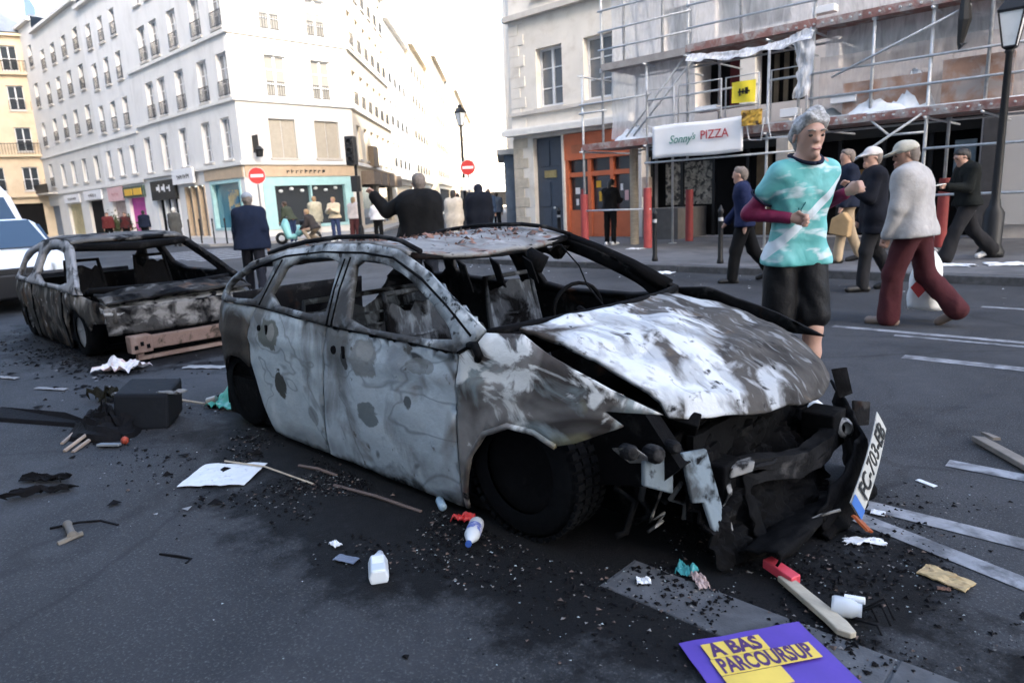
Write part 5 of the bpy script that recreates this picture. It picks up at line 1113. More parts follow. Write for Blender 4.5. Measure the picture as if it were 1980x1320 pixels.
# ------------------------------------------------------------------ people: smooth distance-field bodies
class SDF:
    def __init__(s, lo, hi, h):
        s.lo = np.array(lo); s.h = h; n = np.ceil((np.array(hi)-s.lo)/h).astype(int)+1
        s.D = np.full(n, 1.0, np.float32); s.n = n
    def sub(s, lo, hi):
        a = np.clip(np.floor((lo-s.lo)/s.h).astype(int), 0, s.n-1); b = np.clip(np.ceil((hi-s.lo)/s.h).astype(int)+1, 1, s.n)
        sl = tuple(slice(i, j) for i, j in zip(a, b))
        g = [s.lo[k]+s.h*np.arange(a[k], b[k]) for k in range(3)]
        return sl, np.meshgrid(*g, indexing='ij')
    def cap(s, a, b, ra, rb, k=.03, op='u', wr=None, flat=None):
        """tapered capsule; flat=(axis unit vector, factor) squashes it along an axis"""
        a, b = np.array(a, float), np.array(b, float); m = max(ra, rb)+k+.06
        lo, hi = np.minimum(a, b)-m, np.maximum(a, b)+m; sl, (X_, Y_, Z_) = s.sub(lo, hi)
        if 0 in X_.shape: return s
        d = b-a; L2 = max(d@d, 1e-9); P = (X_-a[0], Y_-a[1], Z_-a[2])
        t = np.clip((P[0]*d[0]+P[1]*d[1]+P[2]*d[2])/L2, 0, 1)
        q = [P[i]-t*d[i] for i in range(3)]
        if flat is not None:
            ax, f = np.array(flat[0], float), flat[1]; dt = q[0]*ax[0]+q[1]*ax[1]+q[2]*ax[2]
            q = [q[i]+ax[i]*dt*(1/f-1) for i in range(3)]
        v = np.sqrt(q[0]**2+q[1]**2+q[2]**2)-(ra+(rb-ra)*t)
        if wr:
            f = wr[1]; w1 = np.sin(f*(.8*X_+.75*Y_+.22*Z_)+2.2*np.sin(f*.23*Z_+1.3*np.sin(f*.3*Y_))); w2 = np.sin(f*.55*(X_-1.1*Y_-.55*Z_)+1.7*np.sin(f*.31*X_+2.)); w3 = np.sin(f*1.7*(.5*X_+.3*Y_+.6*Z_)+2*np.sin(f*.4*Y_+f*.2*Z_))
            v = v+wr[0]*(.7*w1*(.5+.5*w2)+.45*w2+.25*w3*w2)
        D = s.D[sl]
        if op == 'u':
            hh = np.maximum(k-np.abs(D-v), 0)/k; s.D[sl] = np.minimum(D, v)-hh*hh*k*.25
        else:
            hh = np.maximum(k-np.abs(D+v), 0)/k; s.D[sl] = np.maximum(D, -v)+hh*hh*k*.25
        return s
    def cut(s, p, n):
        """keep the side the normal n points away from"""
        g = [s.lo[k]+s.h*np.arange(s.n[k]) for k in range(3)]
        v = (g[0][:, None, None]-p[0])*n[0]+(g[1][None, :, None]-p[1])*n[1]+(g[2][None, None, :]-p[2])*n[2]
        s.D = np.maximum(s.D, v.astype(np.float32)); return s
    def mesh(s):
        D = s.D; h = s.h; I = D < 0
        nx, ny, nzz = (k-1 for k in D.shape)
        c = [(i, j, k) for i in (0, 1) for j in (0, 1) for k in (0, 1)]
        cnt = sum(I[i:i+nx, j:j+ny, k:k+nzz].astype(np.int8) for i, j, k in c); act = (cnt > 0) & (cnt < 8)
        ijk = np.argwhere(act); idx = np.full(act.shape, -1, np.int64); idx[act] = np.arange(len(ijk))
        pos = np.zeros((len(ijk), 3)); num = np.zeros(len(ijk))
        for a in range(3):
            for p in (0, 1):
                for q in (0, 1):
                    o0 = [p, q]; o0.insert(a, 0); o1 = list(o0); o1[a] = 1
                    d0 = D[tuple((ijk+o0).T)]; d1 = D[tuple((ijk+o1).T)]; mk = (d0 < 0) != (d1 < 0)
                    t = np.where(mk, d0/np.where(mk, d0-d1, 1), 0); pt = np.array(o0, float)[None]+np.eye(3)[a][None]*t[:, None]
                    pos += pt*mk[:, None]; num += mk
        V = (ijk+pos/num[:, None])*h+s.lo; F = []
        for a in range(3):
            b_, c_ = (a+1) % 3, (a+2) % 3
            sl0 = [slice(None)]*3; sl1 = [slice(None)]*3; sl0[a] = slice(0, -1); sl1[a] = slice(1, None)
            e = I[tuple(sl0)] != I[tuple(sl1)]; E_ = np.argwhere(e); ok = (E_[:, b_] > 0) & (E_[:, c_] > 0) & (E_[:, b_] < D.shape[b_]-1) & (E_[:, c_] < D.shape[c_]-1); E_ = E_[ok]
            q = []
            for db, dc in ((0, 0), (-1, 0), (-1, -1), (0, -1)):
                o = E_.copy(); o[:, b_] += db; o[:, c_] += dc; q.append(idx[tuple(o.T)])
            Q = np.stack(q, 1); fl = I[tuple(E_.T)]; Q[~fl] = Q[~fl][:, ::-1]; F.append(Q)
        F = np.concatenate(F); F = F[(F >= 0).all(1)]
        return V, F
def sdf_obj(s, name, mat, parent, scale=1.):
    V, F = s.mesh(); me = bpy.data.meshes.new(name); me.from_pydata((V*scale).tolist(), [], F.tolist()); me.update()
    me.materials.append(mat); me.shade_smooth(); o = bpy.data.objects.new(name, me); sc.collection.objects.link(o); o.parent = parent; ORG[o.name] = ORG[parent.name]
    return o
def rotY(v, a): c, s_ = math.cos(a), math.sin(a); return np.array([v[0]*c+v[2]*s_, v[1], -v[0]*s_+v[2]*c])
def rotZ(v, a): c, s_ = math.cos(a), math.sin(a); return np.array([v[0]*c-v[1]*s_, v[0]*s_+v[1]*c, v[2]])
def cloth(name, col, rough=.9, **k): return M('cloth_'+name, col, rough, k.pop('var', .15), k.pop('scale', 7), 1., 13, spec=.2, **k)
skin_m = M('skin', (.40, .235, .175), .55, .08, 9, .05, 120); skin_d = M('skin_tan', (.27, .15, .105), .55, .08, 9)
def pose_joints(ps):
    """joints of a 1.75 m figure facing +X, left side +Y"""
    J = {}; lean = R(ps.get('lean', 3)); tw = R(ps.get('twist', 0)); pel = np.array([0, 0, .93])
    for sd_, key in ((1, 'L'), (-1, 'R')):
        th, kn, ab, ft = ps.get('leg'+key, (0, 3, 3, 0)); th, kn, ab = R(th), R(kn), R(ab)
        hip = pel+np.array([0, sd_*.09, -.02])
        d = np.array([math.sin(th), sd_*math.sin(ab), -math.cos(th)]); d /= np.linalg.norm(d)
        knee = hip+d*.43; d2 = np.array([math.sin(th-kn), sd_*math.sin(ab)*.4, -math.cos(th-kn)]); d2 /= np.linalg.norm(d2)
        ank = knee+d2*.41; fa = R(ft); fd = np.array([math.cos(fa), sd_*.15, math.sin(fa)]); 
        J.update({'hip'+key: hip, 'knee'+key: knee, 'ank'+key: ank, 'toe'+key: ank+fd*.17+np.array([0, 0, -.05]), 'heel'+key: ank-fd*.05+np.array([0, 0, -.045]), 'fd'+key: fd})
    def tor(v): return rotY(rotZ(np.array(v, float), tw), lean)+pel
    J['pel'] = pel; J['waist'] = tor((0, 0, .16)); J['chest'] = tor((.01, 0, .36)); J['neck'] = tor((0, 0, .535)); J['tor'] = tor
    for sd_, key in ((1, 'L'), (-1, 'R')):
        a, ab, el, inw = ps.get('arm'+key, (0, 8, 15, 0)); a, ab, el, inw = map(R, (a, ab, el, inw))
        sh = (0, sd_*ps.get('shw', .168), .472); J['sh'+key] = tor(sh)
        d = np.array([math.sin(a)*math.cos(ab), sd_*math.sin(ab), -math.cos(a)*math.cos(ab)])
        d2 = np.array([math.sin(a+el)*math.cos(inw), sd_*(math.sin(ab)*.3-math.sin(inw)), -math.cos(a+el)*math.cos(inw)]); d2 /= np.linalg.norm(d2)
        if 'arm'+key+'v' in ps:
            d, d2 = (np.array(q_)/np.linalg.norm(q_) for q_ in ps['arm'+key+'v'])
        el_ = np.array(sh)+d*.285; wr = el_+d2*.25
        J['el'+key] = tor(el_); J['wr'+key] = tor(wr); J['hd'+key] = tor(wr+d2*.09); J['ad'+key] = rotY(rotZ(d2, tw), lean)
    hl = R(ps.get('headlean', 0)); J['hyaw'] = R(ps.get('headyaw', 0)); J['hpitch'] = hl
    nk = J['neck']; J['head'] = nk+rotY(np.array([.028, 0, .128]), lean*.3+hl)
    low = min(J['toeL'][2]-.03, J['toeR'][2]-.03, J['heelL'][2]-.035, J['heelR'][2]-.035)
    for k_, v in J.items():
        if isinstance(v, np.ndarray) and not k_.startswith(('fd', 'ad')): v[2] -= low
    J['dz'] = -low
    return J
def person(label, loc, heading, height, ps, outfit, h=.02, group='people in the street', stand=True):
    """outfit: dict top/bottom/shoes/hair materials and options"""
    t = thing('person', label, 'person', loc, group, R(heading)); s_ = height/1.75; J = pose_joints(ps)
    tor = J['tor']
    pts = np.array([v for k, v in J.items() if isinstance(v, np.ndarray) and v.shape == (3,) and not k.startswith(('fd', 'ad'))])
    lo, hi = pts.min(0)-.22, pts.max(0)+.24
    S = lambda hh=h: SDF(lo, hi, hh); ky = J['hyaw']
    hd = J['head']; HF = lambda v: hd+rotZ(rotY(np.array(v, float), J['hpitch']), ky)
    side = rotZ(np.array([0, 1., 0]), ky)
    # ---- body, one continuous surface
    B = S(); slim = outfit.get('slim', 1.)
    for z_, hw, r_ in ((-.02, .075, .098), (.08, .062, .098), (.17, .056, .096), (.27, .066, .100), (.36, .078, .102), (.42, .09, .088)): B.cap(tor((0, hw*slim, z_)), tor((0, -hw*slim, z_)), r_*slim, r_*slim, .05); B.cap(J['shL'], tor((0, 0, .492)), .055, .070, .04); B.cap(J['shR'], tor((0, 0, .492)), .055, .070, .04)
    B.cap(tor((0, 0, .47)), J['head']-np.array([0, 0, .05]), .068, .06, .03)
    for k_ in 'LR':
        B.cap(J['hip'+k_], J['knee'+k_], .085, .055, .04); B.cap(J['knee'+k_], J['knee'+k_]*.65+J['ank'+k_]*.35, .054, .056, .03); B.cap(J['knee'+k_]*.65+J['ank'+k_]*.35, J['ank'+k_], .054, .034, .03)
        B.cap(J['heel'+k_], J['toe'+k_], .034, .03, .02); B.cap(J['ank'+k_], J['heel'+k_], .036, .034, .02)
        B.cap(J['sh'+k_], J['el'+k_], .052, .04, .03); B.cap(J['el'+k_], J['wr'+k_], .041, .028, .02)
        # hand: palm, four fingers and a thumb
        w_, a = J['wr'+k_], J['ad'+k_]; sd_ = 1 if k_ == 'L' else -1
        up = np.array([0, 0, 1.]) if abs(a[2]) < .8 else np.array([1., 0, 0]); u = np.cross(a, up); u /= np.linalg.norm(u); v = np.cross(u, a)
        curl = outfit.get('curl', 1.)
        B.cap(w_+a*.015, w_+a*.065, .024, .03, .012, flat=(u, .8))
        if h <= .0165:
            fr = max(.0095, h*.75)
            for q, ln in zip((-1.5, -.5, .5, 1.5), (.03, .036, .034, .027)):
                b0 = w_+a*.08+v*q*.019; b1 = b0+a*ln; b2 = b1+(a*(1-curl)-u*sd_*curl)*.028; b3 = b2+(-a*curl*.8+a*(1-curl)-u*sd_*.2)*.022
                B.cap(w_+a*.06+v*q*.017, b1, fr*1.05, fr, .006); B.cap(b1, b2, fr, fr*.95, .006); B.cap(b2, b3, fr*.95, fr*.85, .006)
            B.cap(w_+a*.03+v*.022, w_+a*.06+v*.042-u*sd_*.012, fr*1.2, fr*1.05, .008); B.cap(w_+a*.06+v*.042-u*sd_*.012, w_+a*.09+v*.032-u*sd_*.03, fr*1.05, fr*.9, .006)
        else: B.cap(w_+a*.05, w_+a*.12, .03, .022, .015)
    # head
    B.cap(HF((-.018, 0, .035)), HF((.022, 0, .03)), .082, .080, .02, flat=(side, .88)); B.cap(HF((.03, 0, -.03)), HF((.055, 0, -.075)), .062, .036, .03, flat=(side, .95))
    B.cap(HF((.083, 0, .025)), HF((.105, 0, -.012)), .009, .014, .012)
    if h <= .0165:
        B.cap(HF((.09, .032, .04)), HF((.09, -.032, .04)), .014, .014, .02)
        for q in (-1, 1):
            B.cap(HF((.112, q*.033, .018)), HF((.112, q*.031, .018)), .016, .016, .014, op='s')
        B.cap(HF((.092, .02, -.052)), HF((.092, -.02, -.052)), .012, .012, .014); B.cap(HF((.095, 0, -.085)), HF((.09, 0, -.09)), .018, .018, .015)
    for q in (-1, 1): B.cap(HF((0, q*.082, .02)), HF((-.008, q*.086, -.015)), .016, .012, .01, flat=(side, .6))
    sk = outfit.get('skin', skin_m); bo = sdf_obj(B, 'body', sk, t, s_)
    if h <= .0165:
        for q in (-1, 1):
            e = HF((.090, q*.033, .017))*s_
            MB().lathe([(0, .009), (.009, .006), (.0125, 0), (.009, -.006), (0, -.009)], e, n=10).build('eye', M('eye_dark', (.035, .025, .02), .25), bo, smooth=True, local=True)
            m_ = MB(); m_.tube([HF((.104, q*.014, .040))*s_, HF((.106, q*.033, .047))*s_, HF((.095, q*.054, .042))*s_], [.005, .006, .004], 6); m_.build('eyebrow', outfit.get('brow', outfit['hair']), bo, smooth=True, local=True)
        m_ = MB(); m_.tube([HF((.088, .031, -.044))*s_, HF((.101, .016, -.053))*s_, HF((.105, .0, -.056))*s_, HF((.101, -.016, -.053))*s_, HF((.088, -.031, -.044))*s_], [.002, .005, .006, .005, .002], 6); m_.build('mouth', M('lips', (.30, .11, .10), .5), bo, smooth=True, local=True)
    # ---- hair / hat
    if outfit.get('hair'):
        Hh = S(min(h, .014)); L = outfit.get('hairlen', 0)
        Hh.cap(HF((-.026, 0, .05)), HF((.016, 0, .062)), .090, .082, .02, wr=(.008, 85), flat=(side, .93))
        if outfit.get('quiff'): Hh.cap(HF((.065, -.03, .112)), HF((.0, .03, .125)), .034, .05, .02, wr=(.013, 90)); Hh.cap(HF((.03, .045, .10)), HF((-.05, .03, .10)), .045, .055, .02, wr=(.012, 85)); Hh.cap(HF((.0, -.07, .06)), HF((-.05, -.06, .02)), .03, .035, .02, wr=(.01, 90))
        Hh.cap(HF((-.05, 0, .0)), HF((-.05, 0, -.03)), .07, .058, .03, wr=(.004, 80))
        if L: Hh.cap(HF((-.06, 0, 0)), HF((-.085, 0, -L)), .075, .06, .03, wr=(.006, 60))
        n_ = rotZ(rotY(np.array([.75, 0, -.66]), J['hpitch']), ky); Hh.cut(HF((.058, 0, .062)) if not outfit.get('quiff') else HF((.062, 0, .062)), n_)
        sdf_obj(Hh, 'hair', outfit['hair'], t, s_)
    if outfit.get('cap'):
        C_ = S(min(h, .014)); C_.cap(HF((-.025, 0, .05)), HF((.015, 0, .06)), .096, .092, .02, flat=(side, .95)); C_.cut(HF((0, 0, .045)), rotZ(rotY(np.array([-.15, 0, -1.]), J['hpitch']), ky))
        C_.cap(HF((.075, 0, .055)), HF((.15, 0, .038)), .072, .055, .012, flat=(rotY(np.array([0, 0, 1.]), J['hpitch']+.2), .26)); sdf_obj(C_, 'hat', outfit['cap'], t, s_)
    if outfit.get('hood'):
        C_ = S(h); C_.cap(HF((-.03, 0, -.1)), HF((-.02, 0, .03)), .11, .11, .04, wr=(.006, 40)); C_.cut(HF((.05, 0, 0)), rotZ(np.array([1., 0, .1]), ky)); sdf_obj(C_, 'hood', outfit['hood'], t, s_)
    # ---- top
    inf = outfit.get('inflate', .018); wr = (outfit.get('wrinkle', .009), outfit.get('wfreq', 36)); hem = outfit.get('hem', -.05)
    Tp = S(min(h, .016)); bulk = outfit.get('bulk', 0.)
    for z_, hw, r_ in ((hem, .112, .118), (-.02, .104, .112), (.08, .074, .102), (.17, .066, .100), (.27, .070, .104), (.36, .076, .110), (.42, .082, .102)):
        if z_ >= hem: Tp.cap(tor((0, hw*slim+bulk*.3, z_)), tor((0, -hw*slim-bulk*.3, z_)), r_*slim+inf+bulk*.8, r_*slim+inf+bulk*.8, .05, wr=wr)
    if hem < -.1: Tp.cap(tor((0, .085, hem)), tor((0, .085, 0)), .095*slim+inf+bulk, .095*slim+inf+bulk, .05, wr=wr); Tp.cap(tor((0, -.085, hem)), tor((0, -.085, 0)), .095*slim+inf+bulk, .095*slim+inf+bulk, .05, wr=wr)
    Tp.cap(J['shL'], tor((0, 0, .490)), .066+inf, .080+inf, .04); Tp.cap(J['shR'], tor((0, 0, .490)), .066+inf, .080+inf, .04)
    sl = outfit.get('sleeve', 1.)
    for k_ in 'LR':
        e = J['el'+k_]; sh = J['sh'+k_]
        if sl >= 1:
            Tp.cap(sh, e, .055+inf, .046+inf, .03, wr=wr); Tp.cap(e, J['wr'+k_], .046+inf, .036+inf*.9, .02, wr=wr)
        else: Tp.cap(sh, sh+(e-sh)*sl, .054+inf*1.2, .054+inf*1.5, .025, wr=wr)
    upv = rotY(np.array([0, 0, 1.]), R(ps.get('lean', 3))*.6)
    Tp.cut(tor((0, 0, hem)), -upv)
    if sl < 1:
        # keep the sleeve opening crisp
        pass
    Tp.cut(tor((0, 0, .597 if not outfit.get('collar') else .61)), rotY(np.array([0, 0, 1.]), R(ps.get('lean', 3))))
    tp = sdf_obj(Tp, outfit.get('topname', 'jacket'), outfit['top'], t, s_)
    if outfit.get('collarband'):
        m_ = MB(); m_.tube([tor((.084*math.cos(a)-.004-(0 if math.cos(a) < .3 else -.03*math.cos(a)), (.086)*math.sin(a), .572-.035*max(0, math.cos(a))))*s_ for a in np.linspace(0, 2*math.pi, 24)], .011, 7); m_.build('collar', outfit['collarband'], tp, smooth=True, local=True)
    if outfit.get('undersleeve'):
        for k_ in 'LR':
            U = S(min(h, .014)); e = J['el'+k_]; sh = J['sh'+k_]
            U.cap(sh+(e-sh)*.45, e, .051, .045, .02, wr=(.003, 55)); U.cap(e, J['wr'+k_], .045, .033, .02, wr=(.003, 55)); sdf_obj(U, 'sleeve', outfit['undersleeve'], t, s_)
            if outfit.get('collarband'):
                q = sh+(e-sh)*(sl+.19); dd_ = (e-sh)/np.linalg.norm(e-sh); aa = np.cross(dd_, [0, 0, 1.]); aa /= np.linalg.norm(aa); b_ = np.cross(dd_, aa)
                m_ = MB(); m_.tube([(q+(aa*math.cos(w_)+b_*math.sin(w_))*.071)*s_ for w_ in np.linspace(0, 2*math.pi, 20)], .007, 6); m_.build('cuff_band', outfit['collarband'], tp, smooth=True, local=True)
    # ---- trousers / shorts
    pi_ = outfit.get('leginf', .018); P_ = S(min(h, .018)); kl = outfit.get('shorts'); pw = (outfit.get('pwr', .009), 34)
    P_.cap(J['hipL'], J['hipR'], .100*slim+pi_*.35, .100*slim+pi_*.35, .05); P_.cap(tor((0, .06, .05)), tor((0, -.06, .05)), .1*slim, .1*slim, .05)
    for k_ in 'LR':
        hip, kn, an = J['hip'+k_], J['knee'+k_], J['ank'+k_]
        if kl: P_.cap(hip, hip+(kn-hip)*kl, .085+pi_, .080+pi_, .02, wr=pw)
        else:
            P_.cap(hip, kn, .082+pi_, .060+pi_, .03, wr=pw); P_.cap(kn, an+(an-kn)*.03, .060+pi_, .046+pi_+outfit.get('flare', 0), .03, wr=pw)
    P_.cut(tor((0, 0, .06)), upv)
    if not kl:
        pass
    sdf_obj(P_, 'shorts' if kl else 'trousers', outfit['bottom'], t, s_)
    # ---- shoes
    for k_ in 'LR':
        q = np.array([J['heel'+k_], J['toe'+k_], J['ank'+k_]]); Sh_ = SDF(q.min(0)-.09, q.max(0)+.09, min(h, .014))
        Sh_.cap(J['heel'+k_], J['toe'+k_], .046, .042, .02); Sh_.cap(J['ank'+k_]+np.array([0, 0, -.01]), J['heel'+k_], .045, .046, .02)
        sdf_obj(Sh_, 'shoe', outfit['shoes'], t, s_)
    return t, J, s_
def to_world(t, p): return Matrix.Translation(t.location) @ Matrix.Rotation(t.rotation_euler.z, 4, 'Z') @ Vector(p)

navy = cloth('navy', (.009, .013, .027)); blackc = cloth('black', (.005, .005, .0055)); darkgrey = cloth('dark_grey', (.016, .016, .018))
hair_g = M('grey_hair', (.30, .295, .29), .7, .55, 55, .6, 90); hair_d = M('dark_hair', (.009, .007, .006), .6, .3, 40, .5, 90); hair_b = M('brown_hair', (.06, .035, .02), .6, .3, 40, .5, 90); hair_s = M('short_grey_hair', (.16, .13, .11), .8, .3, 40, .4, 90); hair_bl = M('fair_hair', (.38, .25, .13), .7, .25, 30, .5, 80)
shoe_d = M('dark_shoe', (.007, .0065, .0065), .5, .2, 8); shoe_w = M('white_shoe', (.66, .66, .66), .6, .1, 8); shoe_t = M('tan_shoe', (.17, .125, .10), .6, .2, 8)
# the runner's turquoise shirt with its pale diagonal band and blotches
def shirt_mat():
    m, n, l, b = _new('turquoise_shirt'); tc = n.new('ShaderNodeTexCoord'); co = tc.outputs['Object']; sep = n.new('ShaderNodeSeparateXYZ'); l.new(co, sep.inputs[0])
    f = _noise(n, l, co, 5, 3, .5, .3); c = _mix(n, l, _ramp(n, l, f, .40, .64), (.075, .33, .32), (.16, .44, .44))
    mp = n.new('ShaderNodeMapping'); mp.inputs['Scale'].default_value = (1, 2.2, 5); mp.inputs['Rotation'].default_value = (R(35), 0, 0); l.new(co, mp.inputs[0])
    f2 = _noise(n, l, mp.outputs[0], 3.2, 3, .5, .2); c = _mix(n, l, _math(n, l, 'MULTIPLY', _ramp(n, l, f2, .56, .68), .75), c, (.60, .66, .70))
    # diagonal band from the hip to the other shoulder
    q = _math(n, l, 'SUBTRACT', _math(n, l, 'MULTIPLY_ADD', sep.outputs[1], -1.0, sep.outputs[2]), 1.215)
    bd = _math(n, l, 'LESS_THAN', _math(n, l, 'ABSOLUTE', q), .034); c = _mix(n, l, _math(n, l, 'MULTIPLY', bd, .8), c, (.62, .66, .72))
    l.new(c, b.inputs['Base Color']); b.inputs['Roughness'].default_value = .65; _bump(n, l, b, _noise(n, l, co, 9, 2, .4, .6), .7, .02); return m
maroon_s = cloth('maroon_sleeve', (.16, .014, .05), .6)
run, J, s_ = person('grey-haired man running in a turquoise shirt, black shorts and maroon sleeves', (-1.62, 4.26, 0), -46, 1.80,
    dict(shw=.138, lean=7, twist=8, legL=(10, 14, -1, -8), legR=(2, 95, 1, -70), armLv=((-.55, .22, -.80), (.86, .10, .42)), armRv=((-.42, -.42, -.80), (.80, .50, -.02)), headyaw=2, headlean=3),
    dict(top=shirt_mat(), topname='shirt', bottom=cloth('black_shorts', (.005, .005, .006), .6), shorts=.80, shoes=shoe_w, hair=hair_g, quiff=True, brow=M('grey_brow', (.20, .17, .15), .8), sleeve=.40, undersleeve=maroon_s, collarband=cloth('navy_band', (.008, .011, .026)), inflate=.013, wrinkle=.007, wfreq=44, hem=-.05, leginf=.016, curl=.9, slim=.86), h=.0105, group='people near the wrecks')
for o_ in [c for c in run.children if c.name.startswith('shirt')]:
    lg = MB(); base = Vector((.0, 0, 0))
    for dy, dz_ in ((0, 0), ):
        lg.tube([(.165*s_, -.03, 1.265*s_), (.163*s_, -.055, 1.225*s_), (.163*s_, -.055, 1.19*s_), (.163*s_, -.07, 1.235*s_)], .004, 5)
    lg.build('crest', cloth('teal_print', (.02, .12, .13)), o_, local=True)
capm = cloth('beige_cap', (.40, .38, .32)); beigej = cloth('beige_jacket', (.34, .325, .315), scale=14, var=.12)
man, J, s_ = person('man in a beige cap, pale grey-beige jacket and maroon trousers walking away', (-1.74, 7.5, 0), 172, 1.80,
    dict(lean=7, legL=(16, 14, 2, 0), legR=(-12, 30, 2, -34), armL=(8, 10, 14, 0), armR=(-6, 8, 14, 0), headyaw=38, headlean=8),
    dict(top=beigej, bottom=cloth('maroon', (.055, .014, .017)), shoes=shoe_t, hair=hair_s, cap=capm, skin=skin_d, inflate=.032, bulk=.012, hem=-.09, collar=True, wrinkle=.010, wfreq=30, leginf=.03, flare=.02, pwr=.011), h=.0145, group='people walking on the far side of the road')
bag_p = to_world(man, J['hdR']*s_)
pb = thing('plastic_bag', 'white plastic carrier bag with a red diamond held by the man in the beige cap', 'bag', (bag_p.x+.05, bag_p.y+.06, .12))
def bagf(u, v):
    a = u*2*math.pi; r = (.05+.11*math.sin(min(1, v*1.25)*math.pi*.62)) * (1+.25*nz(math.cos(a)*2, math.sin(a)*2, v*3))
    return Vector((bag_p.x+.05+r*math.cos(a), bag_p.y+.06+r*.6*math.sin(a), .70-.58*v+.02*nz(u*9, v*6)))
MB().grid(bagf, 24, 14).build('sack', M('white_plastic', (.68, .68, .66), .4, .08, 9, .6, 12), pb, smooth=True, thick=.003)
c_ = bagf(.78, .55); tocam = Vector((-c_.x, -c_.y, 0)).normalized(); sx_ = Vector((-tocam.y, tocam.x, 0)); c_ = Vector((bag_p.x, bag_p.y, .36))+tocam*.155
MB().prism([c_+sx_*.0+Vector((0, 0, .10)), c_+sx_*.075, c_+Vector((0, 0, -.10)), c_-sx_*.075], tocam*.006).build('diamond_print', M('bag_red', (.34, .02, .02), .5), pb)
for q in (-.03, .03): MB().tube([bagf(.1, 0)+Vector((q, 0, 0)), bag_p+Vector((q*.4, 0, .02))], .006, 5).build('handle', MATS['white_plastic'], pb)
person('man in a white cap and dark coat beyond the man in the beige cap', (-2.72, 9.7, 0), 212, 1.84,
    dict(lean=3, legL=(14, 12, 2, 0), legR=(-12, 16, 2, -18), armL=(25, 10, 105, 30), armR=(0, 8, 20, 0), headyaw=18),
    dict(top=cloth('black_navy_coat', (.006, .007, .012)), bottom=darkgrey, shoes=shoe_d, hair=hair_s, cap=cloth('white_cap', (.52, .49, .47)), inflate=.03, hem=-.22, leginf=.02), h=.016, group='people walking on the far side of the road')
nav, J, s_ = person('man in a navy jacket and beige trousers carrying a paper bag', (-3.75, 11.95, .12), 214, 1.82,
    dict(lean=2, legL=(14, 8, 2, 0), legR=(-10, 14, 2, -14), armL=(6, 8, 20, 0), armR=(40, 14, 62, 10), headyaw=8),
    dict(top=navy, bottom=cloth('beige_trousers', (.36, .28, .19)), shoes=shoe_d, hair=hair_s, inflate=.028, hem=-.08, leginf=.022), h=.017, group='people walking on the far side of the road')
bp = to_world(nav, J['hdL']*s_)
solo(MB().prism([(bp.x-.16, bp.y-.04, bp.z-.36), (bp.x+.14, bp.y-.04, bp.z-.42), (bp.x+.16, bp.y-.04, bp.z-.16), (bp.x+.06, bp.y-.04, bp.z-.02), (bp.x-.12, bp.y-.04, bp.z-.12)], (.02, .14, 0)), 'paper_bag', 'brown paper bag held by the man in the navy jacket', 'bag', M('kraft_paper', (.36, .24, .12), .8, .15, 6, .4, 12), (bp.x, bp.y, bp.z-.4), bevel=.02)
ph, J, s_ = person('dark-haired man in black looking at the phone in his hand', (-2.22, 12.56, .12), 217, 1.80,
    dict(lean=4, legL=(24, 6, 2, 6), legR=(-22, 22, 2, -22), armL=(20, 8, 80, 8), armR=(24, 8, 76, 12), headlean=24, headyaw=4),
    dict(top=cloth('black_sweater', (.006, .0075, .007)), bottom=cloth('charcoal_trousers', (.014, .014, .016)), shoes=shoe_w, hair=hair_d, inflate=.026, hem=-.06, leginf=.032, flare=.03), h=.016, group='people walking on the far side of the road')
pp = to_world(ph, J['hdL']*s_)
solo(MB().obox((pp.x-.03, pp.y-.04, pp.z+.03), (.05, .06, .012), (.03, -.025, .0), (0, 0, .005)), 'phone', 'pale phone in the hand of the dark-haired man', 'phone', M('phone_pale', (.7, .68, .62), .3), (pp.x, pp.y, pp.z), bevel=.004)
person('grey-haired person in a blue top and black trousers half hidden behind the runner', (-4.55, 9.9, 0), 205, 1.74,
    dict(lean=5, legL=(16, 10, 2, 0), legR=(-18, 18, 2, -20), armL=(-10, 8, 20, 0), armR=(14, 8, 30, 0), headyaw=-6),
    dict(top=cloth('blue_top', (.012, .018, .055)), bottom=blackc, shoes=shoe_d, hair=hair_s, inflate=.026, leginf=.03, hem=-.08), h=.018, group='people walking on the far side of the road')
person('person in black with white shoes standing at the orange shopfront', (-10.35, 14.7, .12), 95, 1.68,
    dict(lean=2, legL=(2, 3, 3, 0), legR=(-2, 3, 3, 0), armL=(30, 10, 90, 20), armR=(20, 10, 80, 20), headlean=15),
    dict(top=blackc, bottom=blackc, shoes=shoe_w, hair=hair_d, hairlen=.12, inflate=.022, leginf=.015), h=.018, group='people on the far pavement')
person('man in a black jacket with his left arm raised beyond the large wreck', (-6.95, 5.68, 0), 128, 1.79,
    dict(lean=2, legL=(3, 4, 3, 0), legR=(-3, 4, 3, 0), armLv=((.05, .9, -.42), (.1, .62, .78)), armR=(-4, 10, 14, 0), headyaw=28),
    dict(top=blackc, bottom=cloth('dark_jeans', (.01, .012, .018)), shoes=shoe_d, hair=hair_s, skin=skin_m, inflate=.04, bulk=.04, hem=-.14, slim=1.1, collar=True), h=.0145, group='people near the wrecks')
person('man in a dark blue padded jacket and grey cap walking between the wrecks', (-10.85, 5.3, 0), 150, 1.74,
    dict(lean=6, legL=(20, 14, 2, 4), legR=(-16, 28, 2, -26), armL=(10, 10, 30, 0), armR=(-14, 10, 24, 0), headyaw=10),
    dict(top=cloth('blue_padded', (.008, .013, .030)), bottom=cloth('navy_trousers', (.01, .011, .016)), shoes=shoe_d, hair=hair_s, cap=cloth('grey_cap', (.26, .28, .31)), inflate=.035, bulk=.02, hem=-.12, wrinkle=.008), h=.0145, group='people near the wrecks')
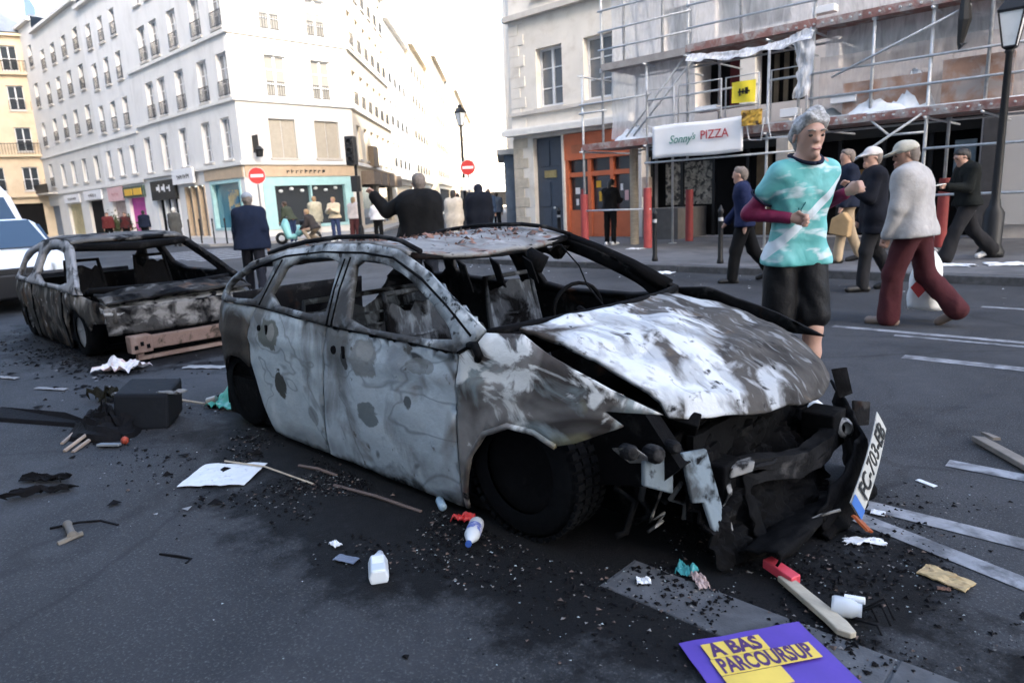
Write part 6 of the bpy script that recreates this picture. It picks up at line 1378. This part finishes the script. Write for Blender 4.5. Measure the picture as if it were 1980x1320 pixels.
bkp, J, s_ = person('bulky person in a dark navy coat with a backpack beside the lamp', (-13.3, 12.9, 0), 128, 1.85,
    dict(lean=3, legL=(10, 8, 3, 0), legR=(-8, 10, 3, -8), armL=(0, 18, 20, 0), armR=(0, 18, 20, 0), headyaw=0),
    dict(top=cloth('dark_navy_coat', (.005, .007, .013)), bottom=blackc, shoes=shoe_d, hair=hair_d, hood=cloth('dark_navy_hood', (.012, .015, .026)), inflate=.05, bulk=.09, hem=-.35, leginf=.02), h=.018, group='people at the mouth of the side street')
grp = 'people at the mouth of the side street'
person('person in a long beige coat with dark hair behind the man in black', (-15.2, 13.7, 0), 120, 1.74, dict(lean=2, legL=(8, 5, 2, 0), legR=(-8, 8, 2, -8)), dict(top=cloth('beige_coat', (.50, .45, .38)), bottom=darkgrey, shoes=shoe_d, hair=hair_d, hairlen=.1, inflate=.04, bulk=.03, hem=-.45), h=.02, group=grp)
person('woman in a blue jacket and pale jeans walking by the stone corner', (-16.95, 16.9, .12), 130, 1.68, dict(lean=3, legL=(14, 8, 2, 0), legR=(-14, 14, 2, -12)), dict(top=cloth('dark_blue_jacket', (.03, .05, .09)), bottom=cloth('pale_jeans', (.20, .28, .34)), shoes=shoe_w, hair=hair_b, hairlen=.15, inflate=.025), h=.02, group=grp)
person('person in dark clothes far off in the side street left of the lamp', (-19.6, 17.9, 0), 128, 1.72, dict(), dict(top=blackc, bottom=darkgrey, shoes=shoe_d, hair=hair_d, inflate=.03), h=.022, group=grp)
person('person in a grey jacket far off in the side street right of the sign', (-20.6, 21., 0), 128, 1.75, dict(legL=(12, 8, 2, 0), legR=(-12, 12, 2, -10)), dict(top=cloth('mid_grey', (.16, .17, .19)), bottom=darkgrey, shoes=shoe_d, hair=hair_b, inflate=.03), h=.022, group=grp)
grp = 'people gathered at the corner shop'
person('dark-haired woman in a white jacket and black trousers at the crossing', (-20.9, 15.1, .0), 120, 1.62, dict(legL=(4, 4, 4, 0), legR=(-4, 4, 4, 0), armL=(0, 22, 40, 20), armR=(0, 22, 40, 20)), dict(top=cloth('white_jacket', (.72, .70, .72)), bottom=blackc, shoes=shoe_w, hair=hair_d, hairlen=.08, inflate=.045, bulk=.03, hem=.02), h=.02, group=grp)
person('person in a cream coat and white trousers by the teal shop', (-24.3, 14.6, .12), 140, 1.76, dict(legL=(4, 4, 2, 0), legR=(-4, 4, 2, 0)), dict(top=cloth('cream_coat', (.52, .47, .34)), bottom=cloth('cream_trousers', (.66, .60, .52)), shoes=shoe_w, hair=hair_bl, inflate=.035, hem=-.2), h=.02, group=grp)
person('person in a pale yellow jacket and blue jeans by the teal shop', (-23.0, 14.65, .12), 300, 1.68, dict(armL=(30, 12, 90, 40), armR=(30, 12, 90, 40)), dict(top=cloth('straw_jacket', (.66, .56, .40)), bottom=cloth('blue_jeans', (.04, .06, .14)), shoes=shoe_w, hair=hair_bl, inflate=.035, hem=-.02), h=.02, group=grp)
person('person in a pinkish white top and maroon skirt near the traffic light', (-22.1, 14.9, .12), 120, 1.64, dict(), dict(top=cloth('pinkish_white', (.66, .58, .54)), bottom=cloth('maroon_dark', (.10, .035, .035)), shoes=shoe_d, hair=hair_bl, hairlen=.15, inflate=.03, leginf=.04, hem=-.05), h=.02, group=grp)
person('person in dark green leaning over the scooter', (-24.9, 13.9, .12), 200, 1.68, dict(lean=28, armL=(30, 8, 40, 0), armR=(30, 8, 40, 0)), dict(top=cloth('dark_green', (.05, .06, .04)), bottom=cloth('navy_jeans', (.03, .05, .11)), shoes=shoe_w, hair=hair_b, inflate=.03), h=.02, group=grp)
person('person in black crouching beside the teal scooter', (-22.9, 13.7, .12), 210, 1.68, dict(lean=30, legL=(85, 120, 12, 0), legR=(50, 120, 12, -30), armL=(40, 10, 50, 10), armR=(40, 10, 50, 10)), dict(top=cloth('charcoal_top', (.04, .035, .035)), bottom=cloth('tan_trousers', (.30, .24, .17)), shoes=shoe_d, hair=hair_bl, inflate=.03), h=.02, group=grp)
grp = 'passers-by in front of the far shops'
person('white-haired person in a long dark grey coat before the far shops', (-32.7, 12.45, .0), 150, 1.74, dict(legL=(10, 6, 2, 0), legR=(-10, 10, 2, -10)), dict(top=cloth('grey_coat', (.07, .07, .065)), bottom=darkgrey, shoes=shoe_d, hair=M('white_hair', (.66, .62, .56), .8, .1, 30, .4, 80), inflate=.04, bulk=.02, hem=-.42), h=.02, group=grp)
person('person in a dark red jacket left of the magenta shop', (-41.0, 12.2, 0), 330, 1.72, dict(), dict(top=cloth('dark_red', (.10, .02, .02)), bottom=blackc, shoes=shoe_d, hair=hair_b, inflate=.05, bulk=.03), h=.022, group=grp)
person('person in a black and red jacket before the magenta shop', (-38.9, 12.4, 0), 320, 1.68, dict(), dict(top=cloth('black_red', (.07, .015, .015), second=(.02, .02, .02), sthr=(.5, .55), sscale=4), bottom=blackc, shoes=shoe_d, hair=hair_b, inflate=.04), h=.022, group=grp)
person('person in a dark navy jacket right of the magenta shop', (-36.9, 12.6, 0), 150, 1.72, dict(legL=(10, 6, 2, 0), legR=(-10, 10, 2, -10)), dict(top=navy, bottom=blackc, shoes=shoe_d, hair=hair_d, inflate=.04), h=.022, group=grp)
# ------------------------------------------------------------------ rubbish on the ground
paperw = M('white_paper', (.62, .64, .67), .8, .1, 9, .2, 40); bpl = M('black_molten_plastic', (.005, .005, .006), .8, .3, 8, .6, 30, spec=.1)
def crumpled(name, label, cat, x, y, z, lx, ly, ang, mat, amp=.03, seed=1., nu=14, nv=10, thick=.003, jag=.0):
    ca, sa = math.cos(R(ang)), math.sin(R(ang)); z = z+(.012 if y < 2.06 else 0)
    def fn(u, v):
        e = 1+jag*nz(u*5+seed, v*5, seed); a, b = (u-.5)*lx*e, (v-.5)*ly*e
        return (x+a*ca-b*sa, y+a*sa+b*ca, z+.004+amp*abs(nz(u*3+seed, v*3, seed))+amp*.5*abs(nz(u*8, v*8+seed, 2)))
    return solo(MB().grid(fn, nu, nv), name, label, cat, mat, (x, y, z), smooth=False, thick=thick)
# purple leaflet
fly = thing('leaflet', 'purple leaflet with yellow blocks of slogan lying at the bottom of the picture', 'leaflet', (-.72, 1.78, .012))
f0 = Vector((-.96, 1.69, .02)); fu = Vector((.24, .34, 0)).normalized(); fv = Vector((fu.y, -fu.x, 0))
LW, LH = .415, .30
MB().grid(lambda u, v: f0+fu*(LW*u)+fv*(LH*v)+Vector((0, 0, .003+.004*nz(u*4, v*3)+.012*max(0, u-.9)*max(0, .3-v))), 16, 12).build('sheet', M('purple_print', (.085, .045, .32), .55, .12, 7), fly, thick=.0012)
def fp_(u, v, dz=.011): return f0+fu*u+fv*v+Vector((0, 0, dz))
for u0, u1, v0, v1, dz in ((.055, .25, .035, .105, .0105), (.05, .375, .107, .178, .0108), (.05, .235, .181, .25, .0105)):
    MB().prism([fp_(u0, v0, dz), fp_(u1, v0, dz), fp_(u1, v1, dz), fp_(u0, v1, dz)], (0, 0, .0012)).build('yellow_block', M('yellow_print', (.66, .47, .08), .6, .12, 8), fly)
inkp = M('purple_ink', (.06, .02, .10), .7)
lettering('A BAS', inkp, fly, fp_(.152, .070, .0125), fu, -fv, .082, extrude=.0004, offset=.0030, sx=.76)
lettering('PARCOURSUP', inkp, fly, fp_(.212, .143, .0128), fu, -fv, .088, extrude=.0004, offset=.0026, sx=.54)
# paper sheet left of the wreck
crumpled('paper_sheet', 'white printed sheet of paper lying left of the large wreck', 'paper', -3.56, 1.42, 0, .36, .30, 40, M('printed_paper', (.62, .65, .69), .8, .06, 40, second=(.42, .44, .5), sthr=(.58, .66), sscale=30), .012, 3)
MB().tube([(-3.75, 1.42, .05), (-3.5, 1.58, .03), (-3.1, 1.62, .012)], .006, 5)
solo(MB().tube([(-3.72, 1.50, .03), (-3.45, 1.60, .03), (-3.05, 1.66, .012)], .005, 5), 'stick', 'thin pinkish stick poking out behind the paper sheet', 'stick', wood_pale, (-3.4, 1.6, .0))
# bottles and cans
def bottle(label, x, y, ang, L, r, mat, capm, lab=None, name='bottle', box=False):
    t = thing(name, label, name.replace('_', ' '), (x, y, 0)); d = Vector((math.cos(R(ang)), math.sin(R(ang)), 0)); c = Vector((x, y, r+.008))
    pr = [(0, 0), (r*.9, .002), (r, .012), (r*.97, L*.25), (r, L*.3), (r*.95, L*.5), (r, L*.62), (r*.55, L*.84), (r*.32, L*.9), (r*.32, L)]
    MB().lathe(pr, c-d*L/2, axis=d, n=5 if box else 18).build('shell', mat, t, smooth=not box)
    MB().lathe([(r*.4, 0), (r*.4, L*.07), (0, L*.075)], c+d*L*.49, axis=d, n=12).build('cap', capm, t)
    if lab: MB().lathe([(r*1.015, L*.28), (r*1.015, L*.56)], c-d*L/2, axis=d, n=18).build('label', lab, t, smooth=True)
    return t
plw = M('milky_plastic', (.55, .59, .63), .3, .06, 6, .2, 12); blul = M('blue_label', (.12, .16, .42), .5, .5, 14, second=(.6, .62, .68), sthr=(.48, .55), sscale=18)
bottle('clear plastic bottle with a blue label below the front wheel arch', -1.97, 1.77, -55, .18, .033, plw, M('blue_cap', (.03, .08, .3), .4), blul)
ct = thing('carton', 'white faceted plastic bottle lying before the wreck', 'bottle', (-2.08, 1.36, 0)); cdv = Vector((.62, -.42, 0)).normalized(); cs_ = Vector((-cdv.y, cdv.x, 0)); c0 = Vector((-2.11, 1.385, .035))
MB().prism([c0-cs_*.033+Vector((0, 0, -.028)), c0+cs_*.033+Vector((0, 0, -.028)), c0+cs_*.038, c0+cs_*.026+Vector((0, 0, .03)), c0-cs_*.026+Vector((0, 0, .03)), c0-cs_*.038], cdv*.13).build('shell', plw, ct, bevel=.008)
MB().prism([c0+cdv*.02-cs_*.022+Vector((0, 0, .0305)), c0+cdv*.075-cs_*.022+Vector((0, 0, .0305)), c0+cdv*.075+cs_*.022+Vector((0, 0, .0305)), c0+cdv*.02+cs_*.022+Vector((0, 0, .0305))], (0, 0, .001)).build('label', M('pale_label', (.74, .75, .77), .5, .1, 30), ct)
MB().tube([c0, c0-cdv*.03, c0-cdv*.055+cs_*.012], [.024, .016, .014], 10).build('neck', plw, ct, smooth=True)
crumpled('plastic_wrapper', 'slate-blue flat wrapper beside the white faceted bottle', 'wrapper', -2.25, 1.33, 0, .10, .045, 20, M('slate_wrapper', (.13, .15, .20), .4), .006, 5)
crumpled('red_wrapper', 'bright red crumpled wrapper beside the blue-labelled bottle', 'wrapper', -2.13, 1.86, 0, .10, .06, 30, M('red_foil', (.50, .02, .02), .35), .035, 6)
bottle('pale blue small bottle against the sill beside the red wrapper', -2.33, 1.90, 150, .13, .02, M('pale_blue_plastic', (.25, .36, .46), .3), signwhite)
for n_, (x, y) in enumerate(((-2.39, 1.37), (-1.24, 1.93))): crumpled('paper_scrap', ('whitish crumpled scrap left of the faceted bottle', 'whitish curled scrap below the front wheel')[n_], 'scrap', x, y, 0, .05, .035, 40*n_, paperw, .02, 8+n_)
crumpled('teal_wrapper', 'teal crumpled wrapper under the torn front of the wreck', 'wrapper', -1.16, 2.10, 0, .07, .06, 10, M('teal_plastic', (.05, .30, .32), .35), .05, 9)
crumpled('pink_scrap', 'pinkish torn scrap under the front of the wreck', 'scrap', -1.08, 2.05, 0, .09, .04, -40, M('pinkish_paper', (.40, .30, .28), .8), .03, 10)
# red box on the plank, glass jar
solo(MB().obox((-.875, 2.27, .035), Vector((.062, -.022, -.006)), Vector((.008, .022, 0)), Vector((0, 0, .018))), 'red_box', 'small red cardboard box on the end of the plank', 'box', M('red_card', (.50, .045, .07), .5, .1, 8), (-.875, 2.27, 0), bevel=.004)
pk = solo(MB().prism([(-.875, 2.235, .012), (-.84, 2.265, .012), (-.60, 2.115, .012), (-.56, 2.075, .012), (-.57, 2.055, .012), (-.61, 2.05, .012), (-.66, 2.09, .012)], (0, 0, .022)), 'plank', 'short weathered plank lying beside the glass jar', 'plank', M('weathered_wood', (.36, .32, .25), .8, .25, 9, .4, 60, stretch=(1, 2, 1)), (-.72, 2.15, 0), bevel=.004)
jar = thing('glass_jar', 'clear glass jar with a white cap lying by the plank', 'jar', (-.63, 2.17, 0))
MB().lathe([(0, 0), (.028, 0), (.032, .01), (.032, .06), (.022, .075), (.022, .09)], (-.665, 2.165, .04), axis=(.75, .2, .0), n=18).build('shell', clear_glass('jar_glass', (.75, .8, .85), .08, .55), jar, smooth=True)
MB().lathe([(0, 0), (.012, 0), (.012, .06), (0, .06)], (-.64, 2.215, .05), axis=(.8, .1, .1), n=12).build('cap', signwhite, jar)
for k in range(5):
    r_ = random.Random(20+k); a = Vector((-.62, 2.17, .01)); b = a+Vector((r_.uniform(-.05, .1), r_.uniform(-.02, .08), r_.uniform(.01, .07))); MB().tube([a, b, b+Vector((.04, -.02, -.05))], .004, 5).build('burnt_wire', bpl, jar)
crumpled('cardboard', 'tan piece of cardboard lying on the road at the right', 'cardboard', -.43, 2.63, 0, .16, .085, -12, M('tan_cardboard', (.42, .31, .16), .85, .3, 12, second=(.25, .18, .10), sthr=(.5, .65), sscale=14), .012, 13, thick=.006)
crumpled('cardboard_bit', 'small dark brown scrap beside the tan cardboard', 'scrap', -.42, 2.55, 0, .04, .02, 20, M('brown_scrap', (.12, .06, .04), .8), .01, 14)
crumpled('paper_strip', 'narrow white paper strip on the road beyond the number plate', 'paper', -.68, 3.48, 0, .09, .028, -22, paperw, .003, 15)
crumpled('paper_tag', 'small white notched tag below the number plate', 'paper', -.76, 3.02, .004, .055, .045, 10, paperw, .006, 16)
crumpled('white_shard', 'white angular plastic shard under the hanging number plate', 'shard', -.73, 2.73, 0, .15, .05, 35, paperw, .02, 17, jag=.5)
wd = solo(MB().prism([(-.63, 4.20, .01), (-.57, 4.22, .01), (-.20, 3.80, .01), (-.24, 3.74, .01)], (0, 0, .03)), 'plank', 'dark grey splintered plank at the right edge of the road', 'plank', M('grey_driftwood', (.17, .15, .13), .85, .3, 9, .4, 60), (-.42, 4.0, 0), bevel=.005)
solo(MB().prism([(-.60, 4.28, .03), (-.565, 4.28, .03), (-.50, 4.20, .04), (-.53, 4.18, .04)], (0, 0, .015)), 'splinter', 'small splinter of wood resting on the grey plank', 'splinter', MATS['grey_driftwood'], (-.55, 4.23, .03))
# melted bin with its grey-black side panel
bnx = thing('melted_bin', 'melted black plastic bin lying on its side left of the large wreck', 'bin', (-4.85, 1.35, 0))
MB().prism([(-4.97, 1.30, .0), (-4.70, 1.56, .0), (-4.74, 1.60, .23), (-4.99, 1.34, .25)], (-.26, .20, .03)).build('side_panel', M('slate_black_plastic', (.008, .0095, .0125), .75, .15, 6, .3, 25, spec=.12), bnx, bevel=.02)
def mol(u, v):
    a = u*2*math.pi; x = -5.0-.0*v; r = .16*(1+.5*nz(math.cos(a)*2, math.sin(a)*2, 6))*math.sin(min(1, v*1.1)*math.pi*.5+.0)
    return (-5.02+.32*math.cos(a)*v*(1+.4*nz(u*7, v*3)), 1.28+.20*math.sin(a)*v*(1+.4*nz(u*6, v*4, 2)), .005+.17*(1-v)**.7*(1+.6*nz(u*9, v*7, 1)))
MB().grid(mol, 34, 12).build('melted_heap', bpl, bnx)
for k, (a, b) in enumerate((((-5.1, 1.1, .02), (-4.95, 1.0, .015)), ((-4.78, .97, .012), (-4.88, 1.12, .05)), ((-4.72, 1.0, .01), (-4.82, 1.12, .03)))): MB().tube([a, b], .012, 6).build('bin_rib', M('tan_plastic', (.25, .20, .16), .7), bnx)
MB().lathe([(0, .02), (.02, .014), (.026, 0), (.02, -.014), (0, -.02)], (-4.60, 1.26, .035), axis=(.3, -.8, .2), n=14).build('red_knob', M('orange_red_plastic', (.26, .035, .015), .6, .5, 30), bnx, smooth=True)
MB().prism([(-4.72, 1.16, .012), (-4.60, 1.24, .012), (-4.56, 1.21, .02), (-4.68, 1.12, .02)], (0, 0, .012)).build('grey_trim', M('grey_plastic_bit', (.16, .18, .20), .5), bnx)
MB().grid(lambda u, v: (-5.10+.42*u, 1.36+.30*u+.05*v, .22+.03*nz(u*12, v*4)+.02*u), 20, 3).build('melted_rim', M('ash_grey_flakes', (.20, .21, .22), .9, .4, 14, second=SOOT, sthr=(.5, .58), sscale=14), bnx, thick=.01)
# rags, roll, sticks on the left
def ragf(name, label, x, y, L, W_, ang, seed, mat=bpl, h_=.05): return crumpled(name, label, 'debris', x, y, 0, L, W_, ang, mat, h_, seed, 18, 10, .006, .7)
ragf('burnt_rag', 'black burnt rag at the far left, upper of two crossing pieces', -4.32, .76, .26, .06, 35, 21); ragf('burnt_rag', 'black burnt rag at the far left, lower of two crossing pieces', -4.12, .70, .28, .055, 62, 22)
ragf('burnt_scrap', 'lump of burnt olive-black plastic behind the melted bin', -5.9, 1.55, .24, .16, 10, 23, M('olive_char', (.014, .0135, .009), .8, spec=.1), .13)
solo(MB().prism([(-6.15, .75, .004), (-5.1, 1.25, .004), (-5.5, 1.15, .05), (-6.2, .90, .03)], (0, .02, .03)), 'bumper_shard', 'long dark bumper shard lying at the left edge', 'shard', bpl, (-5.65, .95, 0), bevel=.005)
rl = thing('tube_roll', 'greyish brown tube lying on the asphalt at the lower left', 'tube', (-3.45, .66, 0))
MB().lathe([(0, 0), (.018, 0), (.02, .01), (.016, .02), (.016, .15), (.022, .16), (.022, .17), (0, .17)], (-3.56, .68, .024), axis=(.85, -.1, 0), n=14).build('shaft', M('greige_tube', (.13, .115, .095), .8, .3, 9), rl, smooth=True)
MB().tube([(-3.6, .62, .012), (-3.54, .72, .02), (-3.5, .80, .01), (-3.38, .84, .008)], .006, 5).build('wire', bpl, rl)
MB().tube([(-3.39, .60, .012), (-3.40, .70, .02)], .012, 6).build('end_bar', MATS['greige_tube'], rl)
solo(MB().tube([(-2.93, .86, .008), (-2.84, .9, .012), (-2.78, .93, .006), (-2.76, .90, .006)], .007, 5), 'burnt_stick', 'small bent black stick on the bare asphalt at the lower left', 'stick', bpl, (-2.84, .9, 0))
gr = thing('green_cloth', 'bright green plastic sheet crumpled by the rear wheel of the large wreck', 'cloth', (-4.88, 1.98, 0))
MB().grid(lambda u, v: (-5.0+.30*u-.05*v, 1.92+.16*v+.10*u, .01+.16*math.sin(math.pi*u)*v*v+.05*abs(nz(u*4, v*4, 9))), 16, 10).build('sheet', M('green_plastic', (.04, .34, .25), .35, .2, 7, .4, 15), gr, smooth=True, thick=.003)
crumpled('paper_bundle', 'bundle of white and pink paper in front of the smaller wreck', 'paper', -6.95, 1.98, 0, .42, .30, 30, M('white_pink_paper', (.62, .61, .63), .8, .1, 4, second=(.52, .36, .33), sthr=(.5, .6), sscale=5), .14, 25)
crumpled('white_board', 'white flat board behind the rear of the large wreck', 'board', -6.35, 2.5, 0, .42, .11, 30, M('dirty_board', (.28, .285, .29), .8, .25, 7), .02, 26)
for n_, (x, y, a, lb) in enumerate(((-7.6, 1.2, 20, 'pale flat strip on the asphalt far left of the smaller wreck'), (-6.7, 1.35, 25, 'pale torn strip between the bin and the smaller wreck'))):
    crumpled('paper_strip', lb, 'paper', x, y, 0, .34, .05, a, M('dirty_paper', (.22, .225, .235), .85, .3, 9, .2, 40), .01, 30+n_)
for n_, (p, q, lb) in enumerate((((-5.55, 1.75, .03), (-5.05, 1.95, .02), 'pale wooden stick left of the green sheet'), ((-2.95, 1.72, .01), (-2.35, 1.80, .01), 'brownish metal strip along the sill of the large wreck'), ((-3.35, 1.75, .01), (-3.05, 1.80, .01), 'short brown strip under the rear door of the large wreck'))):
    solo(MB().tube([p, tuple((a+b)/2+.01*(i == 2) for i, (a, b) in enumerate(zip(p, q))), q], .009, 6), 'stick', lb, 'stick', wood_pale if n_ == 0 else M('brown_strip', (.10, .07, .06), .7), p)
solo(MB().lathe([(0, 0), (.035, 0), (.035, .07), (0, .07)], (-5.02, 1.96, .03), axis=(.5, .6, .2), n=12), 'tin_can', 'dented tin can beside the pale stick', 'can', M('tin', (.32, .29, .25), .4, metal=.4), (-5.02, 1.96, 0))
# glass crumbs, ash and cinders: nobody could count them
def scatter(name, n, fn, smin, smax, mat, seed, flat=.5):
    r_ = random.Random(seed); V = []; F = []
    for k in range(n):
        x, y = fn(r_)
        if nz(x*2.1, y*2.1, 3)+.6*nz(x*5.3, y*5.3, 5)+r_.uniform(-.25, .25) < -.02: continue
        s0 = smin+(smax-smin)*r_.random()**2.5; i = len(V); z = .008 if y < 2.055 else 0
        a = r_.uniform(0, 6.28)
        for q in range(3): V.append((x+s0*math.cos(a+q*2.1)*r_.uniform(.6, 1.2), y+s0*math.sin(a+q*2.1)*r_.uniform(.6, 1.2), z+.002+s0*.25*r_.random()))
        V.append((x+s0*.3*r_.uniform(-1, 1), y, z+.002+s0*flat*r_.uniform(.5, 1.3)))
        F += [(i, i+1, i+3), (i+1, i+2, i+3), (i+2, i, i+3)]
    me = bpy.data.meshes.new(name); me.from_pydata(V, [], F); me.update(); me.materials.append(mat); o = bpy.data.objects.new(name, me); sc.collection.objects.link(o); o['kind'] = 'stuff'; o['label'] = name.replace('_', ' ')+' scattered round the wrecks'; return o
def near(r):
    m = r.random()
    if m < .5: return r.gauss(-2.7, .75), 1.86-abs(r.gauss(0, .26))
    if m < .75: return r.gauss(-1.05, .35), r.gauss(2.12, .16)
    if m < .9: return r.gauss(-.55, .35), r.gauss(2.75, .35)
    return r.gauss(-4., .6), r.gauss(1.6, .3)
def wide(r): return r.uniform(-7, 1.2), r.uniform(.3, 5.5)
scatter('glass_crumbs', 1500, near, .0012, .007, M('glass_crumb', (.30, .35, .36), .15, .3, 30), 1)
scatter('pale_grit', 380, wide, .0015, .007, M('grit', (.40, .41, .42), .7, .4, 30), 2)
scatter('dark_cinders', 8000, near, .003, .016, bpl, 3, .7)
scatter('ash_flakes', 1900, near, .002, .011, M('ash_flake', (.17, .16, .15), .9, .5, 20), 4, .3)
scatter('brown_cinders', 900, near, .003, .014, M('brown_cinder', (.085, .06, .05), .9, .4, 20), 5, .6)
scatter('cinders_by_small_wreck', 2500, lambda r: (r.gauss(-8.3, 1.1), r.gauss(1.95, .22)), .004, .03, bpl, 6, .6)
scatter('road_litter', 420, lambda r: (r.uniform(-12, 2), r.gauss(10.9, 1.0)), .008, .05, paperw, 7, .25)
scatter('glass_on_road', 450, lambda r: (r.gauss(-.2, .6), r.gauss(3.3, .7)), .001, .005, MATS['glass_crumb'], 8)
for n_, (x, y, a) in enumerate(((-2.3, 11.9, 0), (-1.5, 12.2, 20), (-6.3, 10.5, 10), (-3.9, 10.4, 30), (-8.9, 13.6, 5))):
    crumpled('paper_litter', ('flattened pale litter under the feet of the phone user', 'flattened pale litter at the right edge of the far pavement', 'white scrap on the road by the far kerb left of the runner', 'white scrap on the road by the far kerb between the walkers', 'white litter at the foot of the red post sleeve')[n_], 'litter', x, y, .12 if y > 10.9 else 0, .7 if n_ < 2 else .35, .3, a, paperw, .04, 40+n_, jag=.5)

scatter('burnt_litter', 520, lambda r: (r.uniform(-8.5, -3.2), r.gauss(1.7, .5)), .008, .055, bpl, 11, .5)
scatter('pale_litter', 150, lambda r: (r.uniform(-8.5, -3.2), r.gauss(1.7, .45)), .006, .035, MATS['dirty_paper'], 12, .25)
scatter('soot_crumbs_at_nose', 700, lambda r: (r.gauss(-1.0, .35), r.gauss(2.35, .3)), .004, .022, bpl, 13, .7)
